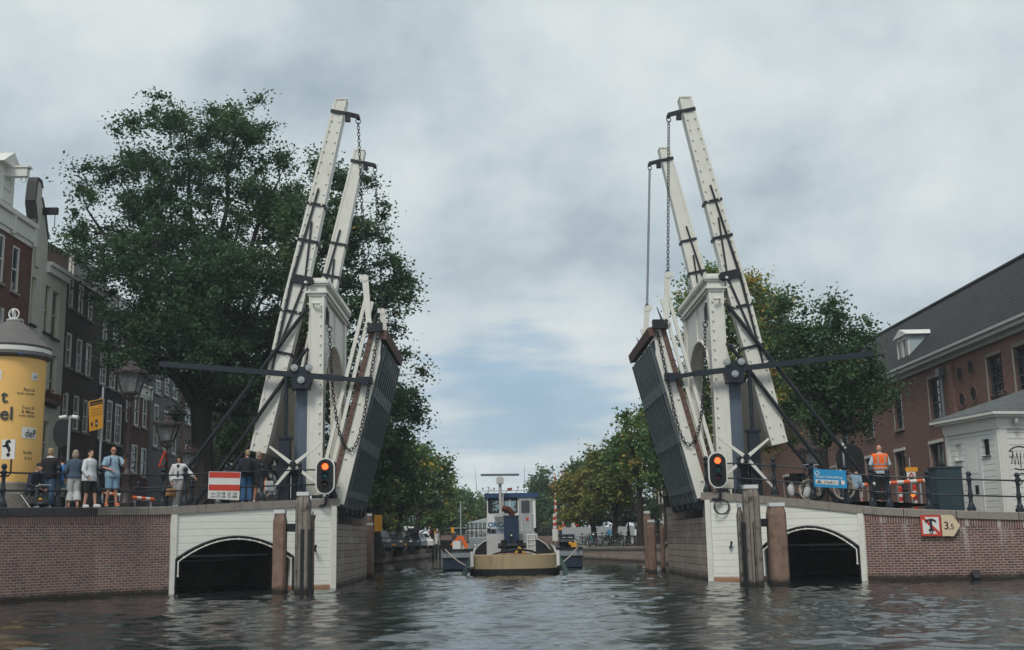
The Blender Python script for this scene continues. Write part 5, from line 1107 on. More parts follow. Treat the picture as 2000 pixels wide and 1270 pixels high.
# ---------------------------------------------------------------- street lamps
def street_lamp(label, px, pyt, pyb, Y, zbase, big=1.0, stout=False):
    """old lantern on a cast iron post; pyt..pyb is the lantern body in the photograph"""
    top, bot = at(px, pyt, Y), at(px, pyb, Y); H = top.z - bot.z; x, y = top.x, Y
    t = thing('street_lamp', label, 'street lamp', (x, y, zbase)); c = Vector((x, y, 0)); zb = bot.z
    LAMP = MATS.get('lamp_iron') or mat('lamp_iron', (.035, .022, .024), .5, 0, .25)
    p = MB(); prof = [(.2, zbase), (.2, zbase + .25), (.15, zbase + .3), (.13, zbase + 1.0), (.16, zbase + 1.05), (.1, zbase + 1.15), (.075, zbase + 1.6), (.06, zb - .55), (.085, zb - .5), (.05, zb - .42), (.045, zb)]
    if stout: prof = [(.3, zbase), (.3, zbase + .3), (.22, zbase + .4), (.17, zbase + 1.1), (.21, zbase + 1.2), (.2, zbase + 1.35), (.12, zbase + 1.45)] + prof[6:]
    p.lathe(prof, c, 12); p.bar((x - .3, y, zb - .62), (x + .3, y, zb - .62), .05, .05); p.build('post', LAMP, t, True)
    h = H * .62; w0, w1 = H * .21, H * .36; f = MB(); cr = [(-1, -1), (1, -1), (1, 1), (-1, 1)]
    for a, b in cr:
        f.bar((x + a * w0, y + b * w0, zb), (x + a * w1, y + b * w1, zb + h), .045, .045, (0, 1, 0)); f.tube([(x, y, zb - .3), (x + a * w0 * .9, y + b * w0 * .9, zb - .12), (x + a * w0, y + b * w0, zb)], .025, 5)
    for z, w_ in ((zb, w0), (zb + h, w1 + .04)):
        for (a, b), (a2, b2) in zip(cr, cr[1:] + cr[:1]): f.bar((x + a * w_, y + b * w_, z), (x + a2 * w_, y + b2 * w_, z), .06, .06)
    for i in range(9):
        for (a, b), (a2, b2) in zip(cr, cr[1:] + cr[:1]):
            k = i / 8; f.ball((x + (a + (a2 - a) * k) * (w1 + .05), y + (b + (b2 - b) * k) * (w1 + .05), zb + h + .06), (.03, .03, .06), 6)
    f.build('lantern_frame', LAMP, t)
    g_ = MB(); P = [Vector((x + a * w0 * .93, y + b * w0 * .93, zb + .02)) for a, b in cr] + [Vector((x + a * w1 * .95, y + b * w1 * .95, zb + h - .02)) for a, b in cr]
    g_.add(P, [(0, 1, 5, 4), (1, 2, 6, 5), (2, 3, 7, 6), (3, 0, 4, 7)]); gm = bpy.data.materials.get('lamp_pane') 
    if not gm:
        gm = bpy.data.materials.new('lamp_pane'); gm.use_nodes = True; q = NT(gm.node_tree); gm.node_tree.nodes.clear()
        tr = q.n('ShaderNodeBsdfTransparent', ins={0: (.75, .78, .8, 1)}); gl = q.n('ShaderNodeBsdfPrincipled', ins={'Base Color': (.25, .26, .27, 1), 'Roughness': .12, 'Specular IOR Level': .7}); mx = q.n('ShaderNodeMixShader', ins={0: .42, 1: tr.outputs[0], 2: gl.outputs[0]}); q.n('ShaderNodeOutputMaterial', ins={0: mx.outputs[0]})
    g_.build('pane', gm, t)
    b = MB(); b.lathe([(.05, zb + .02), (.1, zb + h * .2), (.1, zb + h * .42), (.05, zb + h * .5)], c, 10); b.build('lamp_bulb', TRIM, t, True)
    r = MB(); r.lathe([(w1 * 1.3, zb + h + .02), (w1 * 1.05, zb + h + H * .1), (w1 * .55, zb + h + H * .2), (w1 * .5, zb + h + H * .26), (w1 * .55, zb + h + H * .28), (w1 * .4, zb + h + H * .34), (.03, zb + H), (.0, zb + H + .05)], c, 16); r.build('cap', LAMP, t, True)
    return t
street_lamp('nearest large street lamp with a glass lantern behind the bald man', 258, 706, 768, 41.5, 2.78, stout=True)
street_lamp('smaller street lamp behind the woman with the straw bag', 328, 812, 862, 46, 2.7)
street_lamp('low dark street lamp beneath the tree behind the stay rods', 373, 868, 915, 58, 2.7)
street_lamp('dark street lamp against the brick building by the right hand bicycles', 1581, 862, 912, 50, 2.5)

# ---------------------------------------------------------------- notices, poles and signs on the left
c4 = corners(((174, 784), (201, 778), (201, 836), (175, 843)), 40.6, 41.0)
NOTICE = mat('notice_orange', (.72, .32, .025), .55, var=.05)
t, r, u, n = board('event_notice', 'orange yellow notice with black heading on a tall white pole', 'sign', c4, NOTICE)
bl = c4[3]; Wd, Hh = (c4[1] - c4[0]).length, (c4[0] - c4[3]).length; f = lambda x, z, d=.004: bl + r * (x * Wd) + u * (z * Hh) + n * d
m = MB(); m.add([f(.04, .83), f(.96, .83), f(.96, .97), f(.04, .97)], [(0, 1, 2, 3)]); m.build('black_heading', BLACK, t)
m = MB(); write(m, 'Pride Amsterdam', .068, f(.5, .87, .006), r, u, bold=.004); m.build('heading_lettering', NOTICE, t)
m = MB()
for i, s in enumerate(('Prinsengracht en', 'van 05-08- 22 16h', 't/m 07-08- 22 08h')): write(m, s, .058, f(.5, .68 - i * .1, .006), r, u, bold=.003)
m.bar(f(.12, .22, .006), f(.22, .27, .006), .05, .006, n); m.bar(f(.12, .22, .006), f(.22, .15, .006), .05, .006, n); m.add([f(.42, .1, .006), f(.56, .1, .006), f(.56, .34, .006), f(.42, .34, .006)], [(0, 1, 2, 3)]); m.build('lettering', BLACK, t)
m = MB(); write(m, 'P', .12, f(.49, .17, .012), r, u, bold=.006); m.build('parking_letter', SIGNWHITE, t)
pb_ = at(191, 985, 41.1); m = MB(); m.tube([(pb_.x, 41.1, 2.7), (pb_.x, 41.1, at(191, 756, 41.1).z)], .04, 8); m.build('pole', GALV, t, True)
q = at(128, 985, 44); t = thing('camera_pole', 'slim grey pole with two white cameras behind the spectators', 'camera pole', (q.x, 44, 2.7)); zt_ = at(128, 812, 44).z
m = MB(); m.tube([(q.x, 44, 2.6), (q.x, 44, zt_)], .05, 8); m.bar((q.x - .28, 44, zt_ - .08), (q.x + .28, 44, zt_ - .08), .05, .05); m.build('pole', GALV, t, True)
for sg in (-1, 1):
    m = MB(); m.tube([(q.x + sg * .12, 43.95, zt_ - .05), (q.x + sg * .36, 43.85, zt_ - .1)], .075, 8); m.build('camera', SIGNWHITE, t, True)
q = at(120, 846, 46); t = thing('road_sign', 'back of a dark oval road sign on a banded pole near the grey house', 'road sign', (q.x, 46, 2.7))
m = MB(); m.prism([(q.x + .34 * math.cos(a), 46, q.z + .58 * math.sin(a)) for a in np.linspace(0, 6.28, 24)[:-1]], (0, .05, 0)); m.build('panel', BLACK, t)
m = MB()
for i, (z0, z1) in enumerate(((2.6, 3.25), (3.25, 3.5), (3.5, 3.72), (3.72, 3.95), (3.95, q.z))): m.lathe([(.055, z0), (.055, z1)], (q.x + .02, 46.1, 0), 10, i % 2)
m.build('banded_pole', [BLACK, SIGNWHITE], t)
q0, q1, q2 = at(322, 882, 45.5), at(311, 911, 45.5), at(328, 913, 46.3); t = thing('warning_triangle', 'red edged triangular road sign seen edgewise on the second lamp', 'road sign', tuple(q1))
m = MB(); m.prism([q0, q1, q2], (0, .04, 0)); m.build('panel', GALV, t)
m = MB()
for a, b in ((q0, q1), (q1, q2), (q2, q0)): m.bar(a - Vector((0, .02, 0)), b - Vector((0, .02, 0)), .06, .05, (0, 1, 0))
m.build('red_border', RED, t)
def striped(mb, a, b, r, n, c0=0, k=10):
    a, b = Vector(a), Vector(b)
    for i in range(n): mb.tube([a.lerp(b, i / n), a.lerp(b, (i + 1) / n)], r, k, (i + c0) % 2)
REDWHITE = [RED, SIGNWHITE]; ORWHITE = [mat('signal_orange', (.72, .12, .03), .5), SIGNWHITE]
def road_barrier(label, p0, p1, n, r=.07, grp=None, legs=True):
    t = thing('road_barrier', label, 'barrier', tuple((p0 + p1) / 2 - Vector((0, 0, .9)))); m = MB(); striped(m, p0, p1, r, n); m.build('striped_bar', ORWHITE, t, True)
    if legs:
        for p in (p0.lerp(p1, .12), p0.lerp(p1, .88)): m = MB(); m.bar(p, p - Vector((0, 0, p.z - 2.6)), .06, .06); m.bar((p.x - .3, p.y, 2.62), (p.x + .3, p.y, 2.62), .08, .08); m.build('leg', GALV, t)
road_barrier('orange and white barrier bar lying low behind the bald man', at(195, 961, 43), at(240, 968, 43), 4, .06)
road_barrier('red and white barrier tube behind the foot of the big lamp', at(258, 972, 42.6), at(300, 976, 43.2), 5, .07)
road_barrier('long red and white barrier tube behind the orange vest worker', at(1662, 949, 46), at(1815, 938, 46), 12, .075)
for px, Y in ((1682, 47.5), (1720, 44), (1760, 48), (1788, 46.5)):
    b = at(px, 977, Y); t = thing('bollard', '', 'bollard', (b.x, Y, 2.45), 'striped bollards by the worker'); m = MB(); hb_ = (.95 if px != 1720 else .75)
    for i in range(5): m.lathe([(.085, i * hb_ / 5), (.085, (i + 1) * hb_ / 5)] + ([(.03, hb_ + .05), (0, hb_ + .055)] if i == 4 else []), (b.x, Y, 2.45), 12, i % 2)
    m.build('banded_post', REDWHITE, t, True)
    t['label'] = {1682: 'red and white bollard beside the man in the pale blue shirt', 1720: "red and white bollard at the orange vest worker's left leg", 1760: 'red and white bollard just right of the orange vest worker', 1788: 'red and white bollard beneath the warning notice'}[px]
q = at(1779, 965, 47); t = thing('warning_notice', 'white warning notice with red triangle under a yellow strip', 'sign', (q.x, 47, 2.45))
a, b = at(1770, 920, 47), at(1789, 940, 47); m = MB(); m.span((a.x, 46.98, b.z), (b.x, 47, a.z)); m.build('panel', SIGNWHITE, t)
a2, b2 = at(1768, 913, 47), at(1792, 921, 47); m = MB(); m.span((a2.x, 46.97, b2.z), (b2.x, 47, a2.z)); m.build('yellow_strip', NOTICE, t)
m = MB(); xm = (a.x + b.x) / 2; zc_ = a.z - .17; pt3 = [Vector((xm, 46.95, zc_ + .1)), Vector((xm - .11, 46.95, zc_ - .08)), Vector((xm + .11, 46.95, zc_ - .08))]
for i in range(3): m.bar(pt3[i], pt3[(i + 1) % 3], .03, .02, (0, 1, 0))
m.build('red_triangle', RED, t); m = MB(); m.bar((xm - .08, 46.96, zc_ - .16), (xm + .09, 46.96, zc_ - .18), .02, .05); m.build('pictogram', BLACK, t)
m = MB(); m.tube([(xm, 47.05, 2.4), (xm, 47.05, at(1778, 894, 47).z)], .025, 6); m.build('pole', GALV, t, True)
q = at(1783, 967, 46.3); m = MB(); m.ball(q, .085, 10); tag(m.build('warning_lamp', mat('amber_lamp', (.8, .22, .02), .3, emit=((1, .25, .02), .8)), None, True), 'small round amber warning lamp beneath the warning notice', 'warning lamp')
q = at(1654, 985, 43.5); t = thing('slim_pole', 'slim pale pole with a round white head behind the blue board', 'pole', (q.x, 43.5, 2.5)); m = MB(); zt_ = at(1653, 864, 43.5).z; m.tube([(q.x, 43.5, 2.4), (q.x, 43.5, zt_)], .035, 8); m.build('pole', GALV, t, True)
m = MB(); m.torus((q.x, 43.5, zt_ - .16), .1, .03, (0, 1, 0), 14, 6, 0, (0, math.pi)); m.ball((q.x, 43.5, zt_ - .1), .06, 8); m.build('head', SIGNWHITE, t, True)
q = at(1661, 905, 52); t = thing('road_sign', 'back of a dark round topped road board before the brick facade', 'road sign', (q.x, 52, 2.4)); m = MB()
w_, h_ = .62, 1.75; m.prism([(q.x - w_, 52, q.z - h_ / 2), (q.x + w_, 52, q.z - h_ / 2)] + [(q.x + w_ * math.cos(a), 52, q.z + h_ / 2 - w_ + w_ * math.sin(a)) for a in np.linspace(0, math.pi, 15)], (0, .06, 0)); m.build('panel', BLACK, t)
m = MB(); m.tube([(q.x, 52.1, 2.3), (q.x, 52.1, q.z)], .05, 8); m.build('pole', GALV, t, True)
# utility cabinet
a, b = at(1824, 912, 41.5), at(1879, 978, 41.5); t = thing('utility_cabinet', 'dark blue green ribbed utility cabinet behind the right railing', 'cabinet', ((a.x + b.x) / 2, 41.8, 2.3))
CAB = mat('cabinet_paint', (.025, .05, .062), .5, var=.15, dirt=.3); m = MB(); m.span((a.x, 41.3, 2.2), (b.x, 42.1, a.z - .06))
for i in range(17): x = a.x + .03 + (b.x - a.x - .06) * i / 16; m.span((x - .012, 41.285, 2.3), (x + .012, 41.3, a.z - .12))
m.build('body', CAB, t); m = MB(); m.span((a.x - .04, 41.26, a.z - .06), (b.x + .04, 42.14, a.z)); m.build('lid', CAB, t)

# ---------------------------------------------------------------- white timber hut on the right edge
hc_ = at(1963, 985, 41.6); hx, hy = hc_.x, 41.6; zE = at(1962, 832, 41.6).z; zG = 2.2
le = at(1859, 985, 44.9); A = Vector((le.x, 44.9, zG)); Bc = Vector((hx, hy, zG)); dL = (Bc - A); LL_ = dL.length; dL.normalize(); nL = Vector((dL.y, -dL.x, 0)); nL = nL if nL.x < 0 else -nL
dR = Vector((-nL.x, -nL.y, 0)); WR = 6.0
t = thing('timber_hut', 'small white boarded hut with a grey hipped roof and black graffiti', 'hut', tuple(Bc)); HB = courses('hut_boards', (.72, .73, .70), (.71, .72, .69), (.25, .25, .25), 40, .22, .011, rough=.5, stain=.10, bump=.4, mottle=.12)
HH = zE - zG; w = MB()
hL = [(.55, .95, HH - 1.05, HH - .45), (2.35, 2.75, HH - 1.0, HH - .4)]; hL = [(a, b, c + zG, d + zG) for a, b, c, d in hL]
wall_holes(w, A.xy.to_3d(), dL, nL, (0, LL_), (zG - .5, zE), hL, .12); nR = -dL * -1
nR = Vector((dR.y, -dR.x, 0)); nR = nR if nR.y < 0 else -nR
wall_holes(w, Bc.xy.to_3d(), dR, nR, (0, WR), (zG - .5, zE), [], .1)
C2 = Bc + dR * WR; D2 = A + dR * WR
for p_, q_ in ((C2, D2), (D2, A)): w.add([(p_.x, p_.y, zG - .5), (q_.x, q_.y, zG - .5), (q_.x, q_.y, zE), (p_.x, p_.y, zE)], [(0, 1, 2, 3)])
w.build('boarded_wall', HB, t)
P_ = lambda u, z, n=0, O=A, d=dL, nn=nL: Vector((O.x, O.y, 0)) + d * u + nn * n + Vector((0, 0, z))
fr = MB()
for u in (.08, LL_ - .14): fr.bar(P_(u, zG - .4, .02), P_(u, zE, .02), .2 if u < 1 else .28, .06, nL)
fr.bar(P_(.16, zG - .4, .02, Bc, dR, nR), P_(.16, zE, .02, Bc, dR, nR), .32, .06, nR); fr.bar(P_(-.03, zE - .04, .03), P_(LL_ + .03, zE - .04, .03), .09, .09, nL); fr.bar(P_(-.03, zE - .04, .03, Bc, dR, nR), P_(WR, zE - .04, .03, Bc, dR, nR), .09, .09, nR)
fr.build('corner_board', TRIM, t)
for h in hL:
    m = MB(); m.bar(P_((h[0] + h[1]) / 2, h[2] - .03, .03), P_((h[0] + h[1]) / 2, h[2] - .02, .03), .55, .1, nL); m.bar(P_(h[0] + .14, h[2], -.09), P_(h[0] + .14, h[3], -.09), .28, .02, nL, 0); m.build('slot_window', BLACK if h is hL[1] else TRIM, t)
dr = MB(); u_ = 1.7; dr.bar(P_(u_, zG - .2, .012), P_(u_, zE - .45, .012), 1.0, .05, nL); d_ = dr.build('door', mat('door_white', (.6, .62, .62), .45, var=.04), t)
m = MB(); m.bar(P_(u_ - .02, zG + HH * .48, .04), P_(u_ - .02, zE - .65, .04), .55, .015, nL); m.build('door_panel', SIGNWHITE, d_); m = MB(); m.bar(P_(u_ + .02, zG + .1, .04), P_(u_ + .02, zG + .62, .04), .6, .015, nL); m.build('door_panel', SIGNWHITE, d_)
m = MB(); m.bar(P_(u_ - .38, zG + HH * .41, .06), P_(u_ - .38, zG + HH * .46, .06), .06, .08, nL); m.build('door_handle', IRON, d_)
m = MB(); m.bar(P_(u_ + .12, zG + .72, .04), P_(u_ + .12, zG + 1.05, .04), .2, .02, nL); m.build('vent_grille', BLACK, d_)
ev = MB()
e = .45
def hip(z, e): return [A + (-dL * e + nL * e), Bc + (dL * e + nL * e), C2 + (dL * e - nL * e), D2 + (-dL * e - nL * e)], z
for e, z0, z1 in ((.08, zE, zE + .32), (.3, zE + .32, zE + .4), (.42, zE + .4, zE + .52)):
    q, _ = hip(0, e); ev.prism([Vector((p.x, p.y, z0)) for p in q], (0, 0, z1 - z0))
ev.build('eaves', TRIM, t)
rr = MB(); q, _ = hip(0, .44); mid = (A + C2) / 2; top = [Vector((p.x, p.y, zE + .524)) for p in q]; ap = Vector((mid.x, mid.y, zE + 1.75)); apx = ap + dL * .01
for i in range(4): rr.add([top[i], top[(i + 1) % 4], ap], [(0, 1, 2)])
rr.build('roof', courses('slate_roof', (.13, .14, .145), (.11, .12, .125), (.08, .08, .085), .5, .3, .01, stain=.3, staincol=(.18, .18, .17)), t)
gm_ = MB(); gp_ = lambda u, z: P_(u, z, .012, Bc, dR, nR)
def scrawl(pts, r=.018): gm_.tube([gp_(u, zG + z) for u, z in pts], r, 5)
scrawl([(.25 + .95 * (1 - math.cos(a)) * .55, 1.95 + .42 * math.sin(a)) for a in np.linspace(.3, 5.2, 16)])
scrawl([(.3, 1.95), (.34, 2.2), (.5, 2.2), (.45, 1.95), (.33, 2.05)]); scrawl([(.42, 1.75), (.5, 2.15), (.55, 1.7), (.66, 2.15), (.7, 1.72)]); scrawl([(.8, 2.15), (.78, 1.6)]); scrawl([(.95, 1.62), (.95, 2.1), (1.2, 2.0), (.98, 1.85)]); scrawl([(1.3, 2.1), (1.32, 1.6), (1.55, 2.1), (1.6, 1.6)])
scrawl([(1.2, 1.35), (.75, 1.4), (.6, 1.3), (.78, 1.1), (.62, .95)])
gm_.build('graffiti', BLACK, t)
m = MB(); q = gp_(.6, zE + .15); m.tube([q, q + nR * .22 + Vector((0, 0, .0))], .04, 6); m.ball(q + nR * .24, (.1, .1, .13), 8); m.build('wall_lamp', GALV, t, True)

# ---------------------------------------------------------------- bicycles
def bicycle(label, tyre=RUBBER, frame=IRON, bags=False, group=None):
    """local frame: x along, wheels on z=0"""
    t = thing('bicycle', label, 'bicycle', (0, 0, 0), group); R = .34
    for x in (-.53, .53):
        w = MB(); w.torus((x, 0, R), R - .02, .022, (0, 1, 0), 26, 6); wo_ = w.build('wheel', tyre, t, True)
        s = MB(); s.torus((x, 0, R), R - .05, .01, (0, 1, 0), 26, 5); s.tube([(x, -.05, R), (x, .05, R)], .03, 8)
        for i in range(14): a = 2 * math.pi * i / 14; s.tube([(x, .02 * (-1) ** i, R), (x + (R - .05) * math.cos(a), 0, R + (R - .05) * math.sin(a))], .0025, 3, cap=False)
        s.build('spokes', CHROME, wo_)
        g_ = MB(); g_.torus((x, 0, R), R + .04, .025, (0, 1, 0), 14, 5, 0, (.2, 2.9)); g_.build('mudguard', frame, t, True)
    f = MB(); hd, hd0, bb, st = Vector((.36, 0, .86)), Vector((.40, 0, .72)), Vector((-.08, 0, .28)), Vector((-.22, 0, .78))
    for a, b in ((hd, (.53, 0, R)), (hd0, bb), (bb, st), (bb, (-.53, 0, R)), (st, (-.53, 0, R)), (hd, Vector((-.18, 0, .62)))): f.tube([a, b], .02, 6)
    f.tube([st, st + Vector((-.03, 0, .14))], .014, 6); f.tube([bb + Vector((0, -.1, -.12)), bb + Vector((0, .1, .12))], .015, 5); f.span((-.75, -.06, .72), (-.35, .06, .74)); f.tube([(-.7, 0, .72), (-.53, 0, R)], .01, 5)
    f.build('frame', frame, t, True)
    s = MB(); s.ball((-.25, 0, .95), (.14, .075, .04), 10); s.build('saddle', BLACK, t, True)
    h = MB(); h.tube([hd, (.34, 0, 1.04)], .015, 6); h.tube([(.16, -.3, 1.03), (.3, -.22, 1.06), (.36, 0, 1.05), (.3, .22, 1.06), (.16, .3, 1.03)], .013, 6); h.tube([(.42, 0, .9), (.48, 0, .9)], .05, 8); h.build('handlebar', CHROME, t, True)
    if bags:
        b = MB()
        for sg in (-1, 1): b.span((-.78, sg * .08, .38), (-.4, sg * .2, .72))
        b.build('pannier', BLACK, t)
    return t
q = at(1627, 985, 41.6); b1 = bicycle('dark bicycle with a cream tyred wheel behind the blue board', mat('cream_tyre', (.36, .30, .23), .8)); b1.location = (q.x - .3, 41.2, 2.74); b1.rotation_euler = (0, 0, rad(-12)); b1.scale = (1.12,) * 3
q = at(1575, 985, 42.2); b2 = bicycle('dark bicycle with bright handlebar leaning at the railing left of the blue board', RUBBER, IRON, True); b2.location = (q.x, 41.9, 2.9); b2.rotation_euler = (0, rad(6), rad(-70)); b2.scale = (1.1,) * 3
for px, Y, lb, zz0 in ((1546, 41.6, 'white plastic bag on the coping right of the windlass', 2.95), (1577, 41.35, 'white cloth bag beside the leaning bicycle left of the blue board', 2.88)):
    q = at(px, 960, Y); m = MB(); m.lathe([(.10, 0), (.14, .1), (.12, .28), (.06, .4), (.03, .47)], (q.x, Y, zz0), 12)
    m.v = [(x + .03 * math.sin(9 * z_ + 5 * x), y_, z_) for x, y_, z_ in m.v]
    tag(m.build('shopping_bag', mat('bag_white', (.42, .43, .43), .7) if px == 1546 else MATS['bag_white'], None, True), lb, 'bag')
# ================================================================ tug, barge and the far end of the canal
TAN = mat('tan_hull_paint', (.42, .33, .20), .5, var=.1, dirt=.45, dirtcol=(.2, .14, .09))
HULLBLUE = mat('barge_blue_paint', (.018, .032, .062), .45, var=.2, dirt=.3)
HULLGREY = mat('barge_grey_paint', (.25, .29, .33), .55, var=.15, dirt=.6, dirtcol=(.10, .10, .10))
TUGWHITE = mat('tug_white_paint', (.74, .75, .74), .45, var=.05, dirt=.25, dirtcol=(.4, .38, .33))
TUGGREY = mat('tug_grey_paint', (.50, .51, .51), .5, var=.08, dirt=.2)
FUNNEL = mat('funnel_blue_paint', (.018, .035, .08), .45, var=.12)
RUST = mat('rusty_pipe', (.10, .03, .02), .8, var=.4, scale=9)
ROPE = mat('rope', (.42, .38, .32), .9, var=.2, scale=20); YROPE = mat('yellow_rope', (.55, .33, .04), .9, var=.25, scale=20)
TX, TY = .55, 54.2
tug = thing('tug_boat', 'tan hulled push tug with white wheelhouse and radar in mid channel', 'tug boat', (TX, TY + 5, 0))
def plan(y, wide=2.12):       # half width of the hull along its length, rounded stern towards us
    t = min(1, y / 1.9); return wide * (1 - (1 - t) ** 2.6) ** .5 * .42 + wide * .58 if y < 1.9 else wide
ysec = [0, .12, .35, .7, 1.2, 1.9, 4, 8, 11]
outl = lambda wide: [(TX - plan(y, wide), TY + y) for y in ysec[::-1]] + [(TX + plan(y, wide), TY + y) for y in ysec]
def stern_curve(wide, n=17):
    return [(TX + wide * math.sin(a) ** 1 * (1 if True else 1), TY + 1.9 * (1 - max(0, math.cos(a)) ** .8)) for a in np.linspace(-math.pi / 2, math.pi / 2, n)]
def hull_strip(mb, w0, z0, w1, z1, m=0, rise=0.0):
    c0 = [(TX - w0, TY + 11), (TX - w0, TY + 5)] + stern_curve(w0) + [(TX + w0, TY + 5), (TX + w0, TY + 11)]
    c1 = [(TX - w1, TY + 11), (TX - w1, TY + 5)] + stern_curve(w1) + [(TX + w1, TY + 5), (TX + w1, TY + 11)]
    up = lambda y: rise * max(0, min(1, (y - TY - 1.3) / 4.5))
    P = [(x, y, z0) for x, y in c0] + [(x, y, z1 + up(y)) for x, y in c1]; n = len(c0)
    mb.add(P, [(i, i + 1, n + i + 1, n + i) for i in range(n - 1)], m)
m = MB(); hull_strip(m, 2.0, -.4, 2.16, .10); hull_strip(m, 2.16, .10, 2.18, .24); hull_strip(m, 2.18, .24, 2.07, .245); m.build('fender_strip', RUBBER, tug)
m = MB(); hull_strip(m, 2.07, .2, 2.04, .86, 0, .5); hull_strip(m, 2.04, .86, 1.94, .9, 0, .5); hull_strip(m, 1.94, .9, 1.94, .5, 0, .0); m.build('bulwark', TAN, tug, True)
m = MB(); m.prism([(x, y, .5) for x, y in stern_curve(1.95)] + [(TX + 1.95, TY + 11, .5), (TX - 1.95, TY + 11, .5)], (0, 0, .05)); m.build('deck', mat('deck_brown', (.2, .13, .09), .85, var=.3), tug)
for sg in (-1, 1):
    wing = [at(x_, y_, 57) for x_, y_ in (((923, 1086), (951, 1086), (951, 1056), (945, 1058), (935, 1066), (927, 1076)) if sg < 0 else ((1079, 1083), (1047, 1083), (1047, 1053), (1054, 1055), (1066, 1063), (1074, 1073)))]
    m = MB(); m.prism(wing, (0, 1.6, 0)); m.build('side_screen', BLACK, tug); m = MB(); m.tube([p - Vector((0, .03, 0)) for p in wing[2:]], .03, 6); m.build('screen_rim', TUGGREY, tug, True)
    m = MB(); m.tube([(TX + sg * 1.96, TY + 1.9, .92), (TX + sg * 1.95, TY + 3.2, 1.15), (TX + sg * 1.95, TY + 7, 1.3)], .05, 6); m.build('hand_rail', TUGGREY, tug, True)
    m = MB(); m.tube([(TX + sg * 2.02, TY + .9, .35), (TX + sg * 2.02, TY + .9, 1.05)], .09, 10); m.build('corner_post', TUGWHITE, tug, True)
    m = MB(); m.tube([(TX + sg * 2.05, TY + 1.0, .9), (TX + sg * 2.35, TY + .8, .1), (TX + sg * 2.42, TY + .7, -.1)], [.05, .12, .15], 8); m.build('hanging_net', mat('green_net', (.05, .085, .08), .9, var=.3) if sg < 0 else MATS['green_net'], tug, True)
# superstructure
HX0, HX1, HY, HZ = at(951, 1000, 58).x, at(1046, 1000, 58).x, 58.0, at(1000, 972, 58).z
m = MB(); wall_holes(m, (0, HY, 0), (1, 0, 0), (0, -1, 0), (HX0, HX1), (.5, HZ), [(at(955, 1030, HY).x, at(977, 1030, HY).x, at(966, 1001, HY).z, at(966, 973, HY).z), (at(985, 1030, HY).x, at(1010, 1030, HY).x, at(997, 1001, HY).z, at(997, 973, HY).z)], .08)
hw_ = [(HX0 + .25, HX1 - .25, at(1000, 1001, HY).z, at(1000, 975, HY).z)]
wall_holes(m, (0, HY + 2.6, 0), (1, 0, 0), (0, 1, 0), (HX0, HX1), (.5, HZ), hw_, .08)
for x in (HX0, HX1): wall_holes(m, (x, 0, 0), (0, 1, 0), (1 if x > 0 else -1, 0, 0), (HY, HY + 2.6), (.5, HZ), [(HY + .3, HY + 2.3, hw_[0][2], hw_[0][3])], .06)
house = m.build('wheelhouse', TUGWHITE, tug)
m = MB(); m.span((HX0 - .12, HY - .12, HZ), (HX1 + .14, HY + 2.8, HZ + .22)); m.build('roof', mat('roof_blue', (.03, .07, .16), .45), house)
tg = bpy.data.materials.new('cabin_glass'); tg.use_nodes = True; q = NT(tg.node_tree); tg.node_tree.nodes.clear()
q.n('ShaderNodeOutputMaterial', ins={0: q.n('ShaderNodeMixShader', ins={0: .25, 1: q.n('ShaderNodeBsdfTransparent', ins={0: (.7, .78, .8, 1)}).outputs[0], 2: q.n('ShaderNodeBsdfPrincipled', ins={'Base Color': (.05, .06, .07, 1), 'Roughness': .05}).outputs[0]}).outputs[0]})
for a, b in ((955, 977), (985, 1010)):
    x0, x1, z0, z1 = at(a, 1030, HY).x, at(b, 1030, HY).x, at(966, 1001, HY).z, at(966, 973, HY).z
    m = MB(); 
    for p_, q_ in (((x0, z0), (x1, z0)), ((x1, z0), (x1, z1)), ((x1, z1), (x0, z1)), ((x0, z1), (x0, z0))): m.bar((p_[0], HY - .01, p_[1]), (q_[0], HY - .01, q_[1]), .07, .05, (0, 1, 0))
    wf = m.build('window_seal', BLACK, house); m = MB(); m.span((x0, HY + .02, z0), (x1, HY + .03, z1)); m.build('pane', tg, wf)
m = MB(); x0 = at(996, 1030, HY).x; m.bar((x0, HY, hw_[0][2]), (x0, HY, hw_[0][3]), .05, .05, (0, 1, 0)); m.build('mullion', TUGWHITE, house)
m = MB(); m.ball((at(966, 985, HY + 1).x + .25, HY + 1.3, HZ - .95), (.2, .25, .5), 10); m.span((at(985, 1030, 59).x, HY + 1.2, HZ - 1.35), (at(1000, 1030, 59).x, HY + 1.7, HZ - .55)); m.build('seat', BLACK, tug)
dx0, dx1, dz0, dz1 = at(1014, 1030, HY).x, at(1040, 1030, HY).x, at(1026, 1039, HY).z, at(1026, 973, HY).z
m = MB(); m.span((dx0, HY - .07, dz0), (dx1, HY - .005, dz1)); dd = m.build('door', mat('door_grey', (.33, .35, .36), .5), house)
m = MB(); m.span((dx0 + .12, HY - .085, dz0 + .93), (dx1 - .12, HY - .072, dz1 - .12)); m.build('door_window', GLASS, dd)
m = MB(); m.span((dx0 + .1, HY - .085, dz0 + .05), (dx0 + .14, HY - .072, dz1)); m.span((dx1 - .14, HY - .085, dz0 + .05), (dx1 - .1, HY - .072, dz1)); m.build('door_stile', TUGGREY, dd)
m = MB(); q = at(1030, 1014, HY - .09); m.span((q.x - .06, HY - .095, q.z - .07), (q.x + .06, HY - .088, q.z + .07)); m.build('red_sticker', RED, dd)
m = MB(); m.span((HX0 - .02, HY - 1.0, .5), (at(985, 1030, 57).x, HY - .01, at(960, 1043, 57).z)); m.span((at(985, 1030, 57).x, HY - .9, .5), (HX1 + .05, HY - .01, at(1000, 1043, 57.2).z)); m.build('lower_cabin', TUGGREY, tug)
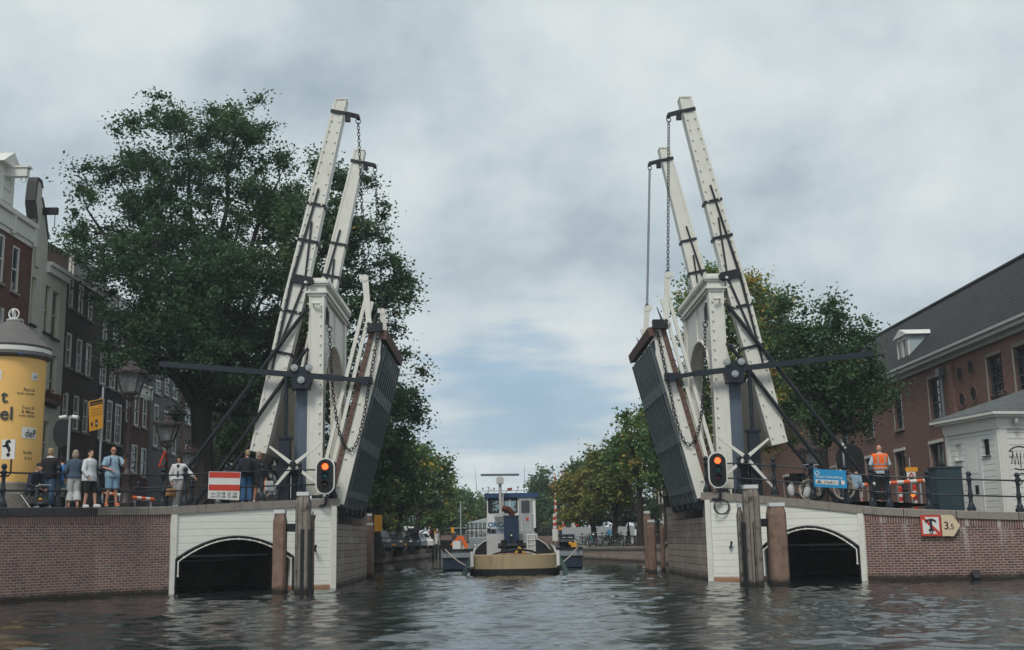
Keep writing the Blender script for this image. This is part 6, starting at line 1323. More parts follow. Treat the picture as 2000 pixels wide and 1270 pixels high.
fx0, fx1, fz = at(984, 1030, 56.6).x, at(1013, 1030, 56.6).x, at(1000, 1010, 56.6).z
m = MB(); m.span((fx0, 56.3, .9), (fx1, 57.0, fz)); m.span((fx0 - .02, 56.27, fz), (fx1 + .02, 57.0, fz + .07)); fn_ = m.build('funnel_casing', FUNNEL, tug)
m = MB(); m.span(((fx0 + fx1) / 2 - .07, 56.24, fz - 1.2), ((fx0 + fx1) / 2 + .06, 56.298, fz - .75)); m.build('lock_plate', BLACK, fn_); m = MB(); m.ball(((fx0 + fx1) / 2, 56.23, fz - .88), .05, 8); m.build('lamp', TUGWHITE, fn_)
m = MB(); m.tube([((fx0 + fx1) / 2 + .05, 56.7, fz), ((fx0 + fx1) / 2 + .02, 56.7, fz + .22), ((fx0 + fx1) / 2 - .12, 56.65, fz + .36), ((fx0 + fx1) / 2 - .4, 56.6, fz + .42)], [.16, .16, .16, .15], 10); m.build('exhaust_pipe', RUST, tug, True)
mx_ = at(978, 1030, 57.4).x; m = MB(); zt = at(978, 945, 57.4).z; zb_ = at(978, 1003, 57.4).z; m.span((mx_ - .35, 57.2, zb_ - .08), (mx_ + .25, 57.9, zb_)); m.tube([(mx_, 57.4, zb_), (mx_, 57.4, zt)], .075, 8); m.tube([(mx_ + .14, 57.5, 2.9), (mx_ + .14, 57.5, zt - .5)], .03, 6); m.build('mast', TUGGREY, tug, True)
m = MB(); m.span((mx_ - .18, 57.2, zt), (mx_ + .18, 57.6, zt + .3)); m.span((mx_ - .1, 57.3, zt + .3), (mx_ + .1, 57.5, zt + .36)); m.build('radar_box', TUGGREY, tug)
m = MB(); m.bar((mx_ - .95, 57.35, zt + .44), (mx_ + .95, 57.45, zt + .43), .12, .1); m.build('radar_scanner', mat('radar_grey', (.12, .12, .13), .5), tug)
za_ = HZ + .34; m = MB(); m.bar((at(932, 1030, 58).x, 58, za_), (at(1025, 1030, 58).x, 58, za_), .03, .03)
for px, h_ in ((944, .14), (955, .18), (966, .12), (1000, .12), (1013, .18)): x = at(px, 1030, 58).x; m.tube([(x, 58, za_), (x, 58, za_ + h_)], .02, 5); m.ball((x, 58, za_ + h_), (.06, .06, .05), 6)
for px in (955, 990, 1010): x = at(px, 1030, 58).x; m.tube([(x, 58, HZ + .1), (x, 58, za_)], .02, 5)
m.build('antenna_bar', TUGGREY, tug)
m = MB(); x = at(996, 1030, 58).x; m.span((x - .1, 57.9, za_ + .02), (x + .12, 58.0, za_ + .13)); m.build('searchlight', RED, tug)
for px, l_ in ((932, 1.15), (1025, 1.25)): m = MB(); x = at(px, 1030, 58).x; m.tube([(x, 58, za_), (x + (-.07 if px < 950 else .06), 58, za_ + l_)], [.014, .006], 5); m.build('whip_antenna', IRON, tug)
BLU = mat('orca_blue', (.015, .14, .30), .5)
m = MB(); q = at(953, 1030, HY - .012); write(m, 'ORCA', .335, (q.x, HY - .008, q.z), (1, 0, 0), (0, 0, 1), 'LEFT', .045, 0, 1.0)
q = at(953, 1037.5, HY); write(m, 'VvO BEEMSTER', .185, (q.x, HY - .008, q.z), (1, 0, 0), (0, 0, 1), 'LEFT', .012, 0, .86); q = at(955, 1043, HY); write(m, '023200350', .2, (q.x, HY - .008, q.z + .01), (1, 0, 0), (0, 0, 1), 'LEFT', .012, 0, .86)
kk = MB(); 
for fc in m.f:
    if all(m.v[i][0] < fx0 + .25 for i in fc): kk.add([m.v[i] for i in fc], [tuple(range(len(fc)))])
kk.build('lettering', BLU, house)
for px, py in ((955.5, 1036), (964.5, 1037.5), (1047, 1035)): q = at(px, py, HY - .1); m = MB(); m.span((q.x - .1, HY - .14, q.z - .1), (q.x + .08, HY - .02, q.z + .1)); m.build('deck_lamp', BLACK, tug)
m = MB()                                   # ladder and rails at the right
lx0, lx1 = at(1030, 1030, 57).x, at(1044, 1030, 57).x; z1_ = at(1036, 1043, 57).z
for x in (lx0, lx1): m.tube([(x, 56.9, .55), (x, 57.0, z1_)], .03, 6)
for i in range(6): z = .65 + i * (z1_ - .7) / 5; m.tube([(lx0, 56.92, z), (lx1, 56.92, z)], .022, 5)
m.tube([(lx0, 56.9, .9), (lx1 - .05, 56.4, .72)], .04, 6); m.build('ladder', TUGWHITE, tug, True)
m = MB()
for px in (1013.5, 1042): x = at(px, 1030, 57.2).x; m.tube([(x, 57.2, z1_), (x, 57.2, z1_ + .95)], .022, 5)
x0, x1 = at(1036, 1030, 57.2).x, at(1042, 1030, 57.2).x; m.tube([(x0, 57.2, z1_ + .95), (x1, 57.2, z1_ + .95)], .022, 5); m.build('side_rail', TUGGREY, tug, True)
for px in (984, 1015):
    x = at(px, 1030, 55.6).x; m = MB(); m.tube([(x, 55.6, .5), (x, 55.6, at(px, 1055, 55.6).z)], .15, 12); m.build('bollard', BLACK, tug, True)
m = MB(); x0, x1 = at(972, 1030, 55.6).x, at(1027, 1030, 55.6).x; z = at(1000, 1066, 55.6).z; m.tube([(x0, 55.6, z), (x1, 55.6, z)], .13, 10); m.build('cross_bitt', BLACK, tug, True)
m = MB(); cx = at(1014, 1030, 55.3).x
for i in range(7): m.tube([(cx - .26 + .02 * i, 55.25 - .02 * i, .6), (cx - .2 + .015 * i, 55.3, 1.0), (cx - .05 + .01 * i, 55.35, 1.22), (cx + .12 + .012 * i, 55.3, 1.05), (cx + .2 + .02 * i, 55.22 - .02 * i, .62)], .022, 5)
for i in range(4): m.torus((cx + .02, 55.1 - .04 * i, .6 + .04 * i), .24 + .02 * i, .022, (0.1, .3, 1), 14, 5)
m.build('rope_coil', YROPE, tug, True)
m = MB(); m.tube([(TX - 1.1, 55.2, .86), (TX - .6, 55.0, 1.02), (TX + .1, 54.95, 1.12), (TX + .7, 55.0, 1.05), (TX + 1.1, 55.2, .9)], .05, 7); m.build('hose', BLACK, tug, True)
m = MB()
for i in range(26): a = RNG.uniform(0, 6.28); m.tube([(TX + RNG.uniform(-.8, .9), 55.0 + RNG.uniform(-.15, .3), .88), (TX + RNG.uniform(-.8, .9), 55.0 + RNG.uniform(-.15, .3), .93)], .02, 4)
m.build('loose_rope', mat('brown_rope', (.35, .2, .11), .9), tug)
m = MB(); m.tube([(HX0 + .05, 56.6, .7), (HX0 + .95, 56.4, 1.1)], .03, 6); m.build('sloping_rail', TUGWHITE, tug, True)

# barge ahead of the tug
BX0, BX1, BY = at(864, 1000, 64.3).x, at(1135, 1000, 64.3).x, 64.3
bg_ = thing('barge', 'wide dark blue work barge pushed ahead of the tug', 'barge', ((BX0 + BX1) / 2, BY + 12, 0)); BZ = at(890, 1073, BY).z; BL = 26
for x0, x1, nm_ in ((BX0, BX0 + 2.5, 'l'), (BX1 - 2.5, BX1, 'r')):
    m = MB(); m.prism([(x0, BY + 1.5, -.6), (x0, BY, .05), (x0, BY, .62), (x0, BY + BL, .62), (x0, BY + BL, -.6)], (x1 - x0, 0, 0)); m.build('lower_hull', HULLBLUE, bg_)
    m = MB(); m.span((x0, BY + .03, .622), (x1, BY + BL, BZ - .08)); m.build('side_band', HULLGREY, bg_)
    m = MB(); m.span((x0 - .06, BY - .06, BZ - .08), (x1 + .06, BY + BL, BZ)); m.span((x0 - .05, BY - .04, .58), (x1 + .05, BY + .2, .66)); m.build('rubbing_strake', BLACK, bg_)
m = MB(); m.span((BX0 + 2.5, BY + 1.0, .2), (BX1 - 2.5, BY + BL, BZ - .02)); m.build('deck', HULLBLUE, bg_)
for px, mt, w_, h_, Y in ((875, BLACK, .9, .5, 66), (899, TUGWHITE, .7, .2, 66), (916, HULLGREY, .5, .3, 67)): 
    q = at(px, 1030, Y); m = MB(); m.span((q.x - w_ / 2, Y, BZ), (q.x + w_ / 2, Y + .7, BZ + h_)); m.build('deck_gear', mt, bg_)
t = thing('orange_crane', 'folded bright orange hydraulic crane arm on the left of the barge', 'crane', tuple(at(898, 1072, 66)))
m = MB(); m.bar(at(882, 1066, 66), at(898, 1049, 66), .2, .22, (0, 1, 0), w1=.16); m.build('lower_arm', ORANGE, t)
m = MB(); m.bar(at(897, 1050, 65.8), at(904, 1050, 65.8), .16, .16, (0, 1, 0)); m.ball(at(903, 1051, 65.8), .1, 8); m.build('knuckle', ORANGE, t); m = MB(); m.bar(at(903, 1052, 65.7), at(912, 1070, 65.7), .14, .15, (0, 1, 0), w1=.24); m.build('upper_arm', ORANGE, t)
q = at(893, 1072, 66); m = MB(); m.span((q.x - .25, 65.8, BZ), (q.x + .2, 66.3, BZ + .45)); m.build('pedestal', TUGWHITE, t)
t = thing('deck_machine', 'dark square winch machine on the right of the barge', 'machine', tuple(at(1106, 1072, 66)))
a, b = at(1092, 1044, 66), at(1122, 1071, 66); m = MB(); m.span((a.x, 66, a.z - .15), (b.x, 67.2, a.z)); m.span((a.x + .12, 66.1, BZ), (b.x - .12, 67, a.z - .2)); m.build('housing', HULLBLUE, t)
m = MB()
for x in (a.x + .05, (a.x + b.x) / 2, b.x - .05): m.tube([(x, 65.98, BZ), (x, 65.98, a.z)], .04, 6)
m.tube([(a.x, 65.9, BZ + .3), (b.x, 65.9, BZ + .3)], .16, 8); m.build('frame', IRON, t)
q = at(1119, 1065, 66); m = MB(); m.span((q.x - .12, 65.7, BZ), (q.x + .2, 66, BZ + .25)); m.ball((q.x - .16, 65.8, BZ + .2), .12, 8); m.build('yellow_motor', YELLOW, t)
for a, b, lb in (((870, 1074, 64.2), (916, 1108, 54.9), 'pale mooring rope from the barge to the left side of the tug'), ((1128, 1070, 64.2), (1085, 1107, 54.9), 'pale mooring rope from the barge to the right side of the tug')):
    p, q = at(*a), at(*b); m = MB(); m.tube([p.lerp(q, i / 8) - Vector((0, 0, .10 * math.sin(math.pi * i / 8))) for i in range(9)], .035, 6); tag(m.build('mooring_rope', ROPE, None, True), lb, 'rope')

# ---------------------------------------------------------------- far bridge, barrier poles, glass house
fb = thing('far_bridge', 'low far bridge on brick piers across the canal behind the barge', 'bridge', (-.5, 116, 0)); FBZ = 2.35
m = MB(); m.span((-7.0, 113.5, -.5), (at(912, 1030, 113.5).x, 120, at(890, 1045, 113.5).z)); m.build('brick_pier', QBRICK, fb)
m = MB(); m.span((at(1046, 1030, 113.5).x, 113.5, -.5), (at(1079, 1030, 113.5).x, 120, at(1062, 1047, 113.5).z)); m.build('brick_pier', QBRICK, fb)
m = MB(); m.span((at(1079, 1030, 114).x, 114, -.5), (7.5, 120, 1.75)); m.build('right_abutment', QLOW, fb)
m = MB(); m.span((at(912, 1030, 115).x, 115, 1.2), (at(1046, 1030, 115).x, 119.5, 1.85)); m.build('deck_beam', mat('bridge_grey', (.27, .30, .31), .6), fb)
m = MB(); 
for i in range(26): x = -7 + i * .55; m.tube([(x, 115.2, 1.85), (x, 115.2, 2.75)], .035, 5)
for z in (2.3, 2.75): m.tube([(-7, 115.2, z), (7, 115.2, z)], .035, 5)
m.build('bridge_railing', IRON, fb)
m = MB(); a, b = at(835, 1056, 113.2), at(863, 1062, 113.2); m.span((a.x, 112.9, b.z - .15), (b.x + .1, 113.4, a.z)); 
for i in range(5): x = a.x + (b.x - a.x) * i / 4; m.span((x - .06, 113.0, -.3), (x + .06, 113.2, b.z))
m.bar((a.x, 113.1, .3), (b.x, 113.1, 1.4), .06, .06); m.build('timber_guide', GALV, fb)
def pole(px, pyt, Y, z0, n, label, r=.12):
    top = at(px, pyt, Y); t = thing('barrier_pole', label, 'barrier pole', (top.x, Y, z0), 'raised striped barrier poles of the far bridge'); m = MB(); striped(m, (top.x, Y, z0), (top.x, Y, top.z), r, n, 0, 8); m.build('striped_pole', REDWHITE, t, True)
    m = MB(); m.span((top.x - .25, Y - .2, z0 - .3), (top.x + .25, Y + .2, z0 + .8)); m.build('base_box', SIGNWHITE, t)
pole(840, 1010, 112, 1.6, 7, 'leftmost short striped barrier pole at the left end of the far bridge', .16); pole(844.5, 1018, 113.5, 1.7, 6, 'short striped barrier pole second from left on the far bridge', .13); pole(849, 1010, 112.5, 1.6, 7, 'third short striped barrier pole at the left end of the far bridge', .14); pole(853, 1020, 113.5, 1.7, 6, 'rightmost short striped pole of the left group on the far bridge', .14)
pole(1083.5, 925, 113, 1.7, 20, 'tall raised red and white barrier pole left of two beside the wheelhouse', .12); pole(1100, 920, 114, 1.7, 20, 'tall raised red and white barrier pole right of two beside the wheelhouse', .12)
pole(1083, 1004, 112, 1.7, 8, 'shorter striped pole close beside the left tall barrier pole', .17); pole(1101, 1008, 113, 1.7, 8, 'shorter striped pole close beside the right tall barrier pole', .17)
def panel_sign(px0, py0, px1, py1, Y, mt, label, pole_to=None, nm_='yellow_sign', cat='sign', d=.08):
    a, b = at(px0, py0, Y), at(px1, py1, Y); t = thing(nm_, label, cat, ((a.x + b.x) / 2, Y, b.z)); m = MB(); m.span((a.x, Y, b.z), (b.x, Y + d, a.z)); m.build('panel', mt, t)
    if pole_to is not None: m = MB(); m.tube([((a.x + b.x) / 2, Y + .1, pole_to), ((a.x + b.x) / 2, Y + .1, a.z)], .05, 6); m.build('pole', IRON, t)
    return t
panel_sign(844, 1032, 851, 1043, 111, NOTICE, 'small yellow sign between the short striped poles', 1.5)
panel_sign(881, 1030, 887, 1041, 113, NOTICE, 'small yellow sign above the brick pier of the far bridge', 1.5)
panel_sign(1091, 1026, 1098, 1035, 112, NOTICE, 'small yellow sign between the tall striped poles', 1.5)
panel_sign(731, 1006, 745, 1038, 68, NOTICE, 'large orange yellow panel behind the capped piles at the left quay', .9, 'site_container', 'container', .4)
panel_sign(1150, 1018, 1160, 1025, 104, RED, 'red topped sign on a post under the yellow trees, right one', .9, 'red_sign', 'sign'); panel_sign(1124, 1024, 1130, 1027, 108, RED, 'red topped small sign left of the flagpole', .9, 'red_sign', 'sign')
q = at(1190, 1040, 96); t = thing('blue_disc_sign', 'round blue road sign under the trees on the right bank', 'road sign', (q.x, 96, .95)); m = MB(); m.lathe([(.0, 0), (.22, 0), (.22, .04), (0, .04)], (q.x, 96, q.z), 16, 0, Matrix.Rotation(rad(90), 3, 'X')); m.build('disc', SKYBLUE, t); m = MB(); m.tube([(q.x, 96.1, .9), (q.x, 96.1, q.z)], .04, 6); m.build('pole', IRON, t)
# glass house beyond the bridge
a, b = at(910, 1046, 130), at(953, 1046, 130); zl, zr2 = at(930, 1022, 130).z, at(950, 1003, 130).z
gh = thing('glass_house', 'glass walled hall with a pale pitched roof beyond the far bridge', 'greenhouse', ((a.x + b.x) / 2, 132, 1.75)); X0, X1 = a.x, b.x + 4
m = MB(); m.span((X0, 130, 1.2), (X1, 140, zl)); m.build('glass_wall', mat('hall_glass', (.12, .15, .16), .12, var=.3, scale=1, spec=.8), gh)
m = MB()
for i in range(15): x = X0 + (X1 - X0) * i / 14; m.span((x - .03, 129.93, 1.2), (x + .03, 129.995, zl))
for z in (1.9, 2.7, zl): m.span((X0, 129.94, z - .03), (X1, 129.99, z + .03))
m.build('glazing_bars', TUGWHITE, gh)
m = MB(); xm = X1 - .4; m.prism([(X0 - .1, 129.9, zl + .03), (X1 + .1, 129.9, zl + .03), (xm, 129.9, zr2 + .35)], (0, 10.3, 0)); m.build('roof', mat('pale_roof', (.42, .45, .46), .4), gh)
m = MB(); write(m, 'De Hortus', .5, at(929, 1043, 129.8), (1, 0, 0), (0, 0, 1), 'LEFT', .01); m.build('lettering', SIGNWHITE, gh)
def lamp_post(px, pyt, Y, z0, lab):
    q = at(px, pyt, Y); t = thing('lamp_post', lab, 'lamp post', (q.x, Y, z0)); m = MB(); m.tube([(q.x, Y, z0 - .1), (q.x, Y, q.z)], .07, 6); m.bar((q.x - .4, Y, q.z - .7), (q.x + .4, Y, q.z - .8), .06, .06); m.build('pole', GALV, t, True)
    for sg in (-1, 1): m = MB(); m.ball((q.x + sg * .4, Y, q.z - .65), (.16, .12, .12), 8); m.build('camera', TUGGREY, t, True)
lamp_post(899.5, 980, 112, 1.7, 'pale grey camera post on the left of the far bridge')
a, b = at(890, 1031, 116), at(908, 1046, 116); t = thing('bridge_kiosk', 'small green glazed bridge keeper kiosk left of the glass house', 'kiosk', ((a.x + b.x) / 2, 116.5, 1.75)); m = MB(); m.span((a.x, 116, 1.7), (b.x, 117.5, a.z - .1)); m.build('cabin', mat('teal_glass', (.03, .08, .085), .2), t); m = MB(); m.span((a.x - .2, 115.8, a.z - .1), (b.x + .2, 117.7, a.z)); m.build('roof', TUGGREY, t)
for px, pyt, pyb, Y, lb in ((734, 1018, 1028, 74, 'distant old street lamp before the orange panel'), (1244, 985, 997, 84, 'old street lamp among the right bank trees, left of the dark trunk'), (1226, 1000, 1012, 92, 'smaller distant street lamp above the parked bicycles')):
    street_lamp(lb, px, pyt - 8, pyb, Y, .95)
q = at(1116, 1006, 110); t = thing('flagpole', 'white pole with a drooping red and white flag by the terrace', 'flagpole', (q.x, 110, .95)); m = MB(); m.tube([(q.x, 110, .9), (q.x, 110, q.z)], .05, 6); m.build('pole', SIGNWHITE, t)
m = MB(); m.prism([(q.x, 110, q.z), (q.x + .25, 110, q.z - .8), (q.x + .5, 110, q.z - 1.4), (q.x + .1, 110, q.z - 1.2)], (0, .05, 0)); m.build('flag', SIGNWHITE, t)
# parked cars on the left bank
def car(paint, label):
    t = thing('parked_car', label, 'car', (0, 0, 0), 'cars parked along the left bank')
    side = [(-2.1, .28), (-2.15, .62), (-2.0, .86), (-1.2, .95), (.95, .98), (1.75, .9), (2.1, .72), (2.15, .3)]
    b = MB(); b.prism([(x, -.86, z) for x, z in side], (0, 1.72, 0))
    cab = [(-1.75, .93, .82), (-1.05, 1.42, .62), (.75, 1.46, .62), (1.65, .95, .80)]
    P = [(x, -w_, z) for x, z, w_ in cab] + [(x, w_, z) for x, z, w_ in cab]; b.add(P, [(0, 1, 2, 3), (7, 6, 5, 4), (0, 4, 5, 1), (1, 5, 6, 2), (2, 6, 7, 3)])
    body = b.build('body', paint, t)
    g_ = MB(); lerp = lambda i, j, f, s: tuple(cab[i][k] + (cab[j][k] - cab[i][k]) * f for k in (0, 1, 2))
    for i, j, e in ((0, 1, 0), (3, 2, 0)):
        lo, hi = lerp(i, j, .14, 0), lerp(i, j, .9, 0); o = .012 * (-1 if i == 0 else 1)
        g_.add([(lo[0] + o, -lo[2] + .08, lo[1] + .012), (lo[0] + o, lo[2] - .08, lo[1] + .012), (hi[0] + o, hi[2] - .05, hi[1] + .012), (hi[0] + o, -hi[2] + .05, hi[1] + .012)], [(0, 1, 2, 3)])
    for s in (-1, 1): g_.add([(-1.5, s * .80, 1.0), (1.3, s * .80, 1.02), (.65, s * .655, 1.4), (-.95, s * .655, 1.37)], [(0, 1, 2, 3)])
    g_.build('windows', GLASS, t)
    for x in (-1.3, 1.35):
        for s in (-1, 1):
            w_ = MB(); w_.lathe([(.20, -.02), (.31, 0), (.33, .04), (.33, .16), (.31, .2), (0, .2)], (x, s * .68, .33), 16, 0, Matrix.Rotation(rad(-90 * s), 3, 'X')); wo_ = w_.build('wheel', RUBBER, t, True)
            r_ = MB(); r_.lathe([(0, .205), (.2, .205), (.2, .19)], (x, s * .68, .33), 12, 0, Matrix.Rotation(rad(-90 * s), 3, 'X')); r_.build('rim', GALV, wo_)
    for s in (-1, 1):
        h = MB(); h.ball((-2.08, s * .62, .70), (.06, .2, .08), 8); h.build('tail_lamp', RED, t); h = MB(); h.ball((2.05, s * .62, .68), (.08, .2, .08), 8); h.build('headlight', SIGNWHITE, t)
    for x in (-2.165, 2.165): p = MB(); p.box((x, 0, .48), (.02, .5, .11)); p.build('number_plate', YELLOW, t)
    return t
PAINTS = [(mat('car_black', (.012, .013, .016), .25, var=.1, spec=.6), 'black'), (mat('car_dark_grey', (.05, .055, .06), .25, .3, .1, spec=.6), 'dark grey'), (mat('car_silver', (.35, .37, .39), .3, .5, .1, spec=.6), 'silver'), (mat('car_white', (.6, .6, .6), .3, 0, .05, spec=.6), 'white'), (mat('car_dark_blue', (.015, .025, .05), .25, 0, .1, spec=.6), 'dark blue')]
protos = {}
for i, (px, Y, pi, lb) in enumerate(((737, 76, 0, 'black car nearest the piles on the left bank, with a yellow plate'), (758, 81, 1, 'dark grey car behind the first black one on the left bank'), (774, 85, 0, 'black car in the middle of the parked row with a bright bonnet'), (798, 91, 4, 'dark blue car fourth along the parked row'), (808, 97, 2, 'silver car under the tree towards the far bridge'), (818, 103, 3, 'white car farthest along the parked row'), (790, 100, 1, 'dark grey car partly hidden behind the silver one'))):
    if pi not in protos: protos[pi] = car(PAINTS[pi][0], lb); o = protos[pi]
    else: o = copy_tree(protos[pi])
    q = at(px, 1060, Y); o['label'] = lb; o.location = (q.x, Y, .96); o.rotation_euler = (0, 0, rad(-80 + 5 * (i % 3))); o.scale = (.9, .9, .9)
t = thing('white_van', 'white van parked among the tree trunks behind the cars', 'van', tuple(at(777, 1050, 104).xy) + (.95,)); q = at(777, 1050, 104)
m = MB(); m.prism([(q.x - 2.4, 104, 1.3), (q.x + 2.2, 104, 1.3), (q.x + 2.2, 104, 2.0), (q.x + 1.6, 104, 2.9), (q.x - 2.4, 104, 2.95)], (0, 1.8, 0)); m.build('body', TUGWHITE, t); m = MB(); m.prism([(q.x + .9, 103.98, 2.1), (q.x + 2.0, 103.98, 2.1), (q.x + 1.55, 103.98, 2.75), (q.x + .9, 103.98, 2.75)], (0, .01, 0)); m.build('window', GLASS, t)
for x in (-1.5, 1.5): m = MB(); m.lathe([(0, 0), (.34, 0), (.34, .2), (0, .2)], (q.x + x, 104.1, 1.3), 14, 0, Matrix.Rotation(rad(90), 3, 'X')); m.build('wheel', RUBBER, t)
m = MB()
# guard rail in front of the cars
t = thing('quay_railing', 'low steel guard rail along the quay in front of the parked cars', 'railing', (-9.2, 80, 1))
for Y in np.arange(72, 98, 2.4): m = MB(); x = -9.2 + .5 * max(0, (Y - 84) / 6.5) * .5; m.tube([(x, Y, .95), (x, Y, 1.3)], .04, 6); m.build('post', IRON, t)
m = MB(); m.tube([(-9.2, 72, 1.27), (-9.2, 84, 1.27), (-8.66, 98, 1.27)], .04, 6); m.build('rail', GALV, t)
# bicycles and terrace on the right bank
first = None
SPOTS = [(1140, 97), (1150, 95), (1160, 96), (1172, 92), (1179, 90), (1186, 92), (1193, 88), (1200, 90), (1207, 87), (1213, 89), (1222, 86), (1133, 99)]
BW = ('with a red bag', 'farther left')
for i, (px, Y) in enumerate(SPOTS):
    q = at(px, 1062, Y)
    if first is None: first = bicycle('bicycle in the dense row parked along the right bank quay', RUBBER, IRON, False, 'bicycles parked along the right bank quay'); o = first
    else: o = copy_tree(first)
    o.location = (q.x, Y, .98); o.rotation_euler = (0, rad(4), rad(60 + 37 * (i % 4)))
WOOD = mat('terrace_wood', (.12, .07, .05), .8)
for i, (px, Y) in enumerate(((1225, 90), (1209, 94), (1216, 92.5))):
    q = at(px, 1060, Y); t = thing('picnic_table', ('brown wooden terrace table nearest the dark tree trunk', 'brown wooden terrace table behind the bicycles', 'brown wooden terrace table between its two neighbours')[i], 'table', (q.x, Y, .95), 'terrace tables on the right bank'); m = MB(); m.span((q.x - .7, Y - .4, 1.65), (q.x + .7, Y + .4, 1.72)); m.build('tabletop', WOOD, t)
    for sx in (-1, 1):
        m = MB(); m.bar((q.x + sx * .6, Y - .3, .95), (q.x + sx * .6, Y + .3, 1.65), .08, .08); m.bar((q.x + sx * .6, Y + .3, .95), (q.x + sx * .6, Y - .3, 1.65), .08, .08); m.build('leg', WOOD, t)
a, b = at(1149, 1054, 98), at(1156, 1064, 98); t = thing('cargo_box', 'bright turquoise covered cargo tricycle among the bicycles', 'tricycle', ((a.x + b.x) / 2, 98, .95)); m = MB(); m.prism([(a.x, 98, 1.2), (b.x, 98, 1.1), (b.x + .1, 98, 1.6), (b.x - .2, 98, 1.95), (a.x + .2, 98, 1.6)], (0, .7, 0)); m.build('cover', mat('turquoise', (.02, .28, .36), .5), t); m = MB(); m.torus((a.x, 98, 1.22), .26, .03, (0, 1, 0), 16, 5); m.build('wheel', RUBBER, t)
t = thing('white_hoarding', 'long low white hoarding behind the terrace on the right bank', 'wall', tuple(at(1190, 1050, 106).xy) + (.95,)); a, b = at(1098, 1044, 107), at(1240, 1034, 107); m = MB(); m.span((a.x, 107, .9), (b.x, 107.2, 2.6)); m.build('panel', mat('hoarding', (.42, .45, .47), .6, var=.05), t)
# ================================================================ people
SKIN = mat('skin', (.50, .27, .19), .55, var=.06); SKIN2 = mat('tanned_skin', (.42, .21, .14), .55, var=.06)
def cloth(name, c, var=.18): return MATS.get(name) or mat(name, c, .85, var=var, scale=14, bump=.25, bscale=22)
HAIRC = {'grey': cloth('grey_hair', (.22, .19, .16), .3), 'blond': cloth('blond_hair', (.34, .24, .14), .3), 'dark': cloth('dark_hair', (.015, .012, .012), .3), 'brown': cloth('brown_hair', (.06, .035, .025), .3), 'greyblond': cloth('grey_blond_hair', (.30, .245, .19), .3)}
def loft(mb, rings, n=16, m=0):
    """rings: (centre, rx, ry) stacked upwards"""
    P = []; 
    for c, rx, ry in rings:
        for j in range(n):
            t = 2 * math.pi * j / n; sx = math.copysign(abs(math.cos(t)) ** .85, math.cos(t)); sy = math.copysign(abs(math.sin(t)) ** .85, math.sin(t))
            P.append((c[0] + rx * sx, c[1] + ry * sy, c[2]))
    k = len(rings); F = [(i * n + j, i * n + (j + 1) % n, (i + 1) * n + (j + 1) % n, (i + 1) * n + j) for i in range(k - 1) for j in range(n)]
    mb.add(P, F + [tuple(range(n))[::-1], tuple(range((k - 1) * n, k * n))], m)
def remesh(o, v, sm=4):
    r = o.modifiers.new('remesh', 'REMESH'); r.mode = 'VOXEL'; r.voxel_size = v; r.use_smooth_shade = True
    s = o.modifiers.new('smooth', 'SMOOTH'); s.factor = .5; s.iterations = sm
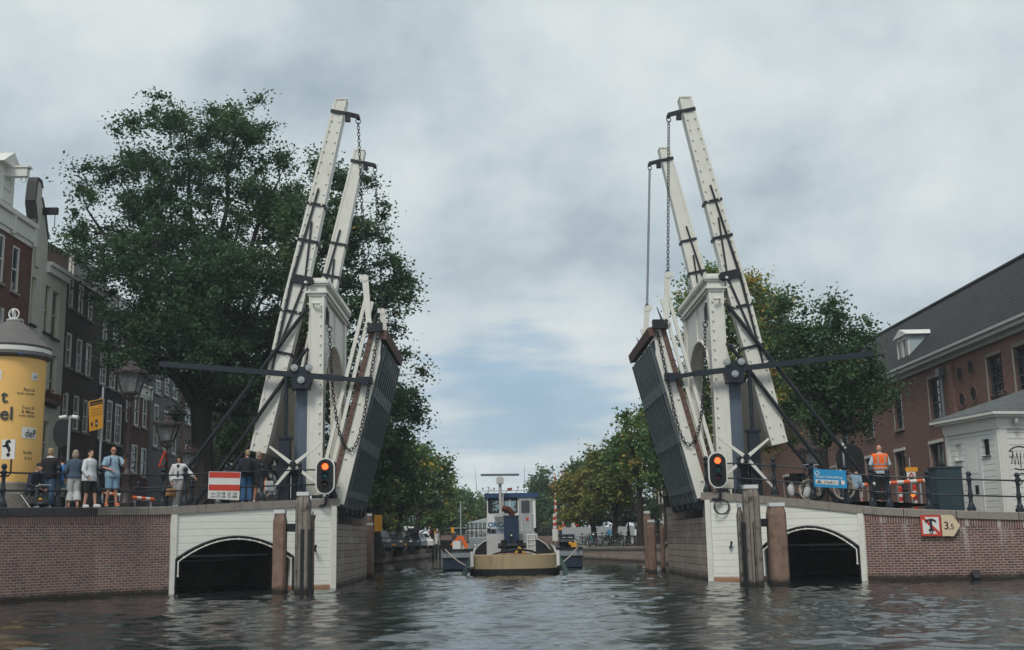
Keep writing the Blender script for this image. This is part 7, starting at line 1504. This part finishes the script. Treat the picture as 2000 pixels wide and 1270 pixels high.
def person(label, pos, yaw, H=1.75, lean=(0, 0), arms=None, legs=None, top=None, bottom=None, shoes=None, hair='dark', hairstyle='short', skin=None, seated=False, build=1.0, fem=False, glasses=False, head_turn=0.0, group=None):
    """local frame: looks along -y, x>0 is 'b'. arms/legs: joint overrides in metres at 1.75 m"""
    skin = skin or SKIN
    hipz = .93 if not seated else .50; dz = hipz - .93
    A = {'ea': (-.25, .04, 1.14), 'ha': (-.27, -.04, .88), 'eb': (.25, .04, 1.14), 'hb': (.27, -.04, .88)}; A.update(arms or {})
    L = {'ka': (-.10, -.02, .50), 'fa': (-.11, .03, .09), 'kb': (.10, -.02, .50), 'fb': (.11, .03, .09)}; L.update(legs or {})
    ln = lambda z: (lean[0] * max(0, (z - .93) / .6) ** 1.3, lean[1] * max(0, (z - .93) / .6) ** 1.3)
    def c(z, dy=0): l = ln(z); return Vector((l[0], l[1] + dy, z + dz))
    w = .92 if fem else 1.0; bd = build
    TR = [(.80, .09, .08), (.88, .155 * (1.06 if fem else 1), .11), (.96, .168 * (1.04 if fem else 1), .118), (1.07, .145 * w, .105), (1.18, .152 * w, .108), (1.30, .178 * w, .115), (1.40, .185 * w, .102), (1.455, .13 * w, .08), (1.49, .075, .065)]
    root = bpy.data.objects.new('person', None)
    b = MB(); loft(b, [(c(z), rx * bd, ry * bd) for z, rx, ry in TR])
    hd = c(1.64, -.015); nk = c(1.47); b.tube([nk, c(1.55)], [.06, .055], 10)
    rt = Matrix.Rotation(head_turn, 3, 'Z'); hp = lambda x, y, z: hd + rt @ Vector((x, y, z))
    b.ball(hp(0, .005, .015), (.076, .096, .108), 16, 0, rt); b.ball(hp(0, -.03, -.06), (.055, .062, .06), 12, 0, rt); b.ball(hp(0, -.1, -.015), (.014, .024, .026), 8, 0, rt); b.ball(hp(0, -.088, -.06), (.026, .012, .012), 8, 0, rt)
    for s in (-1, 1): b.ball(hp(s * .078, .01, -.005), (.012, .02, .032), 8, 0, rt)
    J = {}
    for k, s in (('a', -1), ('b', 1)):
        sh = c(1.405) + Vector((s * .17 * w * bd, 0, 0)); el = Vector(A['e' + k]) + Vector((*ln(1.3), dz)); ha = Vector(A['h' + k]) + Vector((*ln(1.3), dz)); J['sh' + k], J['el' + k], J['ha' + k] = sh, el, ha
        wr = ha; b.tube([sh, sh.lerp(el, .5), el, el.lerp(wr, .35), wr], [.056, .048, .040, .039, .027], 10); b.ball(sh, .062, 10)
        d = (wr - el).normalized(); sd_ = d.cross(Vector((0, 0, 1)));
        if sd_.length < .2: sd_ = d.cross(Vector((0, -1, 0)))
        sd_.normalize(); up = sd_.cross(d)
        b.bar(wr - d * .01, wr + d * .085, .078, .03, up)
        cur = up * (-1 if up.z > 0 else 1) * 1.0
        for i, (off, ln_) in enumerate(((-.03, .062), (-.01, .075), (.011, .07), (.03, .056))):
            p0 = wr + d * .075 + sd_ * off; p1 = p0 + d * ln_ * .55 + cur * .012; p2 = p1 + d * ln_ * .38 + cur * .03; b.tube([p0, p1, p2], [.0105, .0095, .008], 6)
        th = wr + d * .02 + sd_ * (-.042); b.tube([th, th + d * .035 - sd_ * .025 + cur * .012, th + d * .065 - sd_ * .03 + cur * .02], [.013, .011, .009], 6)
        hip = Vector((s * .088, 0, .92 + dz)); kn, ft = Vector(L['k' + k]), Vector(L['f' + k]); J['hip' + k], J['kn' + k], J['ft' + k] = hip, kn, ft
        b.tube([hip, hip.lerp(kn, .5), kn, kn.lerp(ft, .3), ft], [.088 * bd, .075 * bd, .055, .054, .038], 12)
        fd = Vector((s * .12, -1, 0)).normalized(); J['fd' + k] = fd
        b.ball(ft + Vector((0, 0, -.045)) + fd * .06, (.042, .125, .042), 10, 0, Matrix.Rotation(math.atan2(fd.x, -fd.y), 3, 'Z'))
    bo = b.build('person', skin, None, True, org=(0, 0, 0)); remesh(bo, .0085, 3); tag(bo, label, 'person', group)
    ey = MB()
    for s in (-1, 1): ey.ball(hp(s * .03, -.083, .012), (.011, .008, .007), 6)
    if glasses:
        for s in (-1, 1): ey.torus(hp(s * .034, -.105, .008), .026, .004, rt @ Vector((0, 1, 0)), 12, 4)
        ey.tube([hp(-.06, -.1, .012), hp(-.08, .0, .01)], .004, 4); ey.tube([hp(.06, -.1, .012), hp(.08, .0, .01)], .004, 4)
    ey.build('eyes', BLACK, bo)
    if hairstyle != 'bald':
        h = MB()
        if hairstyle == 'short': h.ball(hp(0, .02, .04), (.084, .100, .092), 14, 0, rt); h.ball(hp(0, .05, -.01), (.078, .062, .08), 12, 0, rt)
        if hairstyle == 'bob': h.ball(hp(0, .015, .045), (.094, .112, .095), 14, 0, rt); h.ball(hp(0, .055, -.03), (.092, .07, .11), 12, 0, rt); [h.ball(hp(s * .075, .01, -.03), (.028, .055, .095), 10, 0, rt) for s in (-1, 1)]
        if hairstyle == 'tied': h.ball(hp(0, .02, .04), (.085, .102, .092), 14, 0, rt); h.ball(hp(0, .06, -.03), (.08, .06, .09), 12, 0, rt); h.ball(hp(0, .08, -.10), (.045, .04, .09), 10, 0, rt)
        if hairstyle == 'cap': h.ball(hp(0, .01, .05), (.087, .104, .085), 14, 0, rt); h.ball(hp(0, -.11, .035), (.065, .06, .014), 10, 0, rt)
        ho = h.build('hair' if hairstyle != 'cap' else 'cap', HAIRC.get(hair, hair) if isinstance(hair, str) else hair, bo, True); remesh(ho, .011, 2)
    def torso_cloth(name, m_, z0, z1, ease, sleeve, hem=None, zs=None, ruck=0.0):
        t = MB(); zz = [z0] + [z for z, _, _ in TR if z0 + .03 < z < z1 - .01] + [z1]; R = []
        for z in zz:
            rx = np.interp(z, [q[0] for q in TR], [q[1] for q in TR]); ry = np.interp(z, [q[0] for q in TR], [q[2] for q in TR])
            e = ease + (hem or 0) * max(0, (1.15 - z) / .3); rx = max(rx, .15 if z < 1.0 else 0) * bd + e; ry = max(ry, .105 if z < 1.0 else 0) * bd + e
            R.append((c(z), rx, ry))
        loft(t, R)
        if sleeve > 0:
            for k in 'ab':
                sh, el, ha = J['sh' + k], J['el' + k], J['ha' + k]; p = [sh + (sh - c(1.38)) * -.25, sh]
                if sleeve <= .5: p.append(sh.lerp(el, sleeve * 2)); r_ = [.07, .078, .074]
                else:
                    f = (sleeve - .5) * 2; p += [sh.lerp(el, .5), el, el.lerp(ha, .5 * f), el.lerp(ha, f * .96)]; r_ = [.07, .075, .066, .058, .052, .045]
                t.tube(p, [q + ease * .5 for q in r_], 10)
        o = t.build(name, m_, bo, True); remesh(o, .0125, 3); return o
    def legs_cloth(name, m_, frac, ease, flare=0.0):
        t = MB(); loft(t, [(c(z), rx * bd + ease, ry * bd + ease) for z, rx, ry in TR if z <= 1.08])
        for k in 'ab':
            hip, kn, ft = J['hip' + k], J['kn' + k], J['ft' + k]
            if frac <= .5: p = [hip, hip.lerp(kn, frac * 2 * .5), hip.lerp(kn, frac * 2)]; r_ = [.098, .09, .082]
            else: f = (frac - .5) * 2; p = [hip, hip.lerp(kn, .5), kn, kn.lerp(ft, .5 * f), kn.lerp(ft, f * .97)]; r_ = [.098, .088, .072, .066 + flare * .5, .056 + flare]
            t.tube(p, [q * bd + ease for q in r_], 12)
        o = t.build(name, m_, bo, True); remesh(o, .0125, 3); return o
    if bottom:
        kind, m_ = bottom[0], bottom[1]
        if kind == 'trousers': legs_cloth('trousers', m_, 1.0, .012, .012)
        if kind == 'cropped': legs_cloth('trousers', m_, .86, .02, .03)
        if kind == 'shorts': legs_cloth('shorts', m_, .48, .02)
        if kind == 'knee': legs_cloth('shorts', m_, .56, .022)
    if top:
        for spec in top: torso_cloth(*spec)
    if shoes:
        for k in 'ab':
            ft, fd = J['ft' + k], J['fd' + k]; s = MB(); R = Matrix.Rotation(math.atan2(fd.x, -fd.y), 3, 'Z'); s.ball(ft + Vector((0, 0, -.042)) + fd * .065, (.05, .14, .048), 12, 0, R); s.ball(ft + Vector((0, .0, -.02)), (.046, .05, .05), 10)
            so_ = s.build('shoe', shoes, bo, True); s = MB(); s.ball(ft + Vector((0, 0, -.078)) + fd * .065, (.053, .145, .016), 12, 0, R); s.build('sole', TRIM, so_, True)
    bo.location = pos; bo.rotation_euler = (0, 0, yaw); k = H / 1.75; bo.scale = (k, k, k)
    return bo, J
def feet(px, Y, z): q = at(px, 985, Y); return Vector((q.x, Y, z))
def W_(o, p):      # a local point of a person in world space
    return Matrix.Translation(o.location) @ o.rotation_euler.to_matrix().to_4x4() @ Matrix.Scale(o.scale[0], 4) @ Vector(p)
BLK = cloth('black_knit', (.012, .012, .015)); DENIM = cloth('blue_denim', (.05, .10, .17)); LDENIM = cloth('light_denim', (.16, .27, .36)); PBLUE = cloth('pale_blue_cotton', (.25, .36, .46)); WCOT = cloth('white_cotton', (.56, .57, .58), .06); NAVYC = cloth('navy_cloth', (.018, .025, .042)); BRIGHTB = cloth('bright_blue_shirt', (.03, .16, .42)); JACK = cloth('denim_jacket', (.055, .085, .125)); GREYT = cloth('grey_trousers', (.28, .275, .28)); DKGREY = cloth('dark_grey_trousers', (.05, .055, .065)); VEST = cloth('orange_vest', (.82, .14, .015), .06)
STRIPE = bpy.data.materials.new('striped_cotton'); STRIPE.use_nodes = True; q = NT(STRIPE.node_tree); STRIPE.node_tree.nodes.clear()
tc_ = q.n('ShaderNodeTexCoord'); wv = q.n('ShaderNodeTexWave', bands_direction='X', ins={'Vector': tc_.outputs['Object'], 'Scale': 13.0, 'Distortion': .6}); q.n('ShaderNodeOutputMaterial', ins={0: q.n('ShaderNodeBsdfPrincipled', ins={'Base Color': q.ramp(wv.outputs[0], [(.3, (.60, .60, .58)), (.75, (.33, .34, .37))]), 'Roughness': .85}).outputs[0]})

# --- the group at the left railing
G0 = 2.80
o, J = person('person in a dark blue jacket and black cap sitting on a folding stool, sketching', feet(58, 36.75, G0), rad(62), 1.84, lean=(0, -.26), seated=True,
    arms={'ea': (-.26, -.12, 1.10), 'ha': (-.10, -.36, 1.00), 'eb': (.26, -.10, 1.10), 'hb': (.12, -.34, 1.00)}, legs={'ka': (-.13, -.44, .54), 'fa': (-.14, -.40, .10), 'kb': (.13, -.46, .52), 'fb': (.15, -.52, .10)},
    top=[('jacket', NAVYC, .86, 1.50, .03, .97)], bottom=('trousers', DKGREY), shoes=BLACK, hair=BLK, hairstyle='cap', head_turn=0.1)
st_ = thing('folding_stool', 'small folding stool with crossed pale legs under the sketching man', 'stool', tuple(o.location)); R_s = o.rotation_euler.to_matrix()
sl_ = lambda x, y, z: o.location + R_s @ Vector((x, y, z))
m = MB(); m.add([sl_(-.2, -.22, .47), sl_(.2, -.22, .47), sl_(.2, .2, .46), sl_(-.2, .2, .46), sl_(-.2, -.22, .44), sl_(.2, -.22, .44), sl_(.2, .2, .43), sl_(-.2, .2, .43)], [(0, 1, 2, 3), (7, 6, 5, 4), (0, 4, 5, 1), (1, 5, 6, 2), (2, 6, 7, 3), (3, 7, 4, 0)]); m.build('seat', BLK, st_)
for x in (-.19, .19):
    for a, b in (((x, -.22, .44), (x, .26, .0)), ((x, .2, .44), (x, -.26, .0))): m = MB(); m.tube([sl_(*a), sl_(*b)], .014, 6); m.build('leg', CHROME, st_)
m = MB(); m.box(W_(o, (0, -.50, .64)), (.42, .32, .02), R_s @ Matrix.Rotation(rad(-12), 3, 'X')); tag(m.build('sketch_pad', WCOT, None), 'white sketch pad on the lap of the seated man', 'sketch pad')
o, J = person('person in a black jumper over a white collar, seen from behind at the yellow column', feet(94, 37.5, G0), rad(165), 1.93, build=1.12, arms={'ea': (-.28, -.06, 1.14), 'ha': (-.16, -.24, 1.02), 'eb': (.28, -.06, 1.14), 'hb': (.16, -.24, 1.02)}, top=[('collar', WCOT, 1.36, 1.515, .018, 0), ('jumper', BLK, .86, 1.475, .035, .97)], bottom=('trousers', DENIM), shoes=BLACK, hair='blond')
o, J = person('person in a bright blue shirt half hidden behind a railing post', feet(116, 38.1, G0), rad(190), 1.70, lean=(0, -.16), top=[('shirt', BRIGHTB, .86, 1.49, .022, .4)], bottom=('trousers', LDENIM), shoes=BLACK, hair='dark')
o, J = person('person with grey blond hair, denim jacket and white striped trousers, seen from behind', feet(143, 37.4, G0), rad(205), 1.84, fem=True, build=1.1, arms={'ea': (-.27, .02, 1.13), 'ha': (-.2, -.18, .96), 'eb': (.27, .04, 1.13), 'hb': (.25, -.04, .9)}, legs={'fa': (-.11, .12, .09), 'kb': (.1, -.06, .5), 'fb': (.13, -.02, .09)},
    top=[('jacket', JACK, .90, 1.495, .03, .97, .012)], bottom=('cropped', STRIPE), shoes=cloth('tan_sandal', (.30, .17, .11)), hair='greyblond', hairstyle='bob')
m = MB(); c_ = feet(122, 37.9, G0); m.lathe([(.14, 0), (.2, .08), (.2, .36), (.15, .44)], c_ + Vector((0, -.3, .0)), 14); m.torus(c_ + Vector((0, -.3, .48)), .12, .015, (0, 1, 0), 14, 5, 0, (0, math.pi)); m.lathe([(.21, .36), (.205, .6), (.1, .66)], c_ + Vector((0.02, -.28, 0)), 14, 1)
SPOT = courses('black_white_pattern', (.5, .5, .5), (.02, .02, .02), (.02, .02, .02), .05, .05, .006, stain=.5, staincol=(.02, .02, .02), stainscale=18)
tag(m.build('tote_bag', [BLACK, SPOT], None, True), 'black bag with white speckled top beside the woman in the denim jacket', 'bag')
o, J = person('person with dark tied hair in a long white blouse and black shorts, looking right', feet(172, 37.3, G0), rad(70), 1.84, fem=True, build=1.12, head_turn=rad(-18), arms={'ea': (-.27, .0, 1.12), 'ha': (-.2, -.14, .9), 'eb': (.26, .05, 1.13), 'hb': (.24, .0, .9)}, legs={'ka': (-.1, -.02, .5), 'fa': (-.11, .05, .09), 'kb': (.11, -.12, .5), 'fb': (.12, -.16, .10)},
    top=[('blouse', WCOT, .80, 1.49, .035, .95, .03)], bottom=('knee', BLK), shoes=WCOT, hair='dark', hairstyle='tied')
m = MB(); hh = W_(o, (.1, -.03, .86)); m.ball(hh + Vector((-.16, -.1, -.02)), (.12, .1, .12), 10); m.torus(hh + Vector((-.14, -.1, .12)), .1, .012, (0, 1, 0), 12, 5); tag(m.build('hand_bag', BLACK, None, True), 'small black hand bag at the hip of the woman in white', 'bag')
o, J = person('bald person with glasses, pale blue shirt, denim shorts and orange trainers', feet(217, 37.6, 2.84), rad(38), 1.90, build=1.1, head_turn=rad(-8), glasses=True, skin=SKIN2, arms={'ea': (-.28, -.02, 1.14), 'ha': (-.1, -.22, 1.06), 'eb': (.30, -.16, 1.18), 'hb': (.24, -.34, 1.42)}, legs={'fa': (-.13, .06, .09), 'fb': (.14, -.02, .09)},
    top=[('shirt', PBLUE, .86, 1.50, .032, .42, .02)], bottom=('shorts', LDENIM), shoes=cloth('orange_trainer', (.55, .12, .04)), hairstyle='bald')
hb = W_(o, (.245, -.44, 1.47)); m = MB(); m.box(hb, (.07, .14, .12), o.rotation_euler.to_matrix()); m.tube([hb + Vector((.02, -.02, .0)), hb + Vector((.09, .01, .03))], .03, 8); tag(m.build('camera', BLACK, None), 'small black camera held up by the bald man', 'camera')
m = MB(); bp_ = W_(o, (-.03, .22, 1.2)); m.box(bp_, (.30, .16, .44), o.rotation_euler.to_matrix())
for x in (-.12, .12): m.tube([W_(o, (x, .13, 1.42)), W_(o, (x, .0, 1.5)), W_(o, (x, -.15, 1.40)), W_(o, (x * 1.2, -.155, 1.25)), W_(o, (x * 1.5, -.02, 1.08))], .02, 6)
tag(m.build('backpack', NAVYC, None), 'dark backpack on the shoulders of the bald man', 'backpack')
m = MB(); c_ = feet(80, 36.7, G0) + Vector((0, -.18, 0)); m.ball(c_ + Vector((0, 0, .12)), (.3, .16, .13), 12); m.ball(c_ + Vector((-.02, -.05, .26)), (.15, .08, .06), 8, 1); tag(m.build('camera_bag', [BLACK, YELLOW], None, True), 'black bag with a yellow cloth at the sketching man’s feet', 'bag')
# --- the woman with the straw bag and the pair by the counterweight
o, J = person('person with short dark hair, white cardigan and grey trousers holding a straw bag', feet(347, 40.55, 2.86), rad(4), 1.80, fem=True, arms={'ea': (-.26, .0, 1.12), 'ha': (-.22, -.04, .86), 'eb': (.32, .08, 1.2), 'hb': (.52, .02, 1.02)}, legs={'kb': (.06, -.14, .52), 'fb': (-.02, .02, .09), 'fa': (-.09, -.03, .09)},
    top=[('black_top', BLK, .92, 1.49, .014, 0), ('cardigan', WCOT, .94, 1.475, .030, .97, .015)], bottom=('trousers', GREYT), shoes=WCOT, hair='dark', hairstyle='bob')
m = MB(); # black top shows between the open fronts of the cardigan
loft(m, [((0, -.034, z), .075, .115 + .008 * math.sin(z * 9)) for z in (1.0, 1.1, 1.2, 1.3, 1.4, 1.44)], 14); fr_ = m.build('top_front', BLK, o, True)
m = MB(); hp_ = W_(o, (-.22, -.07, .56)); m.lathe([(.13, -.2), (.18, -.16), (.17, .02), (.13, .08), (.12, .08)], hp_, 14); m.torus(hp_ + Vector((0, 0, .1)), .11, .014, (0, 1, 0), 14, 5, 0, (0, math.pi)); tag(m.build('straw_bag', mat('straw', (.32, .16, .06), .9, var=.35, scale=25, bump=.6), None, True), 'round straw bag hanging from the hand of the woman in white cardigan', 'bag')
o, J = person('person with fair hair, dark padded jacket, backpack and blue jeans, seen from behind', feet(481, 42.0, 3.0), rad(185), 1.93, build=1.06, head_turn=rad(35), arms={'ea': (-.27, .02, 1.14), 'ha': (-.24, -.08, .92), 'eb': (.27, -.05, 1.14), 'hb': (.2, -.2, 1.0)}, top=[('jacket', NAVYC, .86, 1.50, .045, .97)], bottom=('trousers', cloth('strong_blue_jeans', (.035, .10, .22))), shoes=GREYT, hair='blond')
m = MB(); m.box(W_(o, (.0, .24, 1.22)), (.32, .18, .48), o.rotation_euler.to_matrix()); m.box(W_(o, (.0, .35, 1.14)), (.24, .07, .22), o.rotation_euler.to_matrix()); tag(m.build('backpack', BLACK, None), 'black backpack on the fair haired man in jeans', 'backpack')
o, J = person('person with fair tied hair in a long black coat and white trainers, seen from behind', feet(504, 42.0, 3.02), rad(172), 1.85, fem=True, build=1.12, head_turn=rad(-40), arms={'ea': (-.27, .04, 1.12), 'ha': (-.26, -.02, .86), 'eb': (.27, .0, 1.12), 'hb': (.2, -.18, .95)}, legs={'fa': (-.14, .05, .09), 'fb': (.15, -.03, .09)}, top=[('coat', BLK, .62, 1.50, .035, .97, .0)], shoes=WCOT, hair='greyblond', hairstyle='tied', skin=SKIN2)
m = MB(); b_ = W_(o, (-.36, -.05, .58)); m.box(b_, (.3, .12, .34)); m.box(b_ + Vector((-.16, .0, -.0)), (.03, .122, .34), None, 1); m.torus(b_ + Vector((0, -.05, .2)), .08, .01, (0, 1, 0), 12, 5, 0, (0, math.pi)); tag(m.build('shopping_bag', [WCOT, ORANGE], None), 'white shopping bag with an orange edge carried by the woman in black', 'bag')
# --- right bank
o, J = person('bald person in an orange high visibility vest seen from behind on the right quay', feet(1725, 40.75, 2.68), rad(180), 1.93, build=1.12, arms={'ea': (-.30, -.02, 1.15), 'ha': (-.18, -.2, 1.02), 'eb': (.30, -.02, 1.15), 'hb': (.18, -.2, 1.02)}, legs={'fa': (-.12, .03, .09), 'fb': (.12, .0, .09)},
    top=[('shirt', cloth('white_blue_shirt', (.46, .53, .60)), .84, 1.51, .025, .97), ('vest', VEST, .97, 1.485, .055, .02)], bottom=('trousers', BLK), shoes=BLACK, hairstyle='bald')
m = MB(); BAND = mat('reflective_grey', (.33, .32, .29), .5)
for z in (1.02, 1.14):
    rx, ry = np.interp(z, [.96, 1.07, 1.18], [.168, .145, .152]) * 1.12 + .062, np.interp(z, [.96, 1.07, 1.18], [.118, .105, .108]) * 1.12 + .062
    loft(m, [((0, 0, z - .025), rx, ry), ((0, 0, z + .025), rx, ry)], 20)
for s in (-1, 1): m.bar((s * .11, .18, 1.16), (s * .12, .165, 1.44), .045, .02, (0, 1, 0))
m.build('reflective_band', BAND, o, True)
o, J = person('person in a pale blue shirt bending forward behind the right stay rod', feet(1671, 46, 2.42), rad(130), 1.75, lean=(0, -.2), top=[('shirt', PBLUE, .86, 1.49, .03, .95)], bottom=('trousers', BLK), shoes=BLACK, hair='brown')
o, J = person('person with a sunlit face half hidden by the railing post near the blue board', feet(1660, 44.6, 2.42), rad(60), 1.55, fem=True, top=[('shirt', cloth('olive_shirt', (.14, .14, .10)), .86, 1.49, .03, .5)], bottom=('trousers', BLK), shoes=BLACK, hair='brown', hairstyle='bob')
for px, lb, c1, yw in ((1098, 'distant person in dark clothes standing left of two by the flagpole', NAVYC, 160), (1110, 'distant person in a pale top standing right of two by the flagpole', WCOT, 200)):
    person(lb, feet(px, 112, .95), rad(yw), 1.75, top=[('coat', c1, .8, 1.49, .03, .95)], bottom=('trousers', BLK), shoes=BLACK, hair='dark')
# lamp seen over the roof of the hut
street_lamp('street lamp whose lantern shows above the roof of the white hut', 1958, 762, 800, 47.5, 2.4)

# ================================================================ thin haze veiling far things, added also to lift the dark tones everywhere
hz = bpy.data.materials.new('haze'); hz.use_nodes = True; q = NT(hz.node_tree); hz.node_tree.nodes.clear()
o_ = q.n('ShaderNodeOutputMaterial'); hz.node_tree.links.new(q.n('ShaderNodeVolumePrincipled', ins={'Color': (.80, .88, .95, 1), 'Density': .0005}).outputs[0], o_.inputs['Volume'])
m = MB(); m.span((-250, -60, -2), (250, 430, 36)); tag(m.build('haze', hz), kind='stuff')
